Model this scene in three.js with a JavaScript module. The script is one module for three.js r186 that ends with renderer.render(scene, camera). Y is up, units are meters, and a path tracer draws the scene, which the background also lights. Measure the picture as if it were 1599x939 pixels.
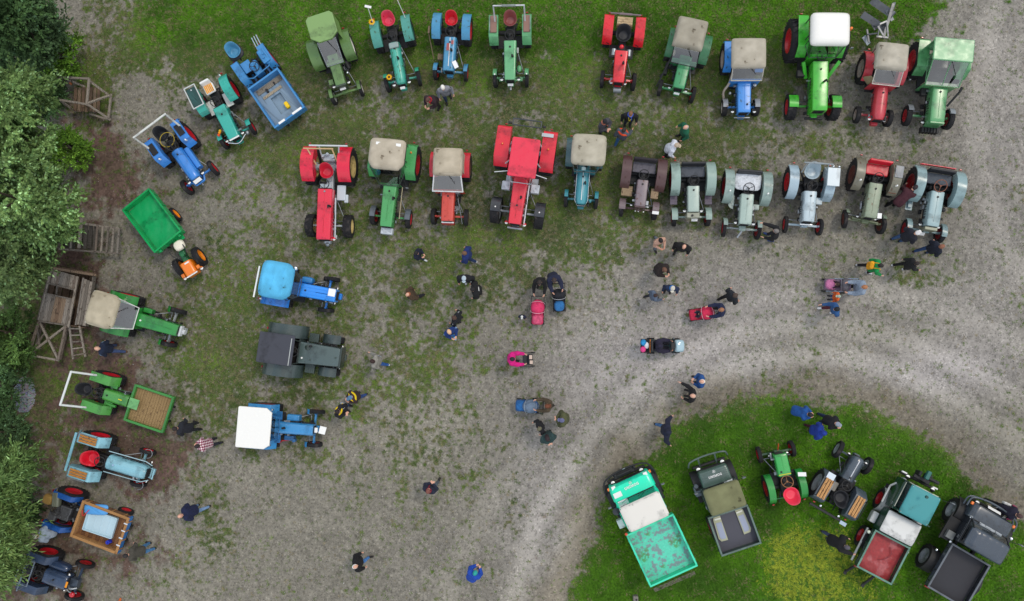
import * as THREE from 'three';
import { mergeGeometries, toCreasedNormals } from 'three/addons/utils/BufferGeometryUtils.js';
import { RoundedBoxGeometry } from 'three/addons/geometries/RoundedBoxGeometry.js';
import { FontLoader } from 'three/addons/loaders/FontLoader.js';
import { TextGeometry } from 'three/addons/geometries/TextGeometry.js';

// ---------- camera, sky, sun, exposure ----------
const W = 1599, H = 939, FOC = 1232;                  // the photograph's frame in pixels, focal length in pixels
const CAM = new THREE.Vector3(2.08, 32, 1.56);        // a drone about 32 m up, looking almost straight down
const scene = new THREE.Scene();
const camera = new THREE.PerspectiveCamera(2 * Math.atan(H / 2 / FOC) * 180 / Math.PI, W / H, 0.5, 900);
camera.position.copy(CAM); camera.up.set(0, 0, -1); camera.lookAt(0, 0, 0);
scene.add(camera);
const renderer = new THREE.WebGLRenderer({ antialias: true });
renderer.toneMapping = THREE.LinearToneMapping;
renderer.toneMappingExposure = 1.06;
renderer.shadowMap.enabled = true;
renderer.setSize(1024, 601);

// ---------- noise and random numbers ----------
function rng(seed) { let a = seed >>> 0; return () => { a = (a + 0x6D2B79F5) >>> 0; let t = Math.imul(a ^ (a >>> 15), 1 | a); t = (t + Math.imul(t ^ (t >>> 7), 61 | t)) ^ t; return ((t ^ (t >>> 14)) >>> 0) / 4294967296; }; }
const hash2 = (x, y) => { let h = Math.imul(x | 0, 374761393) + Math.imul(y | 0, 668265263); h = Math.imul(h ^ (h >>> 13), 1274126177); return ((h ^ (h >>> 16)) >>> 0) / 4294967296; };
function vnoise(x, y) { const i = Math.floor(x), j = Math.floor(y), f = x - i, g = y - j, u = f * f * (3 - 2 * f), v = g * g * (3 - 2 * g); const a = hash2(i, j), b = hash2(i + 1, j), c = hash2(i, j + 1), d = hash2(i + 1, j + 1); return a + (b - a) * u + (c - a) * v + (a - b - c + d) * u * v; }
function fbm(x, y, o = 4) { let s = 0, a = 0.5, n = 0; for (let k = 0; k < o; k++) { s += a * vnoise(x + k * 17.3, y - k * 9.1); n += a; a *= 0.5; x *= 2.03; y *= 2.03; } return s / n; }
const clamp = (v, a = 0, b = 1) => Math.min(b, Math.max(a, v)), lerp = (a, b, t) => a + (b - a) * t, sst = (a, b, x) => { const t = clamp((x - a) / (b - a)); return t * t * (3 - 2 * t); };
const rad = d => d * Math.PI / 180;

{ // an overcast sky with a few thin, bluish openings
  const w = 768, h = 384, d = new Float32Array(w * h * 4);
  for (let j = 0; j < h; j++) for (let i = 0; i < w; i++) {
    const el = (j + 0.5) / h * Math.PI - Math.PI / 2, az = (i + 0.5) / w * Math.PI * 2, y = Math.sin(el), c = Math.cos(el), k = (j * w + i) * 4;
    let r, g, b;
    if (y > 0) {
      const q = 2.2 / (y + 0.35), n = fbm(c * Math.cos(az) * q + 40, c * Math.sin(az) * q + 40, 5), gap = sst(0.56, 0.70, n) * sst(0.05, 0.4, y), lum = 0.72 + 0.40 * sst(0.25, 0.62, fbm(c * Math.cos(az) * q * 1.7 + 9, c * Math.sin(az) * q * 1.7 + 3, 4)) - 0.12 * (1 - y);
      r = lerp(lum * 0.96, 0.36, gap); g = lerp(lum * 1.0, 0.56, gap); b = lerp(lum * 1.07, 0.92, gap);
    } else { r = 0.15; g = 0.17; b = 0.12; }
    d[k] = r; d[k + 1] = g; d[k + 2] = b; d[k + 3] = 1;
  }
  const t = new THREE.DataTexture(d, w, h, THREE.RGBAFormat, THREE.FloatType);
  t.mapping = THREE.EquirectangularReflectionMapping; t.magFilter = THREE.LinearFilter; t.wrapS = THREE.RepeatWrapping; t.needsUpdate = true;
  scene.background = t; scene.environment = t;
}
const sun = new THREE.DirectionalLight(0xfff3e2, 1.1);
sun.position.set(22, 46, -16); sun.castShadow = true; sun.shadow.radius = 24;
Object.assign(sun.shadow.camera, { left: -40, right: 40, top: 40, bottom: -40, near: 1, far: 140 }); sun.shadow.mapSize.set(4096, 4096);
scene.add(sun, sun.target);

// ---------- from the photograph's pixels to places on the ground ----------
const FWD = CAM.clone().negate().normalize(), RGT = new THREE.Vector3().crossVectors(FWD, new THREE.Vector3(0, 0, -1)).normalize(), UPV = new THREE.Vector3().crossVectors(RGT, FWD);
function P(px, py, h = 0) { const v = FWD.clone().addScaledVector(RGT, (px - W / 2) / FOC).addScaledVector(UPV, -(py - H / 2) / FOC); return CAM.clone().addScaledVector(v, (h - CAM.y) / v.y); }
function proj(x, y, z) { const ax = x - CAM.x, ay = y - CAM.y, az = z - CAM.z, d = ax * FWD.x + ay * FWD.y + az * FWD.z; return [W / 2 + FOC * (ax * RGT.x + ay * RGT.y + az * RGT.z) / d, H / 2 - FOC * (ax * UPV.x + ay * UPV.y + az * UPV.z) / d]; }

// ---------- names, labels, meshes ----------
const taken = {};
function numbered(n) { taken[n] = (taken[n] ?? -1) + 1; return taken[n] ? n + '_' + String(taken[n]).padStart(3, '0') : n; }
function tag(o, label, category, group) { if (label) o.userData.label = label; if (category) o.userData.category = category; if (group) o.userData.group = group; return o; }
function thing(name, label, category, pos, turn = 0, group) { const o = new THREE.Group(); o.name = numbered(name); o.position.copy(pos); o.rotation.y = turn; tag(o, label, category, group); scene.add(o); return o; }
const uvRnd = rng(4242);
function boxUV(g) { // texture coordinates in metres, from the side that each face looks to
  const p = g.attributes.position, ou = uvRnd() * 7, ov = uvRnd() * 7, uv = new Float32Array(p.count * 2), a = new THREE.Vector3(), b = new THREE.Vector3(), c = new THREE.Vector3(), n = new THREE.Vector3();
  for (let i = 0; i < p.count; i += 3) {
    a.fromBufferAttribute(p, i); b.fromBufferAttribute(p, i + 1); c.fromBufferAttribute(p, i + 2); n.copy(b).sub(a).cross(c.clone().sub(a)); n.set(Math.abs(n.x), Math.abs(n.y), Math.abs(n.z));
    [a, b, c].forEach((q, k) => { const o = (i + k) * 2; if (n.y >= n.x && n.y >= n.z) { uv[o] = q.x + ou; uv[o + 1] = q.z + ov; } else if (n.x >= n.z) { uv[o] = q.z + ou; uv[o + 1] = q.y + ov; } else { uv[o] = q.x + ou; uv[o + 1] = q.y + ov; } });
  }
  g.setAttribute('uv', new THREE.BufferAttribute(uv, 2)); return g;
}
function join(geos) {
  geos = [geos].flat(9).filter(Boolean).map(g => { g = g.index ? g.toNonIndexed() : g; for (const k of Object.keys(g.attributes)) if (k !== 'position' && k !== 'normal') g.deleteAttribute(k); g.morphAttributes = {}; return g; });
  return boxUV(geos.length > 1 ? mergeGeometries(geos) : geos[0]);
}
let MIR = false;   // extras are written with x to the driver's right and turned over here
function obj(name, geos, mat, parent = scene, pos, rot) {
  const g = geos.isBufferGeometry && geos.attributes.uv && geos.userData.ready ? geos : join(geos);
  if (MIR) { for (const k of ['position', 'normal']) { const a = g.attributes[k].array; for (let i = 0; i < a.length; i += 9) { for (let q = 0; q < 9; q += 3) a[i + q] *= -1; for (let q = 3; q < 6; q++) { const e = a[i + q]; a[i + q] = a[i + q + 3]; a[i + q + 3] = e; } } } if (pos) pos = [-pos[0], pos[1], pos[2]]; if (rot) rot = [rot[0], -rot[1], -rot[2]]; }
  const m = new THREE.Mesh(g, mat); m.name = parent === scene ? numbered(name) : name; m.castShadow = m.receiveShadow = true;
  if (pos) m.position.set(...pos); if (rot) m.rotation.set(...rot);
  parent.add(m); return m;
}
const ready = g => { g = join(g); g.userData.ready = true; return g; };
function struct(name, geos, mat) { const m = obj(name, geos, mat); m.userData.kind = 'structure'; return m; }
// ---------- geometry ----------
const E = new THREE.Euler(), Q = new THREE.Quaternion(), M4 = new THREE.Matrix4();
function put(g, [x, y, z] = [0, 0, 0], [rx, ry, rz] = [0, 0, 0], s = [1, 1, 1]) { return g.applyMatrix4(M4.compose(new THREE.Vector3(x, y, z), Q.setFromEuler(E.set(rx, ry, rz)), new THREE.Vector3(...s))); }
const bx = (w, h, d, p, r, rot) => put(r ? new RoundedBoxGeometry(w, h, d, 1, Math.min(r, w / 2.05, h / 2.05, d / 2.05)) : new THREE.BoxGeometry(w, h, d), p, rot);
const cy = (r1, r2, h, p, rot, n = 12) => put(new THREE.CylinderGeometry(r1, r2, h, n), p, rot);
const sp = (r, p, s, n = 10) => put(new THREE.SphereGeometry(r, n, Math.ceil(n * 0.7)), p, undefined, s);
function bar(a, b, r, n = 7) { const A = new THREE.Vector3(...a), B = new THREE.Vector3(...b), d = B.clone().sub(A), g = new THREE.CylinderGeometry(r, r, d.length(), n); g.applyQuaternion(Q.setFromUnitVectors(new THREE.Vector3(0, 1, 0), d.clone().normalize())); return g.translate(...A.add(B).multiplyScalar(0.5).toArray()); }
function beam(a, b, w, h, roll = 0) { const A = new THREE.Vector3(...a), B = new THREE.Vector3(...b), d = B.clone().sub(A), g = new THREE.BoxGeometry(w, h, d.length()); const m = new THREE.Matrix4().lookAt(B, A, Math.abs(d.clone().normalize().y) > 0.95 ? new THREE.Vector3(0, 0, 1) : new THREE.Vector3(0, 1, 0)); g.rotateZ(roll); g.applyMatrix4(m); return g.translate(...A.add(B).multiplyScalar(0.5).toArray()); }
function tube(pts, r, seg = 24, n = 7, closed = false) { return new THREE.TubeGeometry(new THREE.CatmullRomCurve3(pts.map(p => new THREE.Vector3(...p)), closed, 'centripetal'), seg, r, n, closed); }
function polyTube(pts, r, n = 8) { const o = []; for (let i = 0; i + 1 < pts.length; i++) o.push(bar(pts[i], pts[i + 1], r, n)); for (let i = 1; i + 1 < pts.length; i++) o.push(sp(r * 1.02, pts[i], undefined, 8)); return o; }
const crease = (g, a = 0.6) => toCreasedNormals(g, a);
function loft(sections, cap = true) { // closed sections of equal point count, each an array of [x, y, z]
  const n = sections[0].length, v = [], tri = (a, b, c) => v.push(...a, ...b, ...c);
  for (let s = 0; s + 1 < sections.length; s++) for (let i = 0; i < n; i++) { const a = sections[s][i], b = sections[s][(i + 1) % n], c = sections[s + 1][(i + 1) % n], d = sections[s + 1][i]; tri(a, b, c); tri(a, c, d); }
  if (cap) for (const [S, f] of [[sections[0], 1], [sections[sections.length - 1], 0]]) { const m = [0, 1, 2].map(k => S.reduce((q, p) => q + p[k], 0) / n); for (let i = 0; i < n; i++) f ? tri(S[(i + 1) % n], S[i], m) : tri(S[i], S[(i + 1) % n], m); }
  const g = new THREE.BufferGeometry(); g.setAttribute('position', new THREE.Float32BufferAttribute(v, 3)); g.computeVertexNormals(); return g;
}
function rrect(w, y0, y1, rt, rb, z, n = 5) { // rounded rectangle across x, from y0 to y1
  const o = [], c = (x, y, r, a) => { for (let i = 0; i <= n; i++) { const t = a + i / n * Math.PI / 2; o.push([x + Math.cos(t) * r, y + Math.sin(t) * r, z]); } };
  rt = Math.min(rt, w / 2 - 1e-3, y1 - y0 - 1e-3); rb = Math.min(rb, w / 2 - 1e-3, y1 - y0 - rt - 1e-3);
  c(w / 2 - rt, y1 - rt, rt, 0); c(-w / 2 + rt, y1 - rt, rt, Math.PI / 2); c(-w / 2 + rb, y0 + rb, rb, Math.PI); c(w / 2 - rb, y0 + rb, rb, Math.PI * 1.5);
  return o;
}
function ribbon(pts, t, w, x = 0) { // a strip of thickness t along the profile pts [z, y], w wide across x
  const up = [], dn = [], n = pts.length;
  pts.forEach((p, i) => { const a = pts[Math.max(0, i - 1)], b = pts[Math.min(n - 1, i + 1)], l = Math.hypot(b[0] - a[0], b[1] - a[1]) || 1, nx = -(b[1] - a[1]) / l, ny = (b[0] - a[0]) / l; up.push(p); dn.push([p[0] - nx * t, p[1] - ny * t]); });
  const sec = s => up.concat(dn.slice().reverse()).map(p => [s, p[1], p[0]]);
  const S = [sec(x - w / 2), sec(x + w / 2)], v = [], tri = (a, b, c) => v.push(...a, ...b, ...c), m = 2 * n;
  for (let i = 0; i < m; i++) { const a = S[0][i], b = S[0][(i + 1) % m], c = S[1][(i + 1) % m], d = S[1][i]; tri(a, b, c); tri(a, c, d); }
  for (let s = 0; s < 2; s++) for (let i = 0; i + 1 < n; i++) { const a = S[s][i], b = S[s][i + 1], c = S[s][m - 2 - i], d = S[s][m - 1 - i]; s ? (tri(a, d, c), tri(a, c, b)) : (tri(a, b, c), tri(a, c, d)); }
  const g = new THREE.BufferGeometry(); g.setAttribute('position', new THREE.Float32BufferAttribute(v, 3)); g.computeVertexNormals();
  return crease(g, 0.7);
}
function arcPts(cz, cyy, r, a0, a1, n = 14) { const o = []; for (let i = 0; i <= n; i++) { const a = rad(lerp(a0, a1, i / n)); o.push([cz + Math.cos(a) * r, cyy + Math.sin(a) * r]); } return o; }
function slab(pts, y, t, bev = 0.02) { // a plate of outline pts [x, z] from y upwards
  const s = new THREE.Shape(pts.map(p => new THREE.Vector2(p[0], -p[1]))); const g = new THREE.ExtrudeGeometry(s, { depth: Math.max(0.002, t - 2 * bev), bevelEnabled: bev > 0, bevelSize: bev, bevelThickness: bev, bevelOffset: -bev, bevelSegments: 2, curveSegments: 6 });
  return g.rotateX(-Math.PI / 2).translate(0, y + bev, 0);
}
// ---------- materials ----------
const lin = c => new THREE.Color(c);
function noiseTex(size, f, repeat, srgb = true) {
  const d = new Uint8Array(size * size * 4);
  for (let j = 0; j < size; j++) for (let i = 0; i < size; i++) { const v = f(i / size, j / size), k = (j * size + i) * 4, c = Array.isArray(v) ? v : [v, v, v]; for (let q = 0; q < 3; q++) d[k + q] = clamp(c[q]) * 255; d[k + 3] = 255; }
  const t = new THREE.DataTexture(d, size, size); t.wrapS = t.wrapT = THREE.RepeatWrapping; t.magFilter = THREE.LinearFilter; t.minFilter = THREE.LinearMipmapLinearFilter; t.generateMipmaps = true; if (srgb) t.colorSpace = THREE.SRGBColorSpace; if (repeat) t.repeat.set(repeat, repeat); t.needsUpdate = true; return t;
}
function tfbm(u, v, f, o = 4, s = 0) { // tiling noise
  let r = 0, a = 0.5, n = 0; for (let k = 0; k < o; k++) { const x = u * f, y = v * f, i = Math.floor(x), j = Math.floor(y), p = x - i, q = y - j, U = p * p * (3 - 2 * p), V = q * q * (3 - 2 * q), h = (a, b) => hash2(((a % f) + f) % f + s * 71 + k * 131, ((b % f) + f) % f + k * 37); const A = h(i, j), B = h(i + 1, j), C = h(i, j + 1), D = h(i + 1, j + 1); r += a * (A + (B - A) * U + (C - A) * V + (A - B - C + D) * U * V); n += a; a *= 0.5; f *= 2; } return r / n;
}
// worn paint: chalky and dirty patches; canvas: weave and stains; dirt for tyres
const T_WEAR = noiseTex(256, (u, v) => { const a = tfbm(u, v, 5, 5), b = tfbm(u, v, 24, 3, 2); return 0.99 - 0.14 * sst(0.45, 0.78, a) - 0.16 * sst(0.62, 0.74, b) * sst(0.5, 0.65, a); }, 0.7);
const T_WEAR_R = noiseTex(256, (u, v) => { const a = tfbm(u, v, 6, 5, 5); return 0.45 + 0.55 * a; }, 0.9, false);
const T_CANVAS = noiseTex(256, (u, v) => { const a = tfbm(u, v, 3, 5, 1), b = tfbm(u, v, 9, 4, 7), w = 0.03 * (((Math.floor(u * 128) + Math.floor(v * 128)) & 1) - 0.5), s = 0.38 * sst(0.62, 0.76, b) * sst(0.45, 0.62, a); return [1.0 - 0.3 * a - s + w, 1.0 - 0.31 * a - s * 1.06 + w, 1.0 - 0.33 * a - s * 1.15 + w]; }, 0.8);
const T_RUB = noiseTex(256, (u, v) => { const a = tfbm(u, v, 6, 5, 4), m = sst(0.5, 0.75, a); return [lerp(0.55, 1, m), lerp(0.55, 0.94, m), lerp(0.56, 0.85, m)]; }, 1.1);
const T_FABRIC = noiseTex(128, (u, v) => 0.86 + 0.14 * tfbm(u, v, 16, 3) - 0.12 * sst(0.5, 0.7, tfbm(u, v, 4, 3, 3)), 2);
const T_WOOD = noiseTex(256, (u, v) => { const g = tfbm(u * 1, v, 3, 4), s = Math.sin((u * 16 + g * 3) * Math.PI * 2), k = tfbm(u, v, 12, 4, 3); return [0.84 + 0.10 * s - 0.25 * sst(0.6, 0.75, k), 0.82 + 0.10 * s - 0.27 * sst(0.6, 0.75, k), 0.80 + 0.10 * s - 0.28 * sst(0.6, 0.75, k)]; }, 1);
const mats = {};
function mk(key, f) { return mats[key] ??= f(); }
const T_OLD = noiseTex(256, (u, v) => { const a = tfbm(u, v, 4, 5, 11), b = tfbm(u, v, 20, 4, 12), m = 0.55 * sst(0.5, 0.72, a) * sst(0.35, 0.6, b), q = sst(0.60, 0.70, b * 0.6 + a * 0.4), f = 0.9 + 0.12 * b; return [lerp(f - 0.14 * m, 0.62, q * 0.7), lerp(f - 0.2 * m, 0.46, q * 0.8), lerp(f - 0.24 * m, 0.34, q * 0.8)]; }, 1.1);
let OLD = false;   // weathered vehicles: faded, scuffed and rust-flecked paint
const paint = (c, rough = 0.42) => mk('p' + c + rough + OLD, () => new THREE.MeshPhysicalMaterial({ color: c, roughness: OLD ? Math.max(rough, 0.55) : rough, map: OLD ? T_OLD : T_WEAR, roughnessMap: T_WEAR_R, clearcoat: rough < 0.4 ? 0.5 : 0.15, clearcoatRoughness: 0.25, side: THREE.DoubleSide }));
const plain = (c, rough = 0.7, metal = 0) => mk('q' + c + rough + metal, () => new THREE.MeshStandardMaterial({ color: c, roughness: rough, metalness: metal, side: THREE.DoubleSide }));
const canvasM = c => mk('c' + c, () => new THREE.MeshStandardMaterial({ color: c, roughness: 0.9, map: T_CANVAS, bumpMap: T_CANVAS, bumpScale: 0.004, side: THREE.DoubleSide }));
const cloth = c => mk('f' + c, () => new THREE.MeshStandardMaterial({ color: c, roughness: 0.95, map: T_FABRIC, side: THREE.DoubleSide }));
const wood = c => mk('w' + c, () => new THREE.MeshStandardMaterial({ color: c, roughness: 0.85, map: T_WOOD, bumpMap: T_WOOD, bumpScale: 0.004 }));
const RUBBER = mk('rub', () => new THREE.MeshStandardMaterial({ color: '#35353a', roughness: 0.85, map: T_RUB }));
const IRON = mk('iron', () => new THREE.MeshStandardMaterial({ color: '#2b2b2c', roughness: 0.6, metalness: 0.3, map: T_WEAR }));
const STEEL = mk('steel', () => new THREE.MeshStandardMaterial({ color: '#9ba0a4', roughness: 0.4, metalness: 0.7, map: T_WEAR }));
const CHROME = mk('chrome', () => new THREE.MeshStandardMaterial({ color: '#dfe3e6', roughness: 0.18, metalness: 1 }));
const BLACK = mk('black', () => new THREE.MeshStandardMaterial({ color: '#1b1b1d', roughness: 0.6 }));
const LEATHER = mk('leather', () => new THREE.MeshStandardMaterial({ color: '#25262b', roughness: 0.55, map: T_FABRIC }));
const WPAINT = mk('wpaint', () => new THREE.MeshPhysicalMaterial({ color: '#ebe9e2', roughness: 0.35, roughnessMap: T_WEAR_R, clearcoat: 0.3 }));
const WHITE = mk('white', () => new THREE.MeshStandardMaterial({ color: '#e9e9e6', roughness: 0.6 }));
const GLASS = mk('glass', () => new THREE.MeshPhysicalMaterial({ color: '#dfe9ea', roughness: 0.03, transmission: 1, thickness: 0, ior: 2.33 }));
const LENS = mk('lens', () => new THREE.MeshPhysicalMaterial({ color: '#f4f4f0', roughness: 0.12, metalness: 0.0, clearcoat: 1 }));
const AMBER = mk('amber', () => new THREE.MeshPhysicalMaterial({ color: '#f07818', roughness: 0.25, clearcoat: 1 }));
// ---------- the ground: gravel yard, worn grass, bare soil, all one sheet ----------
// where things grow, in the photograph's pixels: blobs [x, y, reach across, reach down, amount]
const GRASS = [[330, 40, 150, 75, 1.1], [640, 10, 280, 75, 1.0], [950, 5, 230, 75, 1.0], [1180, 20, 150, 95, 1.0], [1390, 15, 95, 60, 1.2], [300, 100, 70, 30, .3], [480, 130, 90, 60, .42], [690, 110, 130, 55, .4], [900, 140, 240, 70, .42], [1130, 150, 100, 70, .36], [620, 190, 220, 45, .42], [1060, 230, 260, 45, .4], [400, 430, 90, 110, .42], [370, 590, 100, 110, .5], [560, 540, 170, 130, .42], [640, 650, 130, 80, .26], [300, 640, 60, 140, .36], [560, 380, 230, 60, .42], [720, 480, 130, 110, .34], [850, 390, 170, 55, .42], [1300, 230, 60, 40, .25], [60, 640, 120, 140, .5], [330, 830, 60, 60, .34], [240, 890, 90, 40, .2], [145, 140, 40, 70, .9], [45, 480, 90, 140, .5], [1430, 300, 60, 25, .16], [1520, 310, 40, 45, .4], [1400, 410, 110, 50, .26], [1430, 470, 60, 40, .26], [700, 740, 120, 60, .18], [520, 720, 110, 50, .28], [290, 480, 60, 70, .34], [210, 230, 25, 50, .3], [480, 240, 200, 50, .42], [760, 300, 280, 70, .52], [1000, 310, 160, 60, .5], [1480, 660, 60, 30, .14], [1250, 590, 140, 22, .2], [450, 230, 60, 60, .3], [700, 95, 330, 50, .3], [1080, 120, 200, 50, .26], [800, 215, 330, 50, .16]];
const SOIL = [[165, 245, 40, 60, .9], [205, 290, 80, 40, .6], [140, 590, 90, 50, .8], [170, 670, 110, 80, .8], [110, 480, 90, 110, .8], [70, 390, 80, 70, .8], [250, 730, 60, 70, .8], [40, 900, 120, 120, .7], [180, 870, 90, 50, .4], [420, 610, 30, 50, .3], [130, 160, 60, 50, .5], [30, 640, 60, 200, .7]];
const PALE = [[1570, 200, 110, 380, .5], [1250, 470, 340, 50, .35], [980, 600, 150, 90, .5], [860, 790, 90, 180, .55], [1480, 570, 140, 60, .45], [1080, 540, 170, 60, .45], [700, 880, 120, 80, .12], [1330, 590, 220, 40, .35], [1100, 430, 200, 60, .25]];
const TRACKS = [[[1640, 655], [1500, 568], [1380, 522], [1260, 504], [1130, 524], [1010, 590], [915, 690], [835, 820], [795, 960]], [[1640, 720], [1500, 628], [1400, 575], [1290, 550], [1165, 565], [1060, 612], [965, 700], [897, 820], [860, 960]], [[1640, 560], [1500, 490], [1360, 452], [1200, 462], [1060, 505], [950, 580], [830, 690], [740, 820], [690, 960]], [[1660, 480], [1560, 380], [1520, 200], [1560, -20]]];
const EDGE = [[870, 960], [905, 868], [938, 796], [985, 722], [1056, 664], [1150, 628], [1240, 614], [1330, 628], [1420, 668], [1500, 724], [1556, 782], [1640, 850]];   // where the gravel ends and the grass island starts
const blob = (L, x, y) => { let s = 0; for (const [a, b, c, d, v] of L) { const p = (x - a) / c, q = (y - b) / d, e = p * p + q * q; if (e < 7) s += v * Math.exp(-e); } return s; };
function segDist(L, x, y) { let m = 1e9; for (let i = 0; i + 1 < L.length; i++) { const [a, b] = L[i], [c, d] = L[i + 1], dx = c - a, dy = d - b, t = clamp(((x - a) * dx + (y - b) * dy) / (dx * dx + dy * dy)); m = Math.min(m, Math.hypot(x - a - dx * t, y - b - dy * t)); } return m; }
function inIsland(x, y) { let c = false; const Q = EDGE.concat([[1700, 1100], [800, 1100]]); for (let i = 0, j = Q.length - 1; i < Q.length; j = i++) { const [a, b] = Q[i], [d, e] = Q[j]; if ((b > y) !== (e > y) && x < (d - a) * (y - b) / (e - b) + a) c = !c; } return c; }
function cover(px, py) { // {grass, soil, pale, isl} at a place
  const wob = (fbm(px / 42, py / 42, 4) - 0.5), d = segDist(EDGE, px, py) * (inIsland(px, py) ? 1 : -1), isl = sst(-22, 40, d + wob * 34 + 10 * (fbm(px / 9, py / 9, 2) - 0.5));
  const tr = TRACKS.reduce((m, t, i) => Math.max(m, (i > 1 ? 0.6 : 1) * (1 - sst(4, 26, segDist(t, px, py) + wob * 12))), 0) * (1 - isl), worn = sst(-62, -6, d + wob * 60) * (1 - isl);
  const rightEdge = sst(1500, 1440, px + (py - 30) * 0.75 + wob * 60);
  let g = blob(GRASS, px, py) * lerp(1, rightEdge, sst(1300, 1420, px) * sst(140, 80, py)); g = Math.max(0, g - 0.8 * tr);
  return { grass: Math.max(g, isl * 1.3), isl, soil: blob(SOIL, px, py) * (1 - isl), pale: blob(PALE, px, py) * (1 - isl) * (1 - worn), worn, tr, top: sst(150, 30, py + wob * 120) * sst(180, 260, px) };
}
const GX0 = -25, GX1 = 25, GZ0 = -15.5, GZ1 = 15.5;
// the cover on a coarse grid, read back by the texture, the grass and the stones
const CG = 0.125, CW = Math.round((GX1 - GX0) / CG) + 1, CH = Math.round((GZ1 - GZ0) / CG) + 1, CK = ['grass', 'isl', 'soil', 'pale', 'tr', 'top', 'worn'], CV = CK.map(() => new Float32Array(CW * CH));
for (let j = 0; j < CH; j++) for (let i = 0; i < CW; i++) { const [px, py] = proj(GX0 + i * CG, 0, GZ0 + j * CG), c = cover(px, py); CK.forEach((k, q) => { CV[q][j * CW + i] = c[k]; }); }
function ground(x, z) { const a = clamp((x - GX0) / CG, 0, CW - 1.001), b = clamp((z - GZ0) / CG, 0, CH - 1.001), i = a | 0, j = b | 0, u = a - i, v = b - j, o = {}; CK.forEach((k, q) => { const A = CV[q], n = j * CW + i; o[k] = (A[n] * (1 - u) + A[n + 1] * u) * (1 - v) + (A[n + CW] * (1 - u) + A[n + CW + 1] * u) * v; }); return o; }
function turf(x, z, c) { // how much grass stands at a spot, patchy: 0 none, 1 closed turf
  const nm = fbm(x * 1.1 + 50, z * 1.1 + 50, 3), nh = fbm(x * 6.5 + 11, z * 6.5 + 7, 3), nf = vnoise(x * 17 + 3, z * 17 + 5); return sst(-0.24, 0.26, c.grass - 0.52 + (nm - 0.5) * 0.9 + (nh - 0.5) * 1.25 + (nf - 0.5) * 0.35);
}
const T_GROUND = (() => {
  const w = 2048, h = 1270, d = new Uint8Array(w * h * 4), enc = v => { v = clamp(v); return (v <= 0.0031308 ? v * 12.92 : 1.055 * Math.pow(v, 1 / 2.4) - 0.055) * 255; };
  for (let j = 0; j < h; j++) for (let i = 0; i < w; i++) {
    const x = lerp(GX0, GX1, (i + 0.5) / w), z = lerp(GZ1, GZ0, (j + 0.5) / h), c = ground(x, z), t = turf(x, z, c);
    const s1 = hash2(i, j), s2 = vnoise(i * 0.43, j * 0.43), s3 = vnoise(i * 0.16 + 7, j * 0.16), mid = fbm(x * 0.9, z * 0.9, 4), big = fbm(x * 0.22 + 5, z * 0.22, 3);
    // gravel: grey-brown stones with pale and dark ones among them, finer where wheels have pressed it
    const fine = clamp(c.tr * 0.9 + c.pale * 0.35); let k = lerp(0.60, 0.80, fine) + lerp(0.42, 0.2, fine) * s2 + lerp(0.34, 0.18, fine) * s3 + 0.16 * (s1 - 0.5); if (hash2(i >> 1, j >> 1) > 0.95) k *= 1.35; if (hash2((i + 5) >> 1, (j + 3) >> 1) > 0.93) k *= 0.68;
    const streak = fbm(x * 0.35 + z * 0.3 + 9, z * 1.1 - x * 0.2, 4), gr = lerp(0.200, 0.305, clamp(c.pale + (mid - 0.5) * 0.7 + (streak - 0.5) * 0.4)) * (0.84 + 0.32 * big) * (1 + 0.36 * c.tr) * (1 - 0.22 * c.worn);
    let R = gr * 1.05 * k, G = gr * 0.975 * k, B = gr * lerp(0.80, 0.915, clamp(c.pale * 1.4)) * k; R *= 1 + 0.06 * c.worn; B *= 1 - 0.06 * c.worn;
    // bare soil
    const so = sst(0.3, 0.7, c.soil * 0.85 + (mid - 0.5) * 0.6 + (fbm(x * 3, z * 3, 4) - 0.5) * 1.0), sk = 0.4 + 0.6 * s2 + 0.5 * s3, hu = fbm(x * 0.7 + 60, z * 0.7, 3); R = lerp(R, lerp(0.085, 0.155, hu) * sk, so * 0.93); G = lerp(G, lerp(0.060, 0.092, hu) * sk, so * 0.93); B = lerp(B, lerp(0.042, 0.080, hu) * sk, so * 0.93);
    // turf under the blades: moss, dry stalks, green
    const dry = sst(0.4, 0.62, fbm(x * 1.8 + 77, z * 1.8, 4)) * 0.6 * (1 - c.isl) * (1 - 0.7 * c.top), gk = 0.45 + 0.7 * s2 + 0.5 * s3;
    const lush = clamp(c.isl + c.top); let gr2 = [lerp(0.078, 0.052, lush), lerp(0.105, 0.135, lush), lerp(0.034, 0.012, lush)]; gr2 = [lerp(gr2[0], 0.115, dry), lerp(gr2[1], 0.10, dry), lerp(gr2[2], 0.058, dry)];
    R = lerp(R, gr2[0] * gk, t * 0.92); G = lerp(G, gr2[1] * gk, t * 0.92); B = lerp(B, gr2[2] * gk, t * 0.92);
    const o = (j * w + i) * 4; d[o] = enc(R); d[o + 1] = enc(G); d[o + 2] = enc(B); d[o + 3] = 255;
  }
  const t = new THREE.DataTexture(d, w, h); t.magFilter = THREE.LinearFilter; t.minFilter = THREE.LinearMipmapLinearFilter; t.generateMipmaps = true; t.colorSpace = THREE.SRGBColorSpace; t.needsUpdate = true; return t;
})();
const T_BUMP = noiseTex(512, (u, v) => 0.5 * tfbm(u, v, 64, 3) + 0.5 * tfbm(u, v, 12, 3, 2), 1, false); T_BUMP.repeat.set(12, 7.5);
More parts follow.
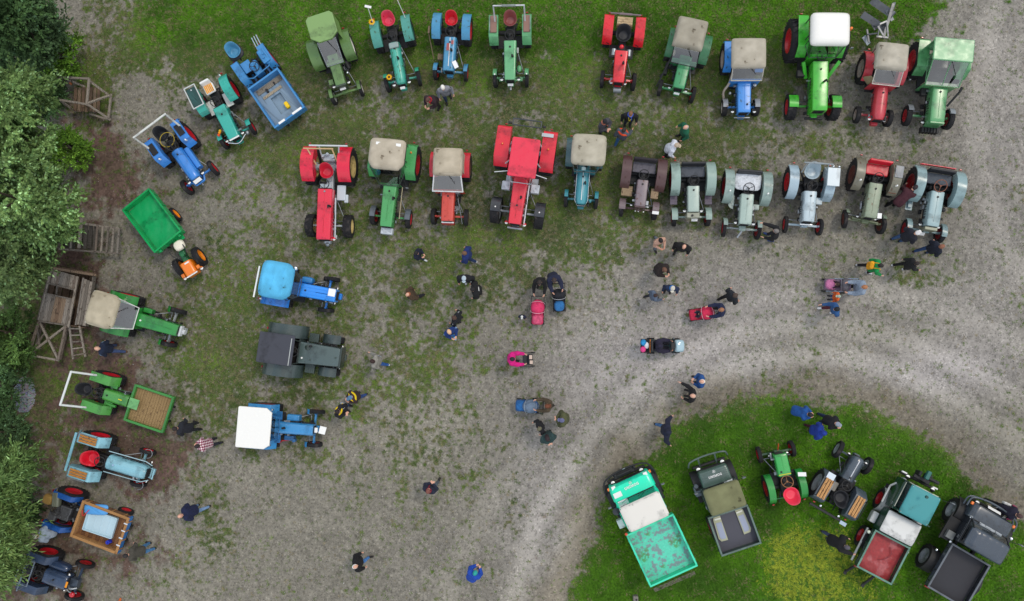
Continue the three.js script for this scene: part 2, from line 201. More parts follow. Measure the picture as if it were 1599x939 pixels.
{
  const nx = 100, nz = 62, g = new THREE.PlaneGeometry(GX1 - GX0, GZ1 - GZ0, nx, nz).rotateX(-Math.PI / 2), m = new THREE.Mesh(g, new THREE.MeshPhysicalMaterial({ map: T_GROUND, bumpMap: T_BUMP, bumpScale: 0.016, roughness: 0.97, specularIntensity: 0.15 }));
  m.name = 'ground'; m.userData.kind = 'structure'; m.receiveShadow = true; scene.add(m);
  const far = new THREE.Shape([[-400, -400], [400, -400], [400, 400], [-400, 400]].map(p => new THREE.Vector2(...p))); far.holes.push(new THREE.Path([[GX0, GZ0], [GX0, GZ1], [GX1, GZ1], [GX1, GZ0]].map(p => new THREE.Vector2(...p))));
  const T_MEADOW = noiseTex(512, (u, v) => { const a = tfbm(u, v, 6, 6), b = tfbm(u, v, 40, 3, 1); return [0.25 + 0.12 * a + 0.1 * b, 0.33 + 0.12 * a + 0.1 * b, 0.16 + 0.08 * a]; }, 0.05);
  const fm = new THREE.Mesh(new THREE.ShapeGeometry(far).rotateX(-Math.PI / 2), new THREE.MeshStandardMaterial({ map: T_MEADOW, roughness: 1 })); fm.name = 'meadow'; fm.userData.kind = 'structure'; scene.add(fm);
}
// ---------- grass and stones that stand on it ----------
function scatter(name, geo, mat, list, seed) { // list of {x, y, z, s, sy, a, c}
  const m = new THREE.InstancedMesh(geo, mat, list.length), o = new THREE.Object3D(), c = new THREE.Color();
  list.forEach((p, i) => { o.position.set(p.x, p.y ?? 0, p.z); o.rotation.set(p.rx ?? 0, p.a, p.rz ?? 0); o.scale.set(p.s, p.sy ?? p.s, p.s); o.updateMatrix(); m.setMatrixAt(i, o.matrix); m.setColorAt(i, c.setRGB(...p.c)); });
  m.name = name; m.userData.kind = 'stuff'; m.castShadow = m.receiveShadow = true; scene.add(m); return m;
}
function tuftGeo(seed, n, lean) { const r = rng(seed), v = []; for (let i = 0; i < n; i++) { const a = r() * 6.283, l = 0.55 + 0.45 * r(), o = r() * 0.35, w = 0.035 + 0.025 * r(), ca = Math.cos(a), sa = Math.sin(a), b = a + 0.6 * (r() - 0.5), x0 = ca * o, z0 = sa * o, x1 = x0 + Math.cos(b) * l * lean * 0.45, z1 = z0 + Math.sin(b) * l * lean * 0.45, x2 = x0 + Math.cos(b) * l * lean * 1.05, z2 = z0 + Math.sin(b) * l * lean * 1.05, h1 = l * 0.62, h2 = l * 0.86; v.push(x0 - sa * w, 0, z0 + ca * w, x0 + sa * w, 0, z0 - ca * w, x1 + sa * w, h1, z1 - ca * w, x0 - sa * w, 0, z0 + ca * w, x1 + sa * w, h1, z1 - ca * w, x1 - sa * w, h1, z1 + ca * w, x1 - sa * w, h1, z1 + ca * w, x1 + sa * w, h1, z1 - ca * w, x2, h2, z2); } const g = new THREE.BufferGeometry(); g.setAttribute('position', new THREE.Float32BufferAttribute(v, 3)); g.computeVertexNormals(); return g; }
{
  const r = rng(7), lush = [], thin = [], stones = [], inView = (x, z) => { const [px, py] = proj(x, 0, z); return px > -40 && px < 1640 && py > -40 && py < 980; };
  for (let k = 0; k < 400000; k++) {
    const x = lerp(GX0, GX1, r()), z = lerp(GZ0, GZ1, r()); if (!inView(x, z)) continue;
    const c = ground(x, z), t = turf(x, z, c), q = clamp(c.isl + c.top * t); if (r() > 0.05 + 0.95 * t) continue;
    const v = 0.7 + 0.6 * r(), n = fbm(x * 0.8 + 3, z * 0.8, 3), dryP = r() < lerp(0.24, 0.06 + 0.12 * (1 - c.isl), q), [px, py] = proj(x, 0, z);
    const e1 = 46 * (n - 0.5) + 16 * (r() - 0.5), mown = c.isl * sst(1192, 1220, px + e1) * sst(1400, 1290, px - e1) * sst(822, 850, py + e1) * sst(1000, 900, py + 0.3 * e1);          // a mown, yellowed patch of the island
    let col = dryP ? [0.25 * v, 0.21 * v, 0.115 * v] : [lerp(0.11, 0.092, q) * v * (0.45 + 1.1 * n), lerp(0.178, 0.228, q) * v * (0.45 + 1.1 * n), lerp(0.034, 0.016, q) * v];
    if (r() < mown * 0.9) col = [0.40 * v, 0.46 * v, 0.05 * v];
    const s = lerp(0.07, 0.13, q) * (0.7 + 0.7 * r()) * (mown > 0.3 ? 0.7 : 1); (q > 0.5 ? lush : thin).push({ x, z, s, sy: s * lerp(0.55, 0.9, q) * (0.7 + 0.5 * r()), a: r() * 6.28, c: col });
  }
  const gm = new THREE.MeshPhysicalMaterial({ color: '#ffffff', roughness: 0.9, specularIntensity: 0.2, side: THREE.DoubleSide });
  tag(scatter('grass', tuftGeo(3, 9, 0.75), gm, lush), 'dense green grass of the island and the upper edge', 'grass');
  tag(scatter('worn_grass', tuftGeo(5, 7, 1), gm, thin), 'thin worn tufts of grass between the gravel', 'grass');
  for (let k = 0; k < 150000; k++) {
    const x = lerp(GX0, GX1, r()), z = lerp(GZ0, GZ1, r()); if (!inView(x, z)) continue; const c = ground(x, z), t = turf(x, z, c); if (r() < t * (0.72 + 0.4 * c.top) || r() < c.soil * 0.9 || r() < c.isl) continue;
    if (r() < c.tr * 0.8 || r() < c.worn * 0.7) continue; const s = 0.010 + 0.018 * r() * r() + (r() > 0.99 ? 0.02 : 0), v = (0.16 + 0.16 * r() + (r() > 0.92 ? 0.18 : 0)) * (0.9 + 0.3 * c.pale), w = r(); stones.push({ x, y: s * 0.25, z, s, sy: s * 0.75, a: r() * 6.28, rx: r() * 3, c: [v * (1.02 + 0.05 * w), v * 0.98, v * (0.95 - 0.12 * w)] });
  }
  const sg = new THREE.IcosahedronGeometry(1, 0); tag(scatter('gravel', sg, new THREE.MeshStandardMaterial({ color: '#ffffff', roughness: 0.95, flatShading: true }), stones), 'loose grey and brown gravel of the yard', 'gravel');
}
// ---------- trees and bushes of the wood's edge ----------
function leafGeo(l, w, bend) { const v = [0, 0, 0, w / 2, bend * 0.6, l * 0.45, -w / 2, bend * 0.6, l * 0.45, -w / 2, bend * 0.6, l * 0.45, w / 2, bend * 0.6, l * 0.45, 0, bend * -1, l]; const g = new THREE.BufferGeometry(); g.setAttribute('position', new THREE.Float32BufferAttribute(v, 3)); g.computeVertexNormals(); return g; }
const LEAF = leafGeo(1, 0.55, 0.06), NARROW = leafGeo(1, 0.24, 0.05);
function tree(label, name, cat, o) { // crown from clumps of twigs with leaves, hung on limbs that leave the trunk
  const r = rng(o.seed), c = P(...o.c, o.h * 0.62), base = new THREE.Vector3(c.x, 0, c.z), t = thing(name, label, cat, base, 0, o.group), R = o.r, H0 = o.h, bark = mk('bark', () => new THREE.MeshStandardMaterial({ color: '#4a4034', roughness: 0.95, map: T_WOOD, bumpMap: T_WOOD, bumpScale: 0.01 }));
  const clumps = []; for (let k = 0; k < o.n; k++) { const a = r() * 6.283, u = Math.pow(r(), 0.55), e = (r() * 1.25 - 0.25), q = Math.sqrt(Math.max(0, 1 - e * e * 0.75)) * u; clumps.push([Math.cos(a) * q * R * (o.sx ?? 1), H0 * 0.62 + e * H0 * 0.40 * u + (r() - 0.5) * 0.5, Math.sin(a) * q * R * (o.sz ?? 1), (o.cl ?? 0.5) * (0.6 + 0.7 * r())]); }
  const tx = o.tx ?? (H0 > 3 ? -1.1 : 0), tg = [loft([[tx, 0, 0, o.tr ?? 0.18], [tx * 0.6, H0 * 0.3, 0, (o.tr ?? 0.18) * 0.75], [0.1, H0 * 0.65, 0.08, (o.tr ?? 0.18) * 0.45], [0.05, H0 * 0.92, 0, 0.03]].map(([x, y, z, q]) => [...Array(9)].map((_, i) => [x + Math.cos(i / 9 * 6.283) * q, y, z - Math.sin(i / 9 * 6.283) * q])))]; const trunk = obj('trunk', tg, bark, t); clumps.forEach((p, i) => { if (i % (o.lk ?? 3) === 0) { const y0 = Math.min(p[1] - 0.3, H0 * (0.25 + 0.4 * r())); obj('limb', [tube([[tx * (1 - y0 / H0 / 0.7) + 0.03, y0, 0.02], [p[0] * 0.4, y0 + (p[1] - y0) * 0.6, p[2] * 0.4], [p[0], p[1], p[2]]], 0.03 + 0.012 * r(), 6, 5)], bark, trunk); } });
  const m = new THREE.InstancedMesh(o.leaf ?? LEAF, mk('leafm', () => new THREE.MeshPhysicalMaterial({ color: '#ffffff', roughness: 0.8, specularIntensity: 0.3, side: THREE.DoubleSide })), o.n * o.k), d = new THREE.Object3D(), col = new THREE.Color(); let i = 0;
  for (const [x, y, z, q] of clumps) { const tone = 0.5 + 0.9 * r(), tw = 14, out = Math.atan2(z, x); for (let b = 0; b < tw; b++) { // twigs out of each clump
      const a = out + (r() - 0.5) * 4.4, el = (o.droop ?? 0.1) + (r() - 0.35) * 1.3, L = q * (0.8 + 0.9 * r()), dx = Math.cos(a) * Math.cos(el), dy = Math.sin(el), dz = Math.sin(a) * Math.cos(el), per = Math.floor(o.k / tw);
      for (let k = 0; k < per && i < o.n * o.k; k++) { const f = (k + r()) / per, s = o.ls * (0.6 + 0.8 * r()), j = 0.10 * q; d.position.set(x + dx * L * f + (r() - 0.5) * j, y + dy * L * f - (o.hang ?? 0.1) * f * f * L + (r() - 0.5) * j, z + dz * L * f + (r() - 0.5) * j); d.rotation.set((r() - 0.5) * 1.2 + (o.hang ?? 0.1) * f, Math.PI / 2 - a + (r() - 0.5) * 2.0, (r() - 0.5) * 1.3); d.scale.setScalar(s); d.updateMatrix(); m.setMatrixAt(i, d.matrix); const w = tone * (0.75 + 0.5 * r()), pale = r() < (o.pale ?? 0.06) ? 2.2 : 1, mix = r(); m.setColorAt(i++, col.setRGB(lerp(o.ca[0], o.cb[0], mix) * w * pale, lerp(o.ca[1], o.cb[1], mix) * w * pale, lerp(o.ca[2], o.cb[2], mix) * w * pale * (pale > 1 ? 1.4 : 1))); } } }
  m.count = i; m.name = 'crown'; m.userData.kind = 'stuff'; m.castShadow = m.receiveShadow = true; t.add(m); return t;
}
const SAGE = { ca: [0.075, 0.15, 0.04], cb: [0.19, 0.29, 0.09] }, DEEP = { ca: [0.03, 0.065, 0.022], cb: [0.065, 0.125, 0.04] }, LIME = { ca: [0.05, 0.12, 0.012], cb: [0.13, 0.25, 0.025] }, WG = 'trees of the wood edge', BG = 'bushes of the wood edge';
tree('tall pale green tree at the left edge, below the dark corner trees', 'deciduous_tree', 'tree', { c: [22, 190], h: 6.5, r: 1.45, sz: 1.25, n: 120, k: 294, ls: 0.125, seed: 1, ...SAGE, group: WG, pale: 0.1 });
tree('broad pale green tree reaching over the grey lattice stand', 'deciduous_tree', 'tree', { c: [50, 315], h: 6, r: 1.75, sz: 0.95, n: 120, k: 294, ls: 0.12, seed: 2, ...SAGE, group: WG, pale: 0.14 });
tree('mid green tree whose branches hang over the large fallen stand', 'deciduous_tree', 'tree', { c: [22, 412], h: 5, r: 1.3, n: 84, k: 252, ls: 0.12, seed: 3, ca: [0.07, 0.125, 0.04], cb: [0.14, 0.20, 0.07], group: WG });
tree('drooping willow over the dark slate blue tractor in the lower corner', 'willow_tree', 'tree', { c: [-6, 840], h: 4.6, r: 0.95, sz: 1.8, n: 90, k: 280, ls: 0.2, seed: 4, leaf: NARROW, ca: [0.07, 0.14, 0.035], cb: [0.19, 0.28, 0.085], hang: 0.5, droop: -0.2, group: WG, pale: 0.03 });
tree('smaller willow with long narrow leaves at the left edge above the blue tool carrier', 'willow_tree', 'tree', { c: [10, 745], h: 4, r: 0.8, n: 50, k: 252, ls: 0.19, seed: 14, leaf: NARROW, ca: [0.065, 0.13, 0.035], cb: [0.16, 0.25, 0.075], hang: 0.45, droop: -0.15, group: WG });
tree('dark green tree filling the upper left corner of the wood', 'deciduous_tree', 'tree', { c: [14, 20], h: 6, r: 1.3, n: 70, k: 210, ls: 0.14, seed: 5, ...DEEP, group: WG, pale: 0.02 });
tree('dark green tree beside the upper end of the gravel path', 'deciduous_tree', 'tree', { c: [62, 48], h: 4, r: 0.85, sz: 1.3, n: 56, k: 210, ls: 0.13, seed: 6, ca: [0.04, 0.08, 0.03], cb: [0.08, 0.14, 0.06], group: WG, pale: 0.03 });
const bush = (label, c, h, r, seed, cc, n = 34, x = {}) => tree(label, 'bush', 'bush', { c, h, r, n, k: 224, ls: 0.09, seed, tr: 0.05, cl: 0.32, lk: 5, group: BG, ...cc, ...x });
bush('bright lime green bush between the pale tree and the small open frame', [98, 88], 1.6, 0.8, 21, LIME, 44, { sz: 1.3 });
bush('lime green bush below the small open frame', [112, 232], 1.5, 0.75, 22, LIME, 34, { sz: 1.3 });
bush('dark low bush behind the small open frame', [72, 160], 1.2, 0.7, 23, DEEP);
bush('dark green bush left of the large fallen stand', [22, 520], 2.0, 0.95, 24, { ca: [0.04, 0.085, 0.02], cb: [0.08, 0.14, 0.03] }, 44, { sz: 1.4 });
bush('dark green bush at the left edge beside the gravel heap', [6, 600], 2.2, 0.8, 25, DEEP, 40, { sz: 1.5 });
bush('deep green bush at the left edge below the gravel heap', [14, 672], 2.0, 0.85, 26, { ca: [0.035, 0.07, 0.025], cb: [0.06, 0.11, 0.04] }, 40, { sz: 1.2 });
bush('dark undergrowth between the pale tree and the lattice stand', [70, 372], 1.0, 0.7, 28, DEEP, 30);
bush('dark undergrowth under the tall pale tree', [62, 250], 1.3, 0.8, 29, DEEP, 36, { sz: 1.3 });
bush('dark bush at the left edge between the corner tree and the tall pale tree', [6, 98], 1.4, 0.8, 33, DEEP, 34);
bush('mid green bush at the left edge above the gravel heap', [8, 556], 1.6, 0.7, 34, { ca: [0.045, 0.09, 0.025], cb: [0.09, 0.16, 0.04] }, 34);
bush('dark undergrowth in the gap under the corner trees', [60, 110], 1.2, 0.9, 30, DEEP, 36);
bush('low dark bush under the willow beside the light blue tractor', [40, 790], 0.9, 0.6, 32, DEEP, 26);
// ---------- tractors ----------
// wheels: a tyre with lugs and a dished rim, shared between wheels of one size
const wheelGeo = {};
function wheelGeos(r, w, lug) {
  const key = r.toFixed(2) + '|' + w.toFixed(2) + lug; if (wheelGeo[key]) return wheelGeo[key];
  const ri = r * (lug === 2 ? 0.56 : 0.6), h = w / 2, prof = [[ri, -h * 0.82], [ri + (r - ri) * 0.3, -h], [r * 0.93, -h * 0.97], [r * 0.975, -h * 0.8], [r * 0.985, 0], [r * 0.975, h * 0.8], [r * 0.93, h * 0.97], [ri + (r - ri) * 0.3, h], [ri, h * 0.82]];
  const ty = [new THREE.LatheGeometry(prof.map(p => new THREE.Vector2(p[0], p[1])), 30).rotateZ(Math.PI / 2)];
  const n = lug === 0 ? 0 : lug === 1 ? 16 : 22;
  for (let k = 0; k < n; k++) for (const s of [-1, 1]) { const a = (k + (s > 0 ? 0.5 : 0)) / n * Math.PI * 2, b = new THREE.BoxGeometry(w * 0.56, r * 0.06, r * 0.075); b.rotateY(s * 0.62); b.translate(s * w * 0.235, r * 0.99, 0); b.rotateX(a); ty.push(b); }
  if (lug === 0) for (const x of [-0.55, -0.2, 0.2, 0.55]) ty.push(put(new THREE.TorusGeometry(r * 0.972, r * 0.024, 5, 30), [x * h, 0, 0], [0, Math.PI / 2, 0]));
  const rim = new THREE.LatheGeometry([[0.001, h * 0.42], [ri * 0.22, h * 0.42], [ri * 0.26, h * 0.2], [ri * 0.55, h * 0.12], [ri * 0.72, h * 0.3], [ri * 0.9, h * 0.55], [ri * 0.98, h * 0.84], [ri * 1.06, h * 0.88], [ri * 1.06, -h * 0.88], [ri * 0.9, -h * 0.8], [ri * 0.8, -h * 0.2], [0.001, -h * 0.2]].map(p => new THREE.Vector2(...p)), 26).rotateZ(-Math.PI / 2);
  const rg = [rim]; for (let k = 0; k < 6; k++) { const a = k / 6 * Math.PI * 2; rg.push(cy(ri * 0.05, ri * 0.05, h * 0.16, [h * 0.24, Math.cos(a) * ri * 0.4, Math.sin(a) * ri * 0.4], [0, 0, Math.PI / 2], 6)); }
  return wheelGeo[key] = { tyre: ready(ty), rim: ready([rg[0], ...rg.slice(1)]) };
}
function wheel(t, x, y, z, r, w, lug, rimM, steer = 0, camber = 0) { // the dish of the rim looks outwards
  const g = new THREE.Group(); g.name = 'wheel'; const s = x < 0 ? -1 : 1, G = wheelGeos(r, w, lug); g.position.set(x, y, z); g.rotation.set(0, steer + (s < 0 ? Math.PI : 0), s < 0 ? camber : camber); t.add(g);
  obj('tyre', G.tyre, RUBBER, g); obj('rim', G.rim, rimM, g); return g;
}
function hoodGeo(h, z0, z1) { // bonnet between z0 and z1
  const w = h.w, y1 = h.h, y0 = h.y0 ?? y1 - 0.5, L = z1 - z0, S = [], st = h.style ?? 'flat';
  const prof = st === 'round' ? [[0, 1, 1], [0.05, 1, 1], [0.5, 0.99, 1], [0.8, 0.97, 0.985], [0.92, 0.9, 0.96], [0.975, 0.76, 0.9], [1, 0.55, 0.8]] : st === 'egg' ? [[0, 0.92, 1], [0.3, 1.02, 1], [0.6, 1.03, 0.99], [0.82, 0.98, 0.97], [0.93, 0.82, 0.93], [0.985, 0.6, 0.86], [1, 0.45, 0.8]] : st === 'taper' ? [[0, 1, 1], [0.03, 1, 1], [0.7, 0.9, 0.97], [0.95, 0.86, 0.95], [1, 0.82, 0.92]] : [[0, 1, 1], [0.02, 1, 1], [0.9, 0.97, 0.98], [0.97, 0.96, 0.965], [1, 0.92, 0.94]];
  const rt = st === 'round' || st === 'egg' ? w * 0.46 : st === 'soft' ? w * 0.28 : 0.07;
  for (const [t, sw, sh] of prof) S.push(rrect(w * sw, y0, y0 + (y1 - y0) * sh, rt * sw, 0.04, z0 + L * t, st === 'flat' ? 3 : 6));
  return crease(loft(S), 0.5);
}
function bucketSeat(c, M, t, o = {}) { // a pressed pan with a curled rim, the back behind (-z)
  const r = o.r ?? 0.24, G = [], nu = 28, nv = 10, v = [], idx = [];
  for (let side = 0; side < 2; side++) for (let j = 0; j <= nv; j++) for (let i = 0; i < nu; i++) { const a = i / nu * Math.PI * 2, q = j / nv, back = sst(0.0, -0.95, Math.cos(a)), hgt = (0.12 + (o.back ?? 0.26) * back) * sst(0.55, 1.0, q) + 0.012 * Math.cos(a * 2) * q, e = side ? -0.016 : 0, R = r * (q + (side ? 0.02 : 0)) * (1 + 0.12 * back * q); v.push(Math.sin(a) * R * 1.02, hgt + e, Math.cos(a) * R * (0.98 + 0.06 * back)); }
  for (let side = 0; side < 2; side++) for (let j = 0; j < nv; j++) for (let i = 0; i < nu; i++) { const b = side * (nv + 1) * nu, A = b + j * nu + i, B = b + j * nu + (i + 1) % nu, C = A + nu, D = B + nu; side ? idx.push(A, B, C, B, D, C) : idx.push(A, C, B, B, C, D); }
  const b1 = nv * nu, b2 = (nv + 1) * nu + nv * nu; for (let i = 0; i < nu; i++) { const j = (i + 1) % nu; idx.push(b1 + i, b2 + i, b1 + j, b1 + j, b2 + i, b2 + j); }
  const g = new THREE.BufferGeometry(); g.setAttribute('position', new THREE.Float32BufferAttribute(v, 3)); g.setIndex(idx); g.computeVertexNormals(); G.push(g);
  const lip = [...Array(nu)].map((_, i) => { const a = i / nu * Math.PI * 2, back = sst(0.0, -0.95, Math.cos(a)); return [Math.sin(a) * r * (1 + 0.12 * back) * 1.03, 0.12 + (o.back ?? 0.26) * back + 0.012 * Math.cos(a * 2), Math.cos(a) * r * (1 + 0.12 * back) * (0.99 + 0.06 * back)]; }); G.push(tube(lip, 0.016, 44, 6, true));
  const s = obj('seat', G, M, t, c); obj('seat_spring', [cy(0.03, 0.05, 0.3, [0, -0.17, 0]), bx(0.06, 0.03, 0.34, [0, -0.28, 0.12])], IRON, s); return s;
}
function softRoof(w, l, t, seed, o = {}) { // a cloth or sheet-metal roof: rounded outline, sides that turn down, folds and sag
  const n = 26, p = o.pow ?? 7, ch = o.ch ?? 0, v = [], idx = [], r = rng(seed), folds = []; for (let k = 0; k < (o.folds ?? 5); k++) folds.push([r() - 0.5, r() - 0.5, r() * 3.14 * (o.across ? 0.08 : 1), 0.03 + 0.05 * r(), (r() - 0.4) * (o.deep ?? 0.022)]);
  for (let j = 0; j <= n; j++) for (let i = 0; i <= n; i++) {
    const a = (i / n) * 2 - 1, b = (j / n) * 2 - 1, ea = Math.sign(a) * (1 - Math.pow(1 - Math.abs(a), 1.7)), eb = Math.sign(b) * (1 - Math.pow(1 - Math.abs(b), 1.7));
    const k = Math.pow(Math.pow(Math.abs(ea), p) + Math.pow(Math.abs(eb), p), 1 / p), m = Math.max(Math.abs(ea), Math.abs(eb)), q = m > 1e-5 ? m / Math.max(k, 1e-5) : 1;
    let x = ea * q * w / 2, z = eb * q * l / 2; if (ch && z > 0) x *= 1 - ch * sst(0.45, 1, eb);
    const e = Math.max(Math.abs(ea), Math.abs(eb)); let y = t * (1 - Math.pow(e, 9)) + (o.crown ?? 0.03) * (1 - ea * ea * 0.7 - eb * eb * 0.5);
    for (const f of folds) { const u = (ea / 2 - f[0]) * Math.cos(f[2]) + (eb / 2 - f[1]) * Math.sin(f[2]); y += f[4] * Math.exp(-u * u / (f[3] * f[3])) * (1 - Math.pow(e, 6)); }
    if (o.ribs) y += o.ribs * Math.pow(Math.abs(Math.cos((o.ribAlong ? ea : eb) * Math.PI * (o.ribN ?? 2))), 6) * (1 - Math.pow(e, 6));
    v.push(x, y, z);
  }
  const N = n + 1; for (let j = 0; j < n; j++) for (let i = 0; i < n; i++) { const a = j * N + i; idx.push(a, a + N, a + 1, a + 1, a + N, a + N + 1); }
  const top = v.length / 3, ring = []; for (let i = 0; i < n; i++) ring.push(i); for (let j = 0; j < n; j++) ring.push(j * N + n); for (let i = n; i > 0; i--) ring.push(n * N + i); for (let j = n; j > 0; j--) ring.push(j * N);
  const drop = o.drop ?? 0.1; ring.forEach(k => v.push(v[k * 3] * 1.0, v[k * 3 + 1] - drop, v[k * 3 + 2])); ring.forEach((k, i) => { const j = (i + 1) % ring.length; idx.push(k, ring[j], top + i, ring[j], top + j, top + i); });
  const low = v.length / 3; ring.forEach((k, i) => v.push(v[(top + i) * 3] * 0.97, v[(top + i) * 3 + 1] + drop * 0.6, v[(top + i) * 3 + 2] * 0.97)); ring.forEach((k, i) => { const j = (i + 1) % ring.length; idx.push(top + i, top + j, low + i, top + j, low + j, low + i); });
  const cN = v.length / 3; v.push(0, t * 0.4, 0); ring.forEach((k, i) => idx.push(low + i, low + (i + 1) % ring.length, cN));
  const g = new THREE.BufferGeometry(); g.setAttribute('position', new THREE.Float32BufferAttribute(v, 3)); g.setIndex(idx); g.computeVertexNormals(); return crease(g, 0.8);
}
function steering(t, c, r, tilt, M) { const g = obj('steering_wheel', [new THREE.TorusGeometry(r, 0.017, 7, 22), ...[0, 1, 2].map(k => bar([0, 0, 0], [Math.cos(k * 2.09 + 0.5) * r, Math.sin(k * 2.09 + 0.5) * r, 0], 0.011, 5)), cy(0.035, 0.035, 0.03, [0, 0, 0], [Math.PI / 2, 0, 0])], M, t, c, [-Math.PI / 2 + tilt, 0, 0]); obj('steering_column', [bar([0, 0, -0.02], [0, 0, -0.42], 0.022)], IRON, g); return g; }
function lamp(t, name, p, r, M = LENS, body = IRON, dir = 0) { const g = obj(name, [put(new THREE.SphereGeometry(r, 12, 8, 0, 6.283, 0, Math.PI / 2), [0, 0, 0], [-Math.PI / 2, 0, 0], [1, 1, 1]), new THREE.TorusGeometry(r * 1.0, r * 0.13, 6, 14)], body, t, p, [0, dir, 0]); obj('lens', [put(new THREE.SphereGeometry(r * 0.94, 12, 6, 0, 6.283, 0, Math.PI / 2), [0, 0, 0], [Math.PI / 2, 0, 0], [1, 1, 0.3])], M, g); return g; }
function mirror(t, a, b, s = 0.09) { const g = obj('mirror', [bar(a, b, 0.011, 6)], IRON, t); obj('mirror_head', [bx(s * 1.1, s * 1.6, 0.04, b, 0.018)], plain('#6f7478', 0.4), g); return g; }

let tractorNo = 0; const tractors = [];
function tractor(o) {
  OLD = !!o.old;
  const R = P(...(o.R.length > 2 ? o.R : [...o.R, 1.15])), F = P(...(o.F.length > 2 ? o.F : [...o.F, 0.4])); R.y = F.y = 0;
  const d = F.clone().sub(R), wb = d.length(), yaw = Math.atan2(d.x, d.z), seed = 100 + 7 * tractorNo++, r = rng(seed);
  const t = thing('tractor', o.label, 'tractor', R, yaw, 'old tractors on show'); tractors.push(t);
  const loc = (px, py, h) => P(px, py, h).sub(R).applyAxisAngle(new THREE.Vector3(0, 1, 0), -yaw);
  const C = paint(o.col), rr = o.rr ?? 0.6, rw = o.rw ?? 0.27, tr = o.tr ?? 0.6, fr = o.fr ?? 0.34, fw = o.fw ?? 0.15, ft = o.ft ?? 0.56, rim = paint(o.rim ?? '#b3202b'), hd = { w: 0.44, h: 1.2, ...o.hood };
  const hb = loc(...hd.b, hd.h).z, hf = loc(...hd.f, hd.h * 0.97).z;
  // wheels
  for (const s of [-1, 1]) { wheel(t, s * tr, rr, 0, rr, rw, o.lugR ?? 2, rim); wheel(t, s * ft, fr, wb, fr, fw, o.lugF ?? 0, rim, o.steer ?? 0, -s * (o.camber ?? 0.06) * s); }
  // engine, gearbox, axles
  const M = o.eng ? paint(o.eng, 0.5) : IRON, ec = (hb + hf) / 2, el = hf - hb, cl = [], cl2 = [];
  obj('engine', [bx(hd.w * 0.74, 0.42, el * 0.8, [0, hd.h - 0.48, ec], 0.03), bx(hd.w * 0.55, 0.3, el * 0.9, [0, 0.5, ec], 0.04), ...[...Array(5)].map((_, k) => cy(0.045, 0.045, 0.1, [hd.w * 0.42, hd.h - 0.4, hb + el * (0.25 + k * 0.13)], [0, 0, Math.PI / 2], 8))], M, t);
  for (let k = 0; k < 16; k++) { const s = r() < 0.5 ? -1 : 1, p = [s * (hd.w * 0.42 + 0.10 * r()), 0.5 + 0.42 * r() * (hd.h / 1.2), hb + el * (0.05 + 0.9 * r())], q = r() < 0.6 ? cl : cl2; r() < 0.5 ? q.push(bx(0.05 + 0.08 * r(), 0.06 + 0.1 * r(), 0.06 + 0.14 * r(), p, 0.015)) : q.push(cy(0.03 + 0.03 * r(), 0.03 + 0.03 * r(), 0.08 + 0.18 * r(), p, [r() < 0.5 ? Math.PI / 2 : 0, 0, r() < 0.3 ? Math.PI / 2 : 0], 9)); }
  for (const s of [-1, 1]) cl.push(tube([[s * hd.w * 0.4, hd.h - 0.2, hb + el * 0.2], [s * (hd.w * 0.5 + 0.05), hd.h - 0.3, hb + el * 0.5], [s * hd.w * 0.42, 0.7, hb + el * 0.85]], 0.013, 14, 5));
  obj('engine_fittings', cl, IRON, t); obj('engine_pipes', cl2, STEEL, t);
  const G = o.box ? paint(o.box, 0.5) : o.eng ? paint(o.eng, 0.5) : IRON;
  obj('gearbox', [bx(0.3, 0.34, Math.max(0.3, hb + 0.35), [0, 0.62, (hb - 0.2) / 2], 0.05), bx(0.42, 0.3, 0.42, [0, 0.66, -0.03], 0.08), bx(0.2, 0.16, 0.3, [0, 0.82, hb * 0.45], 0.04)], G, t);
  obj('rear_axle', [cy(0.09, 0.09, tr * 2 - rw * 0.4, [0, rr, 0], [0, 0, Math.PI / 2]), cy(0.17, 0.17, 0.06, [tr - rw * 0.5, rr, 0], [0, 0, Math.PI / 2]), cy(0.17, 0.17, 0.06, [-tr + rw * 0.5, rr, 0], [0, 0, Math.PI / 2])], G, t);
  const AX = o.axle ? paint(o.axle) : C, fa = [beam([-ft + 0.05, fr + 0.06, wb], [0, fr + 0.13, wb], 0.07, 0.09), beam([0, fr + 0.13, wb], [ft - 0.05, fr + 0.06, wb], 0.07, 0.09)]; for (const s of [-1, 1]) fa.push(cy(0.035, 0.035, 0.24, [s * (ft - fw * 0.6), fr + 0.06, wb]));
  obj('front_axle', fa, AX, t); obj('axle_carrier', [bx(0.26, 0.22, Math.max(0.2, Math.abs(wb - hf) + 0.5), [0, fr + 0.2, (wb + hf) / 2 - 0.15], 0.04)], AX, t);
  obj('tie_rod', [bar([-ft + 0.1, fr + 0.02, wb - 0.2], [ft - 0.1, fr + 0.02, wb - 0.2], 0.018), bar([ft - 0.12, fr + 0.05, wb - 0.18], [0.22, 0.75, hb + 0.1], 0.018)], STEEL, t);
  // platform, levers, hitch
  const fl = tr - rw / 2 - 0.02; for (const s of [-1, 1]) obj('footplate', [bx(fl - 0.16, 0.025, 0.52, [s * (0.15 + (fl - 0.16) / 2), 0.55, hb - 0.18]), ...[0, 1, 2, 3].map(k => bx(fl - 0.2, 0.012, 0.02, [s * (0.15 + (fl - 0.16) / 2), 0.566, hb - 0.36 + k * 0.11])), bx(0.07, 0.02, 0.1, [s * 0.24, 0.66, hb - 0.02], 0, [0.5, 0, 0])], IRON, t);
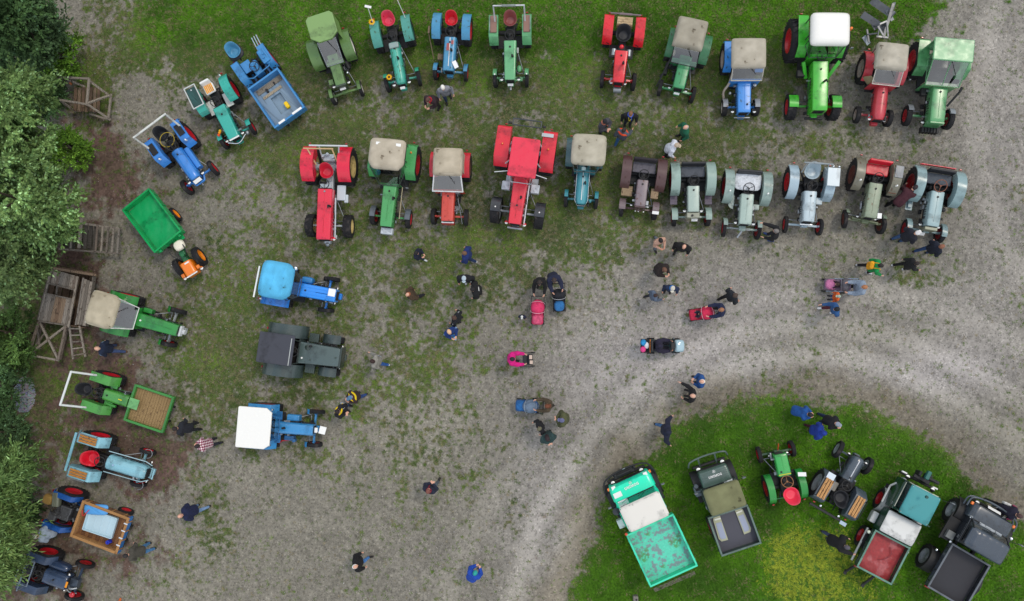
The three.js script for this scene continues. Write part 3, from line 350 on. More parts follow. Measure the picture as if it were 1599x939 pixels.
  obj('gear_lever', [tube([[0.03, 0.85, hb * 0.45], [0.05, 1.0, hb * 0.42], [0.02, 1.12, hb * 0.5]], 0.012, 8, 5), sp(0.026, [0.02, 1.13, hb * 0.5]), bar([0.14, 0.8, hb * 0.3], [0.17, 1.02, hb * 0.4], 0.01), sp(0.02, [0.17, 1.03, hb * 0.4])], BLACK, t);
  const hz = o.hitch ?? -0.42; obj('drawbar', [bx(0.5, 0.05, 0.06, [0, 0.45, hz], 0.01), beam([0.2, 0.45, hz], [0.1, 0.5, -0.1], 0.05, 0.04), beam([-0.2, 0.45, hz], [-0.1, 0.5, -0.1], 0.05, 0.04), bx(0.12, 0.14, 0.18, [0, 0.58, hz + 0.06], 0.02), beam([0.3, 0.46, hz - 0.2], [0.22, 0.72, -0.12], 0.03, 0.05), beam([-0.3, 0.46, hz - 0.2], [-0.22, 0.72, -0.12], 0.03, 0.05)], IRON, t);
  // bonnet
  if (!hd.none) {
    const HC = paint(hd.col ?? o.col, 0.36), b = obj('bonnet', hoodGeo(hd, hb, hf), HC, t);
    const w = hd.w, h = hd.h; if (hd.seam !== false) obj('bonnet_seam', [bx(hd.strip ? 0.028 : 0.016, 0.012, el * 0.86, [0, h - (hd.strip ? 0.0 : 0.002), hb + el * 0.45])], hd.strip ? paint(hd.strip) : paint(hd.col2 ?? hd.col ?? o.col, 0.8), b);
    const gr = [bx(w * 0.66, 0.34, 0.02, [0, h - 0.3, hf + 0.006], 0.008)]; for (let k = 0; k < 5; k++) gr.push(bx(w * 0.6, 0.012, 0.014, [0, h - 0.42 + k * 0.06, hf + 0.02])); obj('grille', gr, BLACK, b);
    for (const s of [-1, 1]) { const lv = []; for (let k = 0; k < 7; k++) lv.push(bx(0.012, 0.16, 0.022, [s * (w / 2 + 0.002), h - 0.32, hb + el * (0.3 + k * 0.07)])); obj('louvre', lv, BLACK, b); }
    obj('filler_cap', [cy(0.035, 0.04, 0.045, [hd.capX ?? 0, h + 0.012, hb + el * (hd.cap ?? 0.16)])], hd.capM ?? BLACK, b);
    if (hd.dash !== false) obj('dashboard', [bx(w * 0.86, 0.2, 0.05, [0, h - 0.14, hb - 0.028], 0.02), ...[-0.1, 0.02, 0.12].map(x => cy(0.035, 0.035, 0.02, [x, h - 0.1, hb - 0.058], [Math.PI / 2, 0, 0]))], BLACK, t);
    if (hd.nose) obj('radiator_shell', [bx(w * 0.98, 0.6, 0.09, [0, h - 0.32, hf + 0.03], 0.03)], paint(hd.nose), b);
  }
  if (o.exh !== false) { const e = o.exh ?? {}, ex = e.x ?? hd.w * 0.2, ez = hb + el * (e.t ?? 0.42), eh = e.h ?? 0.28; e.low ? obj('exhaust_pipe', [tube([[hd.w * 0.4, 0.7, hb + el * 0.4], [hd.w * 0.6 + 0.06, 0.5, hb + el * 0.3], [hd.w * 0.6, 0.42, 0.1]], 0.04, 18, 8)], IRON, t) : obj('exhaust_pipe', [cy(0.03, 0.03, eh, [ex, hd.h + eh / 2 - 0.02, ez]), cy(0.045, 0.045, eh * 0.4, [ex, hd.h + eh * 0.3, ez]), tube([[ex, hd.h + eh - 0.03, ez], [ex, hd.h + eh + 0.02, ez + 0.02], [ex + 0.02, hd.h + eh + 0.04, ez + 0.12]], 0.028, 8, 8)], IRON, t); }
  // lamps on the nose
  if (o.lamps !== false) for (const s of [-1, 1]) { const L = o.lamps ?? {}; const x = s * (L.x ?? hd.w / 2 + 0.09), z = (L.z ?? hf - 0.08), y = L.y ?? hd.h - 0.22; const g = lamp(t, 'headlight', [x, y, z], L.r ?? 0.075, LENS, L.col ? paint(L.col) : IRON); obj('lamp_bracket', [bar([0, -0.02, -0.02], [-s * 0.12, -0.12, -0.04], 0.014, 5)], IRON, g); }
  if (o.plate) { const p = o.plate; obj('number_plate', [bx(p.w ?? 0.3, p.h ?? 0.16, 0.012, [0, 0, 0], 0.004)], WHITE, t, [p.x ?? 0, p.y ?? hd.h - 0.28, hf + (p.z ?? 0.1)], [p.tilt ?? -0.9, p.yaw ?? 0, 0]); }
  if (o.paper) { const p = loc(...o.paper.c, hd.h + 0.01); obj('paper_sheet', [bx(o.paper.w ?? 0.18, 0.006, o.paper.l ?? 0.24)], WHITE, t, [p.x, (o.paper.y ?? hd.h) + 0.012, p.z], [0.06, o.paper.a ?? 0.4, 0]); }
  // rear mudguards
  const f = { type: 'arc', w: rw + 0.1, a0: 28, a1: 160, ...o.fender }, FC = paint(f.col ?? o.col), R1 = rr + (f.gap ?? 0.07);
  if (f.type !== 'none') for (const s of [-1, 1]) {
    const x = s * (tr + (f.out ?? -0.02)); let pts;
    if (f.type === 'arc') pts = arcPts(0, rr, R1, f.a1, f.a0);
    else if (f.type === 'flat') { const y = rr * 2 + 0.05; pts = [[-rr * 0.98, y - 0.32], [-rr * 0.86, y - 0.05], [-rr * 0.78, y], [rr * 0.55, y], [rr * 0.64, y - 0.03], [rr * 0.98, y - 0.45]]; }
    else pts = [[-rr * 1.0, rr * 1.35], [-rr * 0.72, rr * 1.86], [-rr * 0.3, R1 + rr], [rr * 0.35, R1 + rr], [rr * 0.78, rr * 1.84], [rr * 1.06, rr * 1.3], [rr * 1.12, rr * 0.95]];
    const g = [ribbon(pts, 0.02, f.w, x)], xi = x - s * f.w / 2, xo = x + s * f.w / 2, skirt = pts.map(p => [p[0], p[1] - 0.004]);
    const inner = skirt.map(p => { const a = Math.atan2(p[1] - rr, p[0]); return [Math.cos(a) * rr * 0.55, rr + Math.sin(a) * rr * 0.55]; }).reverse(), sh = new THREE.Shape(skirt.concat(inner).map(p => new THREE.Vector2(p[0], p[1])));
    g.push(new THREE.ExtrudeGeometry(sh, { depth: 0.018, bevelEnabled: false }).rotateY(-Math.PI / 2).translate(xi + (s > 0 ? 0.02 : -0.002), 0, 0));
    const lip = pts.map(p => { const a = Math.atan2(p[1] - rr, p[0]), q = Math.hypot(p[0], p[1] - rr) - 0.045; return [Math.cos(a) * q, rr + Math.sin(a) * q]; }).reverse(); g.push(new THREE.ExtrudeGeometry(new THREE.Shape(pts.concat(lip).map(p => new THREE.Vector2(p[0], p[1]))), { depth: 0.014, bevelEnabled: false }).rotateY(-Math.PI / 2).translate(xo + (s > 0 ? 0.012 : 0.002), 0, 0));
    const fm = obj('mudguard', g, FC, t);
    if (f.bench) { const y = Math.max(...pts.map(p => p[1])); for (let k = 0; k < 3; k++) obj('slat', [bx(f.w * 0.2, 0.03, rr * (f.bl ?? 1.2), [x + (k - 1) * f.w * 0.25, y + 0.05, f.bz ?? -0.05], 0.008)], wood(f.bench), fm); obj('bench_rail', polyTube([[xo, y, -rr * 0.7], [xo, y + 0.14, -rr * 0.7], [xo, y + 0.14, rr * 0.45], [xo, y, rr * 0.45]], 0.014, 6), f.railM ?? STEEL, fm); }
    if (f.pad) { const y = Math.max(...pts.map(p => p[1])); obj('seat_pad', [bx(f.w * 0.72, 0.07, rr * 1.15, [x, y + 0.036, -0.1], 0.03)], plain(f.pad, 0.8), fm); obj('hand_rail', polyTube([[xo - s * 0.04, y, -rr * 0.7], [xo - s * 0.04, y + 0.13, -rr * 0.6], [xo - s * 0.04, y + 0.13, rr * 0.3], [xo - s * 0.04, y, rr * 0.42]], 0.014, 6), STEEL, fm); }
    if (f.lampM !== false) obj('tail_light', [bx(0.09, 0.07, 0.05, [x, Math.min(rr * 1.6, pts[0][1] + 0.1), -R1 - 0.0], 0.015)], paint('#a01418', 0.3), fm);
    if (f.mark) { const y = Math.max(...pts.map(p => p[1])); obj('marker_light', [cy(0.035, 0.04, 0.09, [x, y + 0.03, f.markZ ?? rr * 0.3]), sp(0.035, [x, y + 0.08, f.markZ ?? rr * 0.3])], f.mark, fm); }
    if (f.rib) { const y = Math.max(...pts.map(p => p[1])); for (let k = 0; k < 4; k++) obj('grip_rib', [bx(f.w * 0.8, 0.014, 0.03, [x, y + 0.004, rr * (0.28 + k * 0.08)])], FC, fm); }
    if (f.toolbox) { const y = Math.max(...pts.map(p => p[1])); obj('tool_box', [bx(f.w * 0.7, 0.12, 0.3, [x, y + 0.06, -0.1], 0.015)], FC, fm); }
  }
  // front mudguards
  if (o.ff) for (const s of [-1, 1]) { const e = o.ff, g = obj('front_mudguard', [ribbon(arcPts(wb, fr, fr + 0.05, e.a1 ?? 175, e.a0 ?? 75, 9), 0.014, e.w ?? fw + 0.05, s * ft), ribbon(arcPts(wb, fr, fr + 0.05, e.a1 ?? 175, e.a0 ?? 75, 9), 0.06, 0.012, s * (ft - (e.w ?? fw + 0.05) / 2 + 0.006))], paint(e.col ?? o.col), t); obj('mudguard_stay', [bar([s * (ft - 0.1), fr + 0.1, wb], [s * ft, fr * 2 + 0.03, wb - 0.03], 0.012, 5)], IRON, g); if (e.mark) obj('marker_light', [sp(0.035, [s * ft, fr * 2 + 0.08, wb - 0.05])], e.mark, g); }
  // seat
  if (o.seat) {
    const s = o.seat, c = loc(...s.c, s.h ?? 1.0), SM = s.M ?? paint(s.col, 0.5); c.x *= 0.5;
    if (s.type === 'bucket') bucketSeat([c.x, (s.h ?? 1.0) - 0.06, c.z], SM, t, s);
    else if (s.type === 'bench') { const w = s.w ?? tr * 2 - rw - 0.16, y = s.h ?? 0.95; const q = obj('seat', [bx(w, 0.12, s.d ?? 0.42, [0, y, c.z], 0.04)], SM, t); obj('backrest', [bx(w, s.bh ?? 0.36, 0.1, [0, y + 0.24, c.z - (s.d ?? 0.42) / 2 - 0.05], 0.04, [-0.12, 0, 0])], s.backM ?? SM, t); obj('seat_frame', [bx(w * 0.9, 0.24, 0.36, [0, y - 0.18, c.z], 0.02)], IRON, t); if (s.cloth) obj('seat_cover', [put(softRoof(w * 1.04, (s.d ?? 0.42) + 0.3, 0.03, seed, { folds: 9, deep: 0.05, pow: 5, drop: 0.06 }), [0, y + 0.075, c.z + 0.06])], cloth('#e4e8ee'), t); }
    else { const y = s.h ?? 1.0, w = s.w ?? 0.44; obj('seat', [bx(w, 0.12, 0.42, [c.x, y, c.z], 0.05)], SM, t); obj('backrest', [bx(w * 0.95, s.bh ?? 0.3, 0.1, [c.x, y + 0.17, c.z - 0.23], 0.05, [-0.2, 0, 0])], s.backM ?? SM, t); if (s.slat) for (let k = -2; k <= 2; k++) obj('slat', [bx(0.055, 0.025, 0.36, [c.x + k * 0.072, y + 0.068, c.z], 0.008)], paint(s.slat), t); obj('seat_post', [cy(0.05, 0.08, 0.3, [c.x, y - 0.2, c.z])], IRON, t); }
  }
  if (o.wheelM !== null) steering(t, [o.sx ?? 0, o.sy ?? hd.h + 0.1, hb - (o.sd ?? 0.2)], o.sr ?? 0.19, o.stilt ?? 0.35, o.wheelM ?? BLACK);
  // roof, posts, windscreen
  if (o.roof) {
    const f = { h: 2.1, w: 1.2, l: 1.1, t: 0.1, ...o.roof }, c = loc(...f.c, f.h), z1 = c.z + f.l / 2, z0 = c.z - f.l / 2, hw = f.w / 2 - 0.06, RM = f.M ?? canvasM(f.col), x0 = c.x * (f.xk ?? 0.6), Y = f.h - f.t;
    let g; if (f.type === 'poly') { const k = f.ch ?? 0.2, kb = f.chb ?? 0.05; const out = [[-f.w / 2, -f.l / 2 + kb], [-f.w / 2 + kb, -f.l / 2], [f.w / 2 - kb, -f.l / 2], [f.w / 2, -f.l / 2 + kb], [f.w / 2, f.l / 2 - k], [f.w / 2 - k * (f.chx ?? 0.9), f.l / 2], [-f.w / 2 + k * (f.chx ?? 0.9), f.l / 2], [-f.w / 2, f.l / 2 - k]]; g = slab(out, 0, f.t, Math.min(f.bev ?? 0.035, f.t * 0.45)); }
    else g = softRoof(f.w, f.l, f.t, seed + 3, f);
    const rf = obj('roof', [g], RM, t, [x0, Y, c.z]);
    const wz = f.wz ?? Math.max(z1 + 0.05, hb + 0.05), wy = f.wy ?? hd.h + 0.03, ww = f.ww ?? hw - 0.05, wt = f.wt ?? hw - 0.02, FM = f.frame ?? (f.col && f.type === 'poly' ? RM : STEEL), zt = z1 - 0.07;
    const posts = []; for (const s of [-1, 1]) { posts.push(beam([x0 + s * hw, Y + 0.02, z0 + 0.08], [s * (tr - rw / 2 - 0.03), rr * 1.5, z0 + 0.05], 0.04, 0.04), beam([x0 + s * hw, Y + 0.02, (z0 + z1) / 2 + 0.1], [s * (tr - rw / 2), rr * 1.9, (z0 + z1) / 2 + 0.1], 0.035, 0.035)); }
    posts.forEach(q => obj('roof_post', [q], FM, t));
    { const fw2 = tr * 2 - rw - 0.06, fz0 = Math.min(-0.35, z0), fz1 = wz - 0.02; obj('cab_floor', [bx(fw2, 0.03, fz1 - fz0, [0, 0.585, (fz0 + fz1) / 2], 0.01)], BLACK, t); obj('scuttle', [bx(Math.max(ww * 2, 0.3), wy - 0.62, 0.03, [x0 * 0.4, (wy - 0.04 + 0.6) / 2, Math.min(wz - 0.05, Math.max(hb - 0.02, wz - 0.2))], 0.01)], paint(o.col), t); }
    if (f.screen !== false) {
      const A = [x0 - wt, Y - 0.03, zt], B = [x0 + wt, Y - 0.03, zt], Cc = [x0 * 0.4 + ww, wy, wz], D = [x0 * 0.4 - ww, wy, wz], rnd = (p, q) => p.map((v, i) => lerp(v, q[i], 0.5));
      obj('screen_frame', polyTube([A, B, Cc, D, A], f.fr ?? 0.018, 6), f.frameM ?? FM, t); if (f.split) obj('screen_bar', [bar(rnd(A, B), rnd(Cc, D), 0.014, 6)], f.frameM ?? FM, t);
      const v = [...A, ...B, ...Cc, ...A, ...Cc, ...D], gg = new THREE.BufferGeometry(); gg.setAttribute('position', new THREE.Float32BufferAttribute(v, 3)); gg.computeVertexNormals(); obj('windscreen', [gg], GLASS, t);
      obj('wiper', [bar(rnd(A, B).map((q, i) => q + (i === 1 ? 0.02 : 0)), [x0 + wt * 0.55, lerp(Y, wy, 0.55) + 0.03, lerp(zt, wz, 0.55) + 0.02], 0.008, 5)], BLACK, t);
      if (f.cowl) { obj('cowl', [bx(ww * 2, 0.06, 0.16, [x0 * 0.4, wy - 0.03, wz - 0.06], 0.02), bx(ww * 2, 0.4, 0.03, [x0 * 0.4, wy - 0.24, wz - 0.12], 0.01)], paint(f.cowl), t); }
      if (f.quarter) for (const s of [-1, 1]) { const a = s < 0 ? A : B, b = s < 0 ? D : Cc, c3 = [x0 + s * hw, Y - 0.03, z1 - 0.35], d3 = [s * (tr - rw / 2), wy, z1 - 0.3], v2 = [...a, ...b, ...d3, ...a, ...d3, ...c3], q = new THREE.BufferGeometry(); q.setAttribute('position', new THREE.Float32BufferAttribute(v2, 3)); q.computeVertexNormals(); obj('side_window', [q], GLASS, t); obj('window_frame', polyTube([b, d3, c3], 0.014, 6), f.frameM ?? FM, t); }
    }
    if (f.sheet) for (const s of [-1, 1]) obj('side_sheet', [bx(0.025, Y - rr * 1.9, f.l * 0.7, [x0 + s * (hw + 0.03), (Y + rr * 1.9) / 2, c.z - 0.08], 0.01)], RM, t);
    if (f.rear) obj('rear_sheet', [bx(hw * 2, Y - 1.2, 0.02, [x0, (Y + 1.2) / 2, z0 + 0.06])], RM, t);
  }
  if (o.rollbar) { const b = o.rollbar, c = loc(...b.c, b.h ?? 2.0), w = b.w ?? tr, y = b.h ?? 2.0; obj('roll_bar', polyTube([[-w, rr * 1.7, b.z0 ?? -0.1], [-w, y, c.z], [w, y, c.z], [w, rr * 1.7, b.z0 ?? -0.1]], b.r ?? 0.032, 8), b.M ?? paint('#c9cccf', 0.4), t); if (b.sleeve) obj('bar_sleeve', [cy(0.045, 0.045, w * 0.9, [0, y, c.z], [0, 0, Math.PI / 2])], b.sleeve, t); }
  if (o.extra) { MIR = true; o.extra({ t, loc: (a, b, c) => { const q = loc(a, b, c); q.x *= -1; return q; }, wb, hb, hf, el, r, rr, rw, tr, fr, ft, fw, hd, C }); MIR = false; }
  OLD = false; return t;
}
const barM = (c, rough = 0.45) => paint(c, rough);
// ---------- the back row, from the green cab tractor to the green cab tractor ----------
tractor({ label: 'olive green tractor with a chamfered green metal cab roof, first in the back row', col: '#5f8046', R: [514.8, 72.9], F: [541.1, 144.8], rim: '#e8e6dc', rr: 0.62, rw: 0.26, tr: 0.7, fr: 0.33, ft: 0.6,
  hood: { b: [522, 84], f: [534.5, 131], w: 0.44, h: 1.25, style: 'flat', nose: '#3d4a3c' }, fender: { w: 0.42, a0: 12, a1: 168 }, ff: { a0: 70, a1: 180, w: 0.14 }, seat: { type: 'pad', c: [506, 48], col: '#2b2b2b' }, axle: '#6d8f52',
  roof: { type: 'poly', c: [504.7, 41.5], h: 2.15, w: 1.12, l: 1.12, t: 0.12, ch: 0.24, chb: 0.12, chx: 1.25, M: paint('#7d9e5e', 0.5), wz: 0.82, wy: 1.27, ww: 0.34, wt: 0.38, cowl: '#6d8f52', rear: true, sheet: true }, plate: { w: 0.24, h: 0.1 }, exh: { low: true },
  extra: ({ t, hb, el }) => { obj('exhaust_silencer', [cy(0.09, 0.09, 0.34, [-0.42, 0.8, hb + el * 0.35], [Math.PI / 2, 0, 0.2]), cy(0.05, 0.05, 0.1, [-0.4, 0.92, hb + el * 0.55])], IRON, t); obj('air_filter', [sp(0.06, [-0.36, 0.95, hb + el * 0.62])], CHROME, t); obj('battery_box', [bx(0.2, 0.16, 0.22, [0.42, 0.72, hb + el * 0.7], 0.02)], paint('#6d8f52'), t); } });
tractor({ label: 'turquoise tractor with a red pan seat, worn mudguards and yellow flowers', old: true, col: '#3fa893', R: [610.5, 46.4], F: [629.4, 125.6], rim: '#2c6f5f', rr: 0.6, tr: 0.66, fr: 0.36, ft: 0.66, rw: 0.28,
  hood: { b: [615.9, 65.2], f: [628.3, 130], w: 0.44, h: 1.2, style: 'round', strip: '#5cc7b2' }, fender: { w: 0.36, a0: 35, a1: 150, col: '#4c9a8d' }, ff: { a0: 110, a1: 190, w: 0.16, col: '#2f9c7a' }, seat: { type: 'bucket', c: [605.3, 32.6], col: '#e0405c', r: 0.25 }, plate: { w: 0.2, h: 0.1 },
  extra: ({ t, wb, rr, tr, hb, hd }) => { obj('fuel_tank', [bx(0.4, 0.16, 0.24, [0, hd.h - 0.02, hb + 0.14], 0.05)], paint('#8fa3a0', 0.5), t);
    for (const [s, lean] of [[1, -0.3], [-1, 0.12]]) { const p = obj('flag_pole', [bar([s * tr, rr * 2, -0.35], [s * tr + lean * 0.3, rr * 2 + 1.1, -0.6], 0.014)], WHITE, t); if (s > 0) obj('pennant', [bx(0.26, 0.012, 0.09, [s * tr - 0.1, rr * 2 + 1.08, -0.6], 0.004, [0.3, 0.4, 0])], WHITE, p); }
    for (const p of [[tr + 0.02, rr * 2 + 0.14, -0.4, 0.13], [0.46, 0.95, wb - 0.05, 0.12]]) { const f = obj('sunflower', [...Array(12)].map((_, k) => { const a = k / 12 * 6.283; return put(new THREE.SphereGeometry(1, 8, 5), [p[0] + Math.cos(a) * p[3] * 0.68, p[1], p[2] + Math.sin(a) * p[3] * 0.68], [0, -a, 0], [p[3] * 0.4, 0.012, p[3] * 0.16]); }), plain('#f2b705', 0.8), t); obj('flower_head', [put(new THREE.SphereGeometry(1, 10, 6), [p[0], p[1] + 0.012, p[2]], [0, 0, 0], [p[3] * 0.42, 0.03, p[3] * 0.42])], plain('#4a2a10', 0.9), f); } } });
tractor({ label: 'steel blue tractor with a red pan seat and a white sheet on its bonnet', old: true, col: '#4690b8', R: [704.6, 39.3], F: [704.2, 113], rim: '#c02a30', rr: 0.6, tr: 0.62, fr: 0.33, ft: 0.62, rw: 0.25,
  hood: { b: [702.7, 57.5], f: [702.7, 110], w: 0.5, h: 1.18, style: 'soft', strip: '#e6e6e2' }, fender: { w: 0.33, a0: 38, a1: 145 }, ff: { a0: 85, a1: 185, w: 0.17 }, seat: { type: 'bucket', c: [703.9, 31.6], col: '#d81f30', r: 0.24 }, paper: { c: [710.8, 100.7], w: 0.17, l: 0.3, a: 0.5 }, lamps: { x: 0.2, y: 0.85, z: undefined },
  extra: ({ t, hb, el, tr, rr }) => { obj('mower_bar', [bar([tr + 0.32, 0.95, 0.25], [tr + 0.12, 0.45, hb + el * 0.5], 0.022), bx(0.09, 0.05, 0.3, [tr + 0.3, 0.98, 0.15], 0.01), bx(0.3, 0.2, 0.26, [tr - 0.2, 0.5, hb + el * 0.45], 0.03)], wood('#8c7c66'), t); obj('rust_patch', [bx(0.13, 0.006, 0.3, [0.06, 1.181, hb + el * 0.3], 0.003), bx(0.1, 0.006, 0.16, [-0.1, 1.181, hb + el * 0.16], 0.003)], paint('#a05050', 0.8), t); obj('rear_rail', [bar([-tr, rr * 1.5, -0.3], [tr, rr * 1.5, -0.3], 0.02)], IRON, t); } });
tractor({ label: 'pale green tractor with a silver roll bar and a brown pan seat', col: '#63a874', R: [796.7, 43.1], F: [798.2, 122.7], rim: '#7c8a72', rr: 0.6, tr: 0.68, fr: 0.36, ft: 0.64, rw: 0.25,
  hood: { b: [797.3, 63.3], f: [797.8, 124], w: 0.5, h: 1.2, style: 'taper', seam: false }, fender: { type: 'flat', w: 0.36, pad: '#8a6a5e', rib: true }, ff: { a0: 95, a1: 170, w: 0.16, mark: LENS }, seat: { type: 'bucket', c: [796.3, 32], col: '#8a4a48', r: 0.25 }, rollbar: { c: [796, 8.5], h: 2.1, w: 0.6 , sleeve: paint('#8c9690') },
  plate: { w: 0.22, h: 0.1, y: 0.8 }, extra: ({ t, wb, ft, fr, hf }) => { obj('front_beam', [bx(ft * 1.5, 0.07, 0.14, [0, fr + 0.2, wb + 0.1], 0.02)], paint('#63a874'), t); obj('front_coupling', [bx(0.08, 0.12, 0.26, [0, 0.6, hf + 0.14], 0.02)], STEEL, t); obj('side_tool_box', [sp(0.1, [-0.36, 0.95, hf - 0.5], [1, 1, 1.4])], paint('#63a874'), t); } });
tractor({ label: 'bright red tractor with a black seat and a wooden crate behind it', col: '#d61f2c', R: [974.8, 44], F: [965, 125.7], rim: '#5a5a5c', rr: 0.58, tr: 0.64, fr: 0.36, ft: 0.63, rw: 0.27,
  hood: { b: [970.7, 79], f: [968.2, 128], w: 0.52, h: 1.2, style: 'taper', seam: false }, fender: { type: 'flat', w: 0.37 }, seat: { type: 'bucket', c: [973.3, 55], M: LEATHER, r: 0.28, h: 1.05 }, wheelM: null, lamps: { x: 0.27, y: 0.82, col: '#d61f2c' },
  extra: ({ t, hb, hf, loc, rr }) => { const c = loc(977.7, 35, 1.1), b = obj('crate_bottom', [bx(0.6, 0.02, 0.3, [0, 0.9, c.z])], wood('#c9ab82'), t); for (const k of [0, 1, 2]) { obj('crate_slat', [bx(0.62, 0.09, 0.02, [0, 0.95 + k * 0.11, c.z + 0.16], 0.005)], wood('#d8bd96'), b); obj('crate_slat', [bx(0.62, 0.09, 0.02, [0, 0.95 + k * 0.11, c.z - 0.16], 0.005)], wood('#d8bd96'), b); } for (const k of [-1, 0, 1]) obj('crate_lid_board', [bx(0.6, 0.02, 0.09, [0, 1.26, c.z + k * 0.1], 0.005)], wood('#dcc39c'), b);
    obj('rear_crossbar', [cy(0.03, 0.03, 1.2, [0, 1.3, c.z - 0.25], [0, 0, Math.PI / 2]), cy(0.045, 0.045, 0.5, [0, 1.3, c.z - 0.25], [0, 0, Math.PI / 2])], paint('#7d6c70', 0.5), t);
    obj('valve_cover', [cy(0.1, 0.1, 0.26, [0.3, 0.98, hb + 0.02], [Math.PI / 2, 0, 0]), cy(0.1, 0.1, 0.26, [-0.3, 0.98, hb + 0.02], [Math.PI / 2, 0, 0]), bx(0.6, 0.08, 0.12, [0, 0.94, hb - 0.02], 0.03)], STEEL, t); obj('red_knob', [sp(0.09, [0.02, 1.2, hb - 0.15])], paint('#d61f2c'), t); obj('front_weight', [cy(0.13, 0.13, 0.3, [0, 0.62, hf + 0.16], [0, 0, Math.PI / 2], 16)], STEEL, t); } });
tractor({ label: 'green tractor with a grey canvas roof and a mower on its side', old: true, col: '#35925a', R: [1073, 77, 0.6], F: [1056.5, 142.3], rim: '#c22c34', rr: 0.6, tr: 0.68, fr: 0.34, ft: 0.66, rw: 0.26,
  hood: { b: [1067.2, 86], f: [1061.3, 137.4], w: 0.48, h: 1.24, style: 'flat' }, fender: { w: 0.34, col: '#3c7a52' }, seat: { type: 'pad', c: [1073, 55], col: '#222' }, axle: '#3c9a62', lamps: { y: 0.8, r: 0.06 }, plate: { w: 0.22, h: 0.09, y: 0.78 },
  roof: { c: [1076.8, 49], h: 2.15, w: 1.15, l: 1.18, t: 0.16, pow: 14, col: '#b2ab9a', folds: 7, deep: 0.03, wz: 0.95, wy: 1.4, ww: 0.5, sheet: true, drop: 0.16, frameM: BLACK, rear: true }, exh: { low: true },
  extra: ({ t, hb, el, hd }) => { obj('mower_frame', [beam([0.5, 1.1, hb - 0.1], [0.82, 0.4, hb + el * 0.9], 0.06, 0.04), beam([0.4, 0.8, hb + 0.2], [0.8, 0.45, hb + el * 0.6], 0.05, 0.04), bx(0.14, 0.24, 0.5, [0.62, 0.6, hb + el * 0.35], 0.03)], IRON, t); obj('rag_bundle', [sp(0.08, [0.5, 1.25, hb + 0.0], [0.8, 1, 1.6])], cloth('#b9a58c'), t); obj('number_card', [bx(0.2, 0.012, 0.16, [-0.34, 1.62, hb - 0.2], 0.005, [0.9, 0.3, 0])], WHITE, t); } });
tractor({ label: 'bright blue tractor with a stained grey canvas roof and a flat windscreen', old: true, col: '#3a8cdc', R: [1162.8, 85.2, 1.15], F: [1155.8, 168], rim: '#b9b4aa', rr: 0.6, tr: 0.64, fr: 0.34, ft: 0.62, rw: 0.26, fw: 0.2,
  hood: { b: [1163.5, 128], f: [1162, 175], w: 0.52, h: 1.2, style: 'flat', capX: 0.1, cap: 0.75 }, fender: { w: 0.3, type: 'flat' }, ff: { a0: 80, a1: 140, w: 0.2, col: '#8c9298' }, seat: { type: 'pad', c: [1168, 85], col: '#222' }, lamps: { x: 0.42, y: 1.0, z: undefined, r: 0.07 },
  roof: { c: [1170.3, 81], h: 2.1, w: 1.28, l: 1.14, t: 0.12, pow: 16, col: '#c4bcab', folds: 6, deep: 0.03, wz: undefined, ww: 0.58, wt: 0.58, wy: 1.5, drop: 0.12, fr: 0.022 , frameM: paint('#b7b2a6') }, exh: { low: true },
  extra: ({ t, hb, el }) => { obj('side_exhaust', [tube([[0.48, 1.25, hb - 0.3], [0.56, 1.0, hb], [0.72, 0.75, hb + 0.25], [0.66, 0.5, hb + 0.5]], 0.05, 18, 8)], paint('#a59a8c', 0.7), t); obj('fuel_filter', [cy(0.06, 0.06, 0.18, [-0.4, 1.05, hb + 0.1]), sp(0.06, [0.5, 0.9, hb + el * 0.3])], STEEL, t); obj('front_bar', [bx(0.62, 0.06, 0.05, [0, 0.72, hb + el + 0.1], 0.015)], STEEL, t); } });
tractor({ label: 'large vivid green tractor with a smooth white cab roof', col: '#3fae2c', R: [1273.1, 65, 0.8], F: [1268.2, 167.2, 0.55], rim: '#b5232e', rr: 0.82, rw: 0.44, tr: 0.86, fr: 0.5, fw: 0.34, ft: 0.82, lugF: 1,
  hood: { b: [1280.6, 95.8], f: [1278.5, 172], w: 0.6, h: 1.6, y0: 0.85, style: 'flat', seam: false }, fender: { type: 'flat', w: 0.36, out: -0.16 }, ff: { a0: 75, a1: 130, w: 0.36 }, seat: { type: 'pad', c: [1290, 62], col: '#222', h: 1.3 }, eng: '#333a35', lamps: false,
  roof: { type: 'soft', c: [1299.1, 42.6], h: 2.65, w: 1.42, l: 1.24, t: 0.16, pow: 9, M: WPAINT, folds: 0, wz: 0.95, wy: 1.66, ww: 0.5, wt: 0.62, cowl: '#3fae2c', quarter: true, drop: 0.1, frame: paint('#39463a'), xk: 1 },
  extra: ({ t, hb, el, hf, rr, tr }) => { obj('beacon', [cy(0.05, 0.06, 0.12, [-0.82, 2.35, 0.1]), sp(0.055, [-0.82, 2.42, 0.1])], AMBER, t); obj('loader_bracket', [beam([-0.4, 1.0, hb + el * 0.25], [-0.72, 1.5, hb - 0.05], 0.12, 0.08), beam([0.4, 1.0, hb + el * 0.25], [0.6, 1.35, hb - 0.05], 0.12, 0.08)], paint('#3fae2c'), t); obj('battery', [bx(0.3, 0.24, 0.26, [0.6, 1.0, hb + 0.3], 0.03)], IRON, t); mirror(t, [-0.7, 2.3, 0.6], [-0.98, 2.0, 0.7], 0.1); obj('front_hitch', [bx(0.7, 0.1, 0.1, [0, 0.75, hf + 0.1], 0.03)], IRON, t); } });
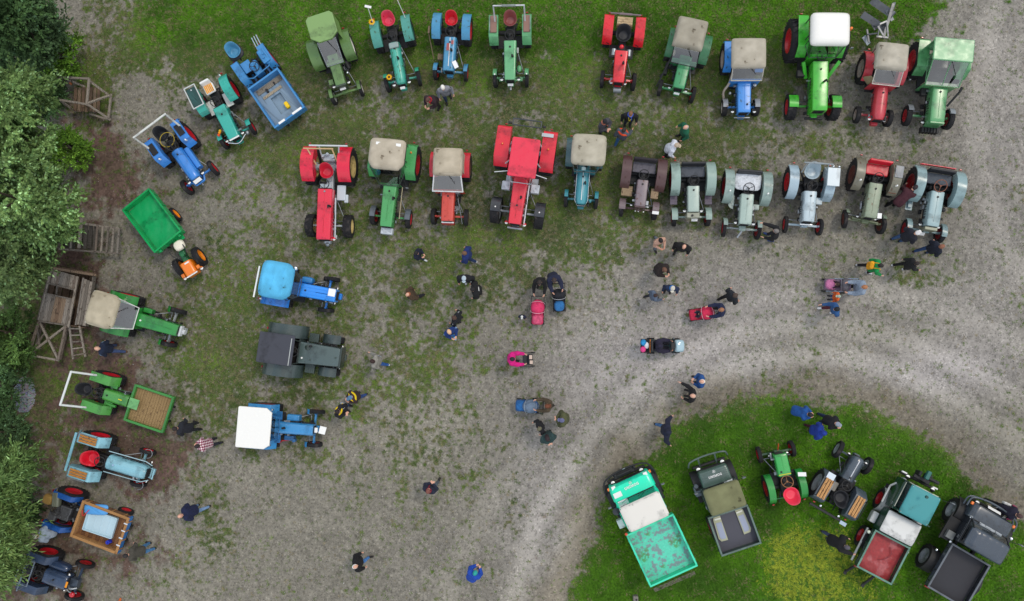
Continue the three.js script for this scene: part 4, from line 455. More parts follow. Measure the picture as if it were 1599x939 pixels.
tractor({ label: 'faded red tractor with a crumpled beige canvas roof, hitched to the plough', old: true, col: '#c23a45', R: [1375, 110.7, 0.6], F: [1363.6, 181.6], rim: '#a59c92', rr: 0.6, tr: 0.66, fr: 0.34, ft: 0.6, rw: 0.25, fw: 0.18,
  hood: { b: [1376.4, 134], f: [1373, 186], w: 0.5, h: 1.2, style: 'egg', seam: false, cap: 0.2 }, fender: { w: 0.3 }, seat: { type: 'pad', c: [1383, 90], col: '#7a2d2d' }, lamps: { x: 0.28, y: 0.86, col: '#c23a45' }, exh: { low: true },
  roof: { c: [1392.7, 85.7], h: 2.1, w: 1.16, l: 1.02, t: 0.14, pow: 12, col: '#c6bfaf', folds: 11, deep: 0.055, wy: 1.45, ww: 0.5, wt: 0.5, drop: 0.14, frameM: paint('#c3beb4') },
  extra: ({ t, hb, rr, tr }) => { obj('side_canvas', [beam([0.52, 1.5, hb - 0.1], [0.66, 0.95, hb - 0.22], 0.02, 0.36)], canvasM('#a89878'), t); mirror(t, [-0.55, 1.95, hb - 0.2], [-0.72, 1.75, hb - 0.15], 0.06); } });
tractor({ label: 'green tractor with a square green cab roof and slanted windscreen beside the gravel', col: '#579a62', R: [1461.8, 98.4, 0.7], F: [1449.3, 183.4, 0.45], rim: '#b8242f', rr: 0.7, rw: 0.32, tr: 0.8, fr: 0.4, fw: 0.2, ft: 0.78,
  hood: { b: [1465.4, 134.2], f: [1460.9, 190], w: 0.56, h: 1.35, y0: 0.8, style: 'flat', nose: '#4c8a58' }, fender: { type: 'flat', w: 0.4 }, ff: { a0: 105, a1: 150, w: 0.2, col: '#8a9096' }, seat: { type: 'pad', c: [1475, 100], col: '#3b2a20', h: 1.1 }, exh: { low: true }, lamps: { y: 0.9, r: 0.07 },
  roof: { type: 'poly', c: [1490.4, 77.2], h: 2.35, w: 1.45, l: 0.86, t: 0.09, ch: 0.04, chb: 0.04, M: paint('#74aa7c', 0.5), wz: undefined, wy: 1.5, ww: 0.62, wt: 0.66, cowl: '#8a8f70', split: true, quarter: true, xk: 1, frame: paint('#5d9a68') , rear: true },
  extra: ({ t, hb, el, hf }) => { obj('front_weights', [...Array(6)].map((_, k) => bx(0.09, 0.3, 0.22, [-0.28 + k * 0.11, 0.62, hf + 0.16], 0.02)), BLACK, t); obj('stack_exhaust', [bar([-0.28, 1.36, hb + el * 0.55], [-0.46, 1.9, hb + el * 0.25], 0.04, 9), bar([-0.46, 1.9, hb + el * 0.25], [-0.48, 2.0, hb + el * 0.15], 0.05, 9)], IRON, t); obj('wiring_box', [bx(0.2, 0.2, 0.3, [0.46, 0.9, hb + el * 0.1], 0.03)], IRON, t); } });

// ---------- the middle row ----------
tractor({ label: 'long red tractor with cream rims, light grey engine and no roof', col: '#dd2340', R: [511.7, 257], F: [515.2, 352.8, 0.5], rim: '#cbb477', rr: 0.76, rw: 0.4, tr: 0.76, fr: 0.46, fw: 0.34, ft: 0.76, lugF: 1, eng: '#b9c2c8',
  hood: { b: [510.1, 295.1], f: [507.9, 374], w: 0.6, h: 1.4, y0: 0.95, style: 'flat', cap: 0.05, capM: STEEL }, fender: { w: 0.5, a0: 32, a1: 150 }, seat: { type: 'bucket', c: [509.7, 268.8], col: '#c82038', r: 0.26, h: 1.15 }, axle: '#b9c2c8', lamps: { x: 0.32, y: 0.95, col: '#dd2340' }, exh: { x: 0.26, t: 0.35, h: 0.35 },
  extra: ({ t, hb, el, hf, tr }) => { obj('folded_roll_bar', [bar([-0.95, 1.75, -0.62], [0.6, 1.75, -0.62], 0.035), bar([-0.6, 1.75, -0.62], [-0.45, 1.2, -0.2], 0.03), bar([0.2, 1.75, -0.62], [0.25, 1.1, -0.25], 0.03)], paint('#c7cbcd', 0.4), t); obj('folded_windscreen_frame', [beam([-0.35, 1.66, -0.52], [0.86, 1.66, -0.52], 0.05, 0.04), beam([0.7, 1.66, -0.52], [0.42, 1.3, 0.05], 0.05, 0.03), beam([-0.3, 1.66, -0.52], [-0.42, 1.3, -0.1], 0.05, 0.03)], paint('#c9a878', 0.6), t); obj('hydraulics', [bx(0.5, 0.24, 0.3, [0, 0.95, -0.3], 0.05), cy(0.06, 0.06, 0.3, [0.2, 1.1, -0.34]), cy(0.05, 0.05, 0.24, [-0.2, 1.08, -0.3]), sp(0.08, [0.05, 1.1, -0.42])], paint('#b9c2c8', 0.5), t); obj('side_step', [bx(0.36, 0.1, 0.62, [-0.52, 0.85, hb + 0.05], 0.03), bx(0.16, 0.12, 0.34, [-0.72, 0.8, hb + 0.28], 0.03)], paint('#c3ccd2', 0.5), t); obj('side_rail', [bar([-0.36, 1.1, hb + 0.3], [-0.36, 0.95, hf - 0.1], 0.035)], paint('#c3ccd2', 0.5), t); obj('tow_eye', [sp(0.1, [0, 0.7, hf + 0.12])], STEEL, t); obj('instrument_panel', [bx(0.46, 0.06, 0.2, [0, 1.3, hb - 0.12], 0.03), cy(0.09, 0.09, 0.03, [0.1, 1.34, hb - 0.12], [0, 0, 0], 16), cy(0.09, 0.09, 0.03, [-0.12, 1.34, hb - 0.12], [0, 0, 0], 16)], paint('#aeb8be', 0.5), t); } });
tractor({ label: 'green tractor with a beige roof and a silver nose weight, beside the long red tractor', col: '#4a9c58', R: [618.6, 254.6, 0.7], F: [611.3, 339.7], rim: '#a82830', rr: 0.72, rw: 0.32, tr: 0.76, fr: 0.38, fw: 0.2, ft: 0.72,
  hood: { b: [607.9, 288], f: [607.5, 354], w: 0.56, h: 1.3, y0: 0.75, style: 'taper' }, fender: { type: 'flat', w: 0.4, mark: AMBER, markZ: -0.3 }, ff: { a0: 80, a1: 160, w: 0.22, col: '#5d646c' }, seat: { type: 'pad', c: [606, 252], col: '#222', h: 1.1 }, exh: { x: 0.24, t: 0.32, h: 0.3 }, lamps: false,
  roof: { c: [601.8, 239.5], h: 2.35, w: 1.4, l: 1.2, t: 0.12, pow: 9, M: canvasM('#cdc2ae'), folds: 0, wz: undefined, wy: 1.36, ww: 0.4, wt: 0.62, drop: 0.1, ch: 0.18, quarter: true, frame: paint('#3c4a40'), crown: 0.05 },
  extra: ({ t, hb, el, hf }) => { obj('nose_weight', [bx(0.48, 0.3, 0.26, [0, 0.85, hf + 0.15], 0.03)], paint('#c4cbd2', 0.5), t); obj('drag_link', [bar([-0.42, 0.9, hb], [-0.42, 0.85, hf - 0.4], 0.02)], paint('#b8a98a'), t); mirror(t, [-0.5, 2.0, 0.5], [-0.72, 1.4, hb + 0.1], 0.1); obj('roof_lamp', [bx(0.2, 0.04, 0.12, [0.38, 2.36, -0.36], 0.015), bx(0.2, 0.04, 0.12, [-0.4, 2.36, -0.36], 0.015)], paint('#f0f0ec', 0.3), t); } });
tractor({ label: 'small orange red tractor with a beige canvas roof and a rounded windscreen frame', old: true, col: '#cf4636', R: [702.1, 257, 1.1], F: [702.5, 338.6], rim: '#5a4038', rr: 0.56, rw: 0.24, tr: 0.66, fr: 0.34, fw: 0.17, ft: 0.66,
  hood: { b: [700.8, 299], f: [700.8, 345], w: 0.52, h: 1.15, style: 'flat' }, fender: { w: 0.3, a0: 40, a1: 150, col: '#d02c3c' }, seat: { type: 'pad', c: [700, 258], col: '#222' }, exh: { low: true }, plate: { w: 0.5, h: 0.06, y: 0.95, z: 0.04 }, lamps: false,
  roof: { c: [699.3, 251.3], h: 2.05, w: 1.15, l: 1.08, t: 0.15, pow: 12, col: '#c8bca6', folds: 4, deep: 0.03, wy: 1.4, ww: 0.6, wt: 0.52, drop: 0.16, fr: 0.03, frameM: paint('#d6d8d8'), sheet: true, rear: true },
  extra: ({ t, hb, hf }) => { obj('radiator_guard', [bx(0.5, 0.28, 0.1, [0, 0.75, hf + 0.06], 0.02)], paint('#a83030'), t); obj('steering_arm', [bar([-0.3, 0.8, hb], [-0.52, 0.42, hf], 0.02), cy(0.1, 0.1, 0.3, [-0.34, 0.85, hb - 0.02])], STEEL, t); } });
tractor({ label: 'largest red tractor with a long flat red roof and black front mudguards', col: '#db2a3c', R: [820.6, 230.6, 1.55], F: [808.7, 332.8, 0.55], rim: '#8d9296', rr: 0.82, rw: 0.46, tr: 0.92, fr: 0.52, fw: 0.38, ft: 0.88, lugF: 1, eng: '#b4bcc2',
  hood: { b: [813.9, 278], f: [808.1, 350], w: 0.58, h: 1.55, y0: 0.95, style: 'taper', cap: 0.6 }, fender: { type: 'flat', w: 0.54, mark: AMBER, markZ: 0.0 }, ff: { a0: 78, a1: 140, w: 0.4, col: '#3a3d42', mark: LENS }, seat: { type: 'pad', c: [818, 240], col: '#222', h: 1.3 }, lamps: { x: 0.36, y: 1.0, col: '#db2a3c' }, axle: '#9aa2a8',
  roof: { type: 'poly', c: [818.1, 246], h: 2.55, w: 1.08, l: 1.5, t: 0.1, ch: 0.04, chb: 0.05, M: paint('#e2304a', 0.45), wy: 1.62, ww: 0.42, wt: 0.46, frame: paint('#c9ced2'), xk: 1 },
  extra: ({ t, hb, hf, el, tr, rr }) => { obj('roof_rail', polyTube([[-0.54, 2.4, -0.62], [0.54, 2.4, -0.62], [0.54, 2.4, -0.86], [-0.54, 2.4, -0.86], [-0.54, 2.4, -0.62]], 0.025, 6), paint('#3b4045'), t); for (const s of [-1, 1]) { obj('side_tank', [bx(0.34, 0.3, 0.34, [s * 0.58, 1.0, hb + 0.28], 0.03)], paint('#c3cad0', 0.5), t); obj('mirror_arm', [bar([s * 0.5, 2.1, hb - 0.1], [s * 1.02, 1.95, hb - 0.02], 0.018)], paint('#d5d8da'), t); obj('work_lamp', [bx(0.14, 0.1, 0.08, [s * 0.66, 2.3, -0.7], 0.02)], BLACK, t); obj('step_plate', [bx(0.3, 0.04, 0.4, [s * 0.5, 0.8, hb + 0.02], 0.01)], paint('#aab2b8'), t); } obj('front_bumper', [bx(0.6, 0.14, 0.1, [0, 0.8, hf + 0.08], 0.03), cy(0.05, 0.05, 0.6, [0, 0.95, hf + 0.1], [0, 0, Math.PI / 2])], STEEL, t); obj('number_board', [bx(0.46, 0.02, 0.14, [-tr + 0.12, rr * 2 + 0.075, -0.55], 0.006)], paint('#b8bdc0'), t); obj('side_rail', [bar([-0.34, 1.3, hb + 0.2], [-0.34, 1.1, hf - 0.1], 0.03)], paint('#d5dade', 0.4), t); } });
tractor({ label: 'dark teal tractor with a rounded beige cab roof, beside the largest red tractor', col: '#3d8f9c', R: [913, 242, 0.6], F: [907.4, 312], rim: '#2e6f74', rr: 0.58, rw: 0.24, tr: 0.6, fr: 0.34, fw: 0.14, ft: 0.6,
  hood: { b: [912.5, 268], f: [909.8, 319], w: 0.5, h: 1.2, style: 'round', strip: '#d8dedc' }, fender: { w: 0.3, col: '#47656a' }, ff: { a0: 95, a1: 185, w: 0.15 }, seat: { type: 'pad', c: [914, 240], col: '#222' }, exh: { x: 0.1, t: 0.35, h: 0.28 }, lamps: false,
  roof: { c: [919.7, 232.5], h: 2.2, w: 1.32, l: 1.2, t: 0.14, pow: 7, M: canvasM('#c6bfac'), folds: 0, ribs: 0.015, ribN: 3, wz: undefined, wy: 1.35, ww: 0.42, wt: 0.56, quarter: true, drop: 0.1, frame: paint('#5a5d58'), crown: 0.04, xk: 1 },
  extra: ({ t, hb, hf, hd }) => { obj('chrome_trim', polyTube([[0.25, hd.h - 0.12, hb], [0.25, hd.h - 0.16, hf - 0.15], [0.14, hd.h - 0.25, hf + 0.03], [-0.14, hd.h - 0.25, hf + 0.03], [-0.25, hd.h - 0.16, hf - 0.15], [-0.25, hd.h - 0.12, hb]], 0.012, 6), CHROME, t); obj('headlight_pod', [sp(0.08, [-0.34, 0.85, hf - 0.2])], paint('#3d8f9c'), t); obj('number_card', [bx(0.16, 0.14, 0.012, [0, hd.h + 0.24, hb - 0.06], 0.005, [-0.9, 0, 0])], WHITE, t); } });
const benchRow = (o) => tractor({ rr: 0.62, rw: 0.24, tr: 0.7, fr: 0.36, fw: 0.17, ft: 0.66, exh: false, ...o });
benchRow({ label: 'maroon brown tractor with a full width bench seat and wooden boxes on its running boards', old: true, col: '#573c3c', R: [1006, 268, 1.15], F: [997, 326.6, 0.5], rim: '#4a3234', hood: { b: [1005.7, 281.4], f: [1000.8, 322], w: 0.44, h: 1.18, style: 'flat', col: '#7d6f74', seam: false, nose: '#4a3436' }, fender: { w: 0.36, a0: 14, a1: 155 }, ff: { a0: 75, a1: 150, w: 0.26, col: '#75666a' }, seat: { type: 'bench', c: [1008, 262], M: cloth('#6d6a72'), backM: cloth('#332e33'), w: 0.92 }, lamps: { x: 0.32, y: 0.8, r: 0.055 },
  extra: ({ t, hb, loc, ft, wb, fr, hf }) => { for (const [p, w, l] of [[[979, 298.5], 0.4, 0.36], [[1022, 303], 0.27, 0.36]]) { const c = loc(...p, 0.75), b = obj('wooden_box', [bx(w, 0.24, l, [c.x, 0.66, c.z], 0.015)], wood('#a08a68'), t); obj('box_lid', [bx(w + 0.03, 0.03, l + 0.03, [c.x, 0.795, c.z], 0.008)], wood('#ab967a'), b); } obj('white_plate', [bx(0.26, 0.012, 0.12, [-ft, fr * 2 + 0.07, wb + 0.12], 0.004, [0.3, 0, 0])], WHITE, t); for (const x of [-0.2, 0, 0.12]) obj('bumper_stud', [sp(0.03, [x, 0.6, hf + 0.12])], LENS, t); } });
benchRow({ label: 'grey green tractor with an empty dark bench seat, first of the grey tractors', col: '#8fa59c', R: [1083.1, 276.4, 1.15], F: [1079.2, 339, 0.5], rim: '#8e1c26', hood: { b: [1084.7, 290.5], f: [1082.6, 330.6], w: 0.46, h: 1.18, style: 'flat', col: '#a2b3a8', seam: false }, fender: { w: 0.34, a0: 14, a1: 158 }, ff: { a0: 70, a1: 155, w: 0.24 }, seat: { type: 'bench', c: [1085.7, 268], M: cloth('#5c6068'), backM: LEATHER, w: 0.94 }, plate: { w: 0.24, h: 0.12, x: 0.1, y: 0.7, z: 0.26 },
  extra: ({ t, hb, hf, tr, el }) => { for (const s of [-1, 1]) obj('running_board', [bx(0.28, 0.03, 0.52, [s * (tr - 0.02), 0.5, hb + 0.35], 0.01), ...[0, 1, 2, 3].map(k => bx(0.24, 0.014, 0.02, [s * (tr - 0.02), 0.52, hb + 0.2 + k * 0.1]))], plain('#6d6470', 0.8), t); obj('radiator', [bx(0.5, 0.5, 0.22, [0, 0.82, hf + 0.12], 0.04)], paint('#9a9c8a'), t); obj('radiator_cap', [cy(0.04, 0.045, 0.05, [0.04, 1.1, hf + 0.14])], IRON, t); } });
benchRow({ label: 'grey green tractor with a white cloth spread over its bench seat', col: '#8fa39c', R: [1169, 289.7, 1.15], F: [1157.6, 357.8, 0.45], rim: '#8e1c26', tr: 0.74, ft: 0.66, fw: 0.13, hood: { b: [1170.7, 303.3], f: [1167, 350.2], w: 0.5, h: 1.18, style: 'flat', col: '#9fb2a8' }, fender: { w: 0.34, a0: 8, a1: 158, mark: LENS, markZ: 0.3 }, ff: { a0: 100, a1: 165, w: 0.17 }, seat: { type: 'bench', c: [1171, 281], M: cloth('#5c6068'), backM: LEATHER, w: 0.96, cloth: true }, sr: 0.21,
  extra: ({ t, hb, hf, el }) => { obj('side_tool_tray', [put(new THREE.CylinderGeometry(0.22, 0.22, 0.06, 18, 1, false, 0, Math.PI), [0.42, 0.62, hb + 0.24], [0, 0, 0], [1, 1, 1.3]), bx(0.1, 0.07, 0.4, [0.44, 0.62, hb + 0.2], 0.02)], paint('#a3b2aa'), t); obj('fuse_box', [bx(0.26, 0.16, 0.22, [-0.42, 0.75, hb + 0.42], 0.03)], paint('#a3b2aa'), t); obj('front_bar', [bar([-0.3, 0.62, hf + 0.15], [0.5, 0.62, hf + 0.1], 0.03), beam([0.0, 0.6, hf + 0.2], [0.14, 0.5, hf + 0.46], 0.06, 0.02)], STEEL, t); } });
tractor({ label: 'pale blue grey tractor with a wide pan seat and a flat roll bar rail', col: '#9fb4bf', R: [1267.9, 282.7, 1.15], F: [1254.3, 352.2, 0.45], rim: '#b81826', rr: 0.62, rw: 0.25, tr: 0.7, fr: 0.34, fw: 0.13, ft: 0.66,
  hood: { b: [1268.7, 298.7], f: [1267.9, 346], w: 0.5, h: 1.2, style: 'soft', col: '#b4c4ca' }, fender: { w: 0.34, a0: 8, a1: 155 }, seat: { type: 'bucket', c: [1268.7, 269], col: '#a9bac2', r: 0.28, h: 1.02 }, exh: { low: true }, lamps: { y: 0.75, x: 0.2, r: 0.06 },
  extra: ({ t, hb, hf, tr, rr, el }) => { obj('rear_rail', [cy(0.028, 0.028, 1.1, [-0.12, 1.5, -0.62], [0, 0, Math.PI / 2]), bar([0.3, 1.5, -0.62], [0.42, 1.15, -0.3], 0.02), bar([-0.5, 1.5, -0.62], [-0.5, 1.15, -0.3], 0.02), cy(0.04, 0.04, 0.36, [-0.12, 1.5, -0.62], [0, 0, Math.PI / 2])], paint('#8f9aa0', 0.4), t); const b = obj('mudguard_box', [bx(0.42, 0.2, 0.66, [-tr, rr * 2 + 0.16, -0.14], 0.03)], paint('#b4c4ca', 0.4), t); obj('box_lid', [bx(0.46, 0.025, 0.7, [-tr, rr * 2 + 0.27, -0.14], 0.01)], paint('#bfccd2', 0.4), b); for (const x of [-0.2, 0.02]) obj('marker_light', [sp(0.05, [-tr + x, rr * 2 + 0.2, -0.56])], CHROME, b); obj('battery_tray', [bx(0.28, 0.2, 0.26, [-0.42, 0.7, hb + 0.28], 0.02)], paint('#aebfc6'), t); obj('chrome_nose', [bx(0.5, 0.1, 0.06, [0, 0.8, hf + 0.08], 0.02)], CHROME, t); } });
tractor({ label: 'weathered olive tractor with a red bench seat', old: true, col: '#6f7a5c', R: [1370.8, 273.5, 1.15], F: [1348.6, 346.4, 0.45], rim: '#5a2a24', rr: 0.64, rw: 0.25, tr: 0.7, fr: 0.37, fw: 0.14, ft: 0.7, camber: 0.12, steer: 0.12,
  hood: { b: [1371.2, 286.7], f: [1368.8, 341.3], w: 0.5, h: 1.2, style: 'flat', col: '#84927a' }, fender: { w: 0.32, a0: 22, a1: 152, col: '#777464', mark: LENS, markZ: 0.35 }, ff: { a0: 120, a1: 165, w: 0.14, col: '#7f8f7c' }, seat: { type: 'bench', c: [1371, 266], M: paint('#c8182c', 0.6), w: 0.86, h: 0.98 }, exh: { low: true }, lamps: { y: 0.7, r: 0.06 }, paper: { c: [1374.3, 337], w: 0.16, l: 0.2, a: 0.1, y: 1.17 },
  extra: ({ t, tr, rr, hb, hf }) => { obj('mudguard_lid', [bx(0.3, 0.03, 0.46, [-tr, rr * 2 + 0.09, -0.2], 0.01)], paint('#6d747c'), t); obj('rust_panel', [bx(0.3, 0.24, 0.34, [-tr + 0.02, 0.95, 0.42], 0.03)], paint('#75492e', 0.8), t); obj('cross_bar', [bar([-0.5, 0.6, hf + 0.05], [0.5, 0.55, hf], 0.035)], paint('#6f7a5c'), t); } });
benchRow({ label: 'grey green tractor with a dark bench, red tailboard and brown steering wheel', col: '#86a0a2', R: [1467, 288.7, 1.15], F: [1444, 360.5, 0.5], rim: '#8e1620', rr: 0.66, rw: 0.28, tr: 0.76, hood: { b: [1471, 300], f: [1465, 354.5], w: 0.5, h: 1.2, style: 'flat', col: '#93acae' }, fender: { w: 0.34, a0: 12, a1: 158 }, ff: { a0: 68, a1: 160, w: 0.2 }, seat: { type: 'bench', c: [1474, 281], M: cloth('#5a6068'), backM: LEATHER, w: 0.98 }, wheelM: paint('#7d4a34', 0.5), sr: 0.23, lamps: { x: 0.34, y: 0.85 }, plate: { w: 0.3, h: 0.14, x: -0.2, y: 0.68, z: 0.26 },
  extra: ({ t, hb, hf, tr }) => { obj('tailboard', [bx(1.3, 0.14, 0.04, [0.1, 1.05, -0.72], 0.015)], paint('#d0283c'), t); obj('running_board', [bx(0.26, 0.03, 0.66, [tr - 0.02, 0.52, hb + 0.4], 0.01), bx(0.16, 0.1, 0.5, [tr - 0.02, 0.58, hb + 0.4], 0.02)], paint('#7d959a'), t); obj('radiator', [bx(0.48, 0.46, 0.14, [0, 0.84, hf + 0.08], 0.03)], paint('#8f937c'), t); obj('magneto', [sp(0.09, [-0.4, 0.9, hb + 0.6])], BLACK, t); } });
// ---------- beds and boxes ----------
function bed(t, z0, z1, w, y, wall, M, floorM, o = {}) { // floor, four boards, stakes
  const th = o.th ?? 0.05, l = z1 - z0, zc = (z0 + z1) / 2, b = obj('bed_frame', [o.hole ? null : bx(w - 0.1, 0.06, l - 0.1, [0, y - 0.11, zc]), ...[-0.3, 0.3].map(x => bx(0.08, 0.12, l, [x, y - 0.2, zc]))], o.frameM ?? IRON, t);
  if (o.hole) { // a floor with a sunken well
    const [hx, hz, hw, hl, hd] = o.hole, a = w / 2 - th, c0 = -l / 2 + th, c1 = l / 2 - th, x0 = hx - hw / 2, x1 = hx + hw / 2, q0 = hz - hl / 2, q1 = hz + hl / 2, pc = (xa, xb, za, zb) => bx(xb - xa, 0.02, zb - za, [(xa + xb) / 2, y - 0.01, zc + (za + zb) / 2]);
    const f = obj('bed_floor', [pc(-a, x0, c0, c1), pc(x1, a, c0, c1), pc(x0, x1, c0, q0), pc(x0, x1, q1, c1)], floorM, t); obj('well', [bx(hw + 0.04, 0.02, hl + 0.04, [hx, y - hd, zc + hz]), ...[x0 - 0.01, x1 + 0.01].map(x => bx(0.02, hd - 0.02, hl + 0.04, [x, y - hd / 2 - 0.01, zc + hz])), ...[q0 - 0.01, q1 + 0.01].map(z => bx(hw - 0.002, hd - 0.02, 0.02, [hx, y - hd / 2 - 0.01, zc + z]))], floorM, f);
  } else if (o.planks) { const n = o.planks, along = o.along; for (let k = 0; k < n; k++) { const u = along ? (w - 2 * th) / n : (l - 2 * th) / n; obj('floor_plank', [along ? bx(u - 0.008, 0.025, l - 2 * th, [-w / 2 + th + u * (k + 0.5), y + 0.004 * (k % 3), zc], 0.004) : bx(w - 2 * th, 0.025, u - 0.008, [0, y + 0.004 * (k % 3), z0 + th + u * (k + 0.5)], 0.004)], o.plankM?.(k) ?? floorM, b); } }
  else { const g = new THREE.PlaneGeometry(w - 2 * th, l - 2 * th, 30, 40).rotateX(-Math.PI / 2).translate(0, y, zc), p = g.attributes.position; for (let i = 0; i < p.count; i++) p.setY(i, y + (o.dent ?? 0.012) * (fbm(p.getX(i) * 3 + w * 9, p.getZ(i) * 3 + l, 3) - 0.5)); g.computeVertexNormals(); obj('bed_floor', [g], floorM, t); }
  const e = o.edge ?? M, walls = [[[w, wall, th], [0, y + wall / 2, z0 + th / 2]], [[w, wall, th], [0, y + wall / 2, z1 - th / 2]], [[th, wall, l - 2 * th - 0.004], [w / 2 - th / 2, y + wall / 2, zc]], [[th, wall, l - 2 * th - 0.004], [-w / 2 + th / 2, y + wall / 2, zc]]];
  walls.forEach(([s, p], i) => { if (o.skip?.includes(i)) return; const q = obj('side_board', [bx(...s, p, 0.012)], o.wallM?.[i] ?? M, t); const horiz = s[0] > s[2]; obj('rim_strip', [horiz ? bx(s[0] + 0.01, 0.03, th + 0.02, [p[0], y + wall + 0.008, p[2]], 0.01) : bx(th + 0.02, 0.03, s[2] - 0.02, [p[0], y + wall + 0.008, p[2]], 0.01)], e, q); if (o.ribs !== false) for (let k = 0; k < 4; k++) { const f = (k + 0.5) / 4 - 0.5; obj('stake', [horiz ? bx(0.05, wall * 0.9, 0.03, [f * s[0], p[1], p[2] + Math.sign(p[2] - zc) * (th / 2 + 0.012)], 0.008) : bx(0.03, wall * 0.9, 0.05, [p[0] + Math.sign(p[0]) * (th / 2 + 0.012), p[1], zc + f * l], 0.008)], M, q); } });
  return b;
}
const clothPad = (w, h, l, p, c, seed, drop = 0.04) => [put(softRoof(w, l, h, seed, { folds: 8, deep: 0.05, pow: 5, drop }), p)];
// ---------- the left side of the yard ----------
tractor({ label: 'blue tool carrier tractor with a dented blue metal box in front', col: '#3c86c0', R: [402, 106, 0.6], F: [445, 167, 0.4], rim: '#9c2a30', rr: 0.56, rw: 0.24, tr: 0.66, ft: 0.5, fr: 0.3,
  hood: { b: [406, 112], f: [424, 137], w: 0.34, h: 0.95, none: true }, fender: { type: 'flat', w: 0.3 }, exh: false, lamps: false, sy: 1.2, seat: null, sd: 0.2,
  extra: ({ t, loc, hb, wb }) => { const c = loc(432.9, 152, 1.15), s = loc(365.9, 81.2, 1.15), M = paint('#3c86c0'), f = loc(411, 87, 1.2), pr = loc(399, 62, 1.1);
    bed(t, c.z - 1.0, c.z + 1.0, 1.5, 0.76, 0.4, M, paint('#7c93a6', 0.6), { th: 0.06, hole: [0.02, 0.1, 0.48, 0.8, 0.12] });
    obj('wooden_board', [bx(1.2, 0.03, 0.22, [0, 0.785, c.z - 0.78], 0.006)], wood('#9a9488'), t); obj('grey_board', [bx(0.9, 0.025, 0.12, [0.05, 0.785, c.z - 0.46], 0.005)], wood('#bdb29c'), t); obj('floor_board', [bx(1.3, 0.03, 0.14, [0, 0.782, c.z + 0.85], 0.005)], wood('#57524a'), t);
    obj('yellow_jug', [bx(0.17, 0.24, 0.3, [-0.16, 0.76, c.z + 0.34], 0.05), cy(0.03, 0.03, 0.06, [-0.12, 0.9, c.z + 0.42])], plain('#f2c80c', 0.5), t);
    for (const x of [0.35, -0.4]) obj('front_plate', [bx(0.3 + 0.15 * (x < 0), 0.02, 0.09, [x, 1.19, c.z + 0.95], 0.004)], WHITE, t);
    bucketSeat([s.x, 1.1, s.z], paint('#4f93b8'), t, { r: 0.26 }); obj('seat_mat', [put(softRoof(0.66, 0.66, 0.05, 5, { pow: 3, drop: 0.03 }), [s.x + 0.02, 0.98, s.z - 0.06])], LEATHER, t);
    obj('fork_box', [bx(0.34, 0.26, 0.62, [f.x, 1.1, f.z], 0.05), ...[0.08, -0.08].map(x => cy(0.05, 0.05, 0.05, [f.x + x * 0.4, 1.25, f.z + x]))], paint('#3b8ac6'), t); for (const x of [-0.11, 0, 0.11]) obj('tine', [bar([f.x + x, 1.0, f.z - 0.2], [pr.x + x, 1.0, pr.z - 0.22], 0.02)], paint('#aebfca', 0.4), t);
    obj('tool_hood', [put(hoodGeo({ w: 0.34, h: 1.1, y0: 0.7, style: 'soft' }, -0.1, 0.5), [0, 0, 0])], paint('#3b8ac6'), t); obj('side_panel', [bx(0.4, 0.05, 0.5, [0.28, 0.98, -0.1], 0.02, [0, 0, 0.1])], M, t);
    for (const x of [-0.34, 0.34]) obj('carrier_rail', [bx(0.1, 0.12, wb + 0.7, [x, 0.52, wb / 2 - 0.05], 0.02)], M, t); obj('bent_guard', polyTube([[-0.66, 1.0, 0.3], [-0.5, 1.16, 0.5], [0.3, 1.16, 0.55], [0.6, 1.0, 0.3]], 0.025), M, t); } });
tractor({ label: 'turquoise tractor with a yellow slatted seat and white footplates', col: '#2fa898', R: [331, 146.5, 1.15], F: [370.5, 209.9], rim: '#c01f30', rr: 0.6, rw: 0.27, tr: 0.68, fr: 0.33, ft: 0.66, fw: 0.15,
  hood: { b: [347, 163], f: [368.5, 212], w: 0.54, h: 1.2, style: 'taper', cap: 0.25, seam: false }, fender: { w: 0.36, a0: 30, a1: 150, mark: CHROME, markZ: -0.45 }, ff: { a0: 90, a1: 180, w: 0.2 }, seat: { type: 'pad', c: [326, 139.4], M: WHITE, slat: '#f0a41c', h: 1.05 }, exh: false, plate: { w: 0.44, h: 0.16, y: 1.12, z: -0.02, tilt: -1.3 },
  extra: ({ t, hb, hf, tr, rr, wb, ft, fr }) => { for (const s of [-1, 1]) obj('white_footplate', [bx(0.3, 0.05, 0.62, [s * 0.38, 0.72, hb - 0.3], 0.03)], paint('#dcdcd6', 0.5), t); const b = obj('rear_basket', polyTube([[tr + 0.22, 1.36, -0.62], [tr - 0.24, 1.36, -0.62], [tr - 0.24, 1.36, 0.3], [tr + 0.22, 1.36, 0.3], [tr + 0.22, 1.36, -0.62]], 0.025), paint('#cfd4d2'), t); obj('basket_lid', [bx(0.4, 0.05, 0.8, [tr, 1.3, -0.16], 0.02)], paint('#1d4f4c'), b); obj('chrome_bumper', [tube([[-0.4, 0.75, hf - 0.06], [0, 0.75, hf + 0.14], [0.4, 0.75, hf - 0.06]], 0.03, 14, 8)], CHROME, t); obj('grey_stone', [sp(0.09, [-0.46, 0.62, hf - 0.12])], STEEL, t); for (const [x, c] of [[0, '#f39a1a'], [0.07, '#e8541c'], [-0.06, '#f6c020']]) obj('flower', [sp(0.06, [ft - 0.12 + x, fr * 2 + 0.12, wb - 0.25 + x])], plain(c, 0.8), t); } });
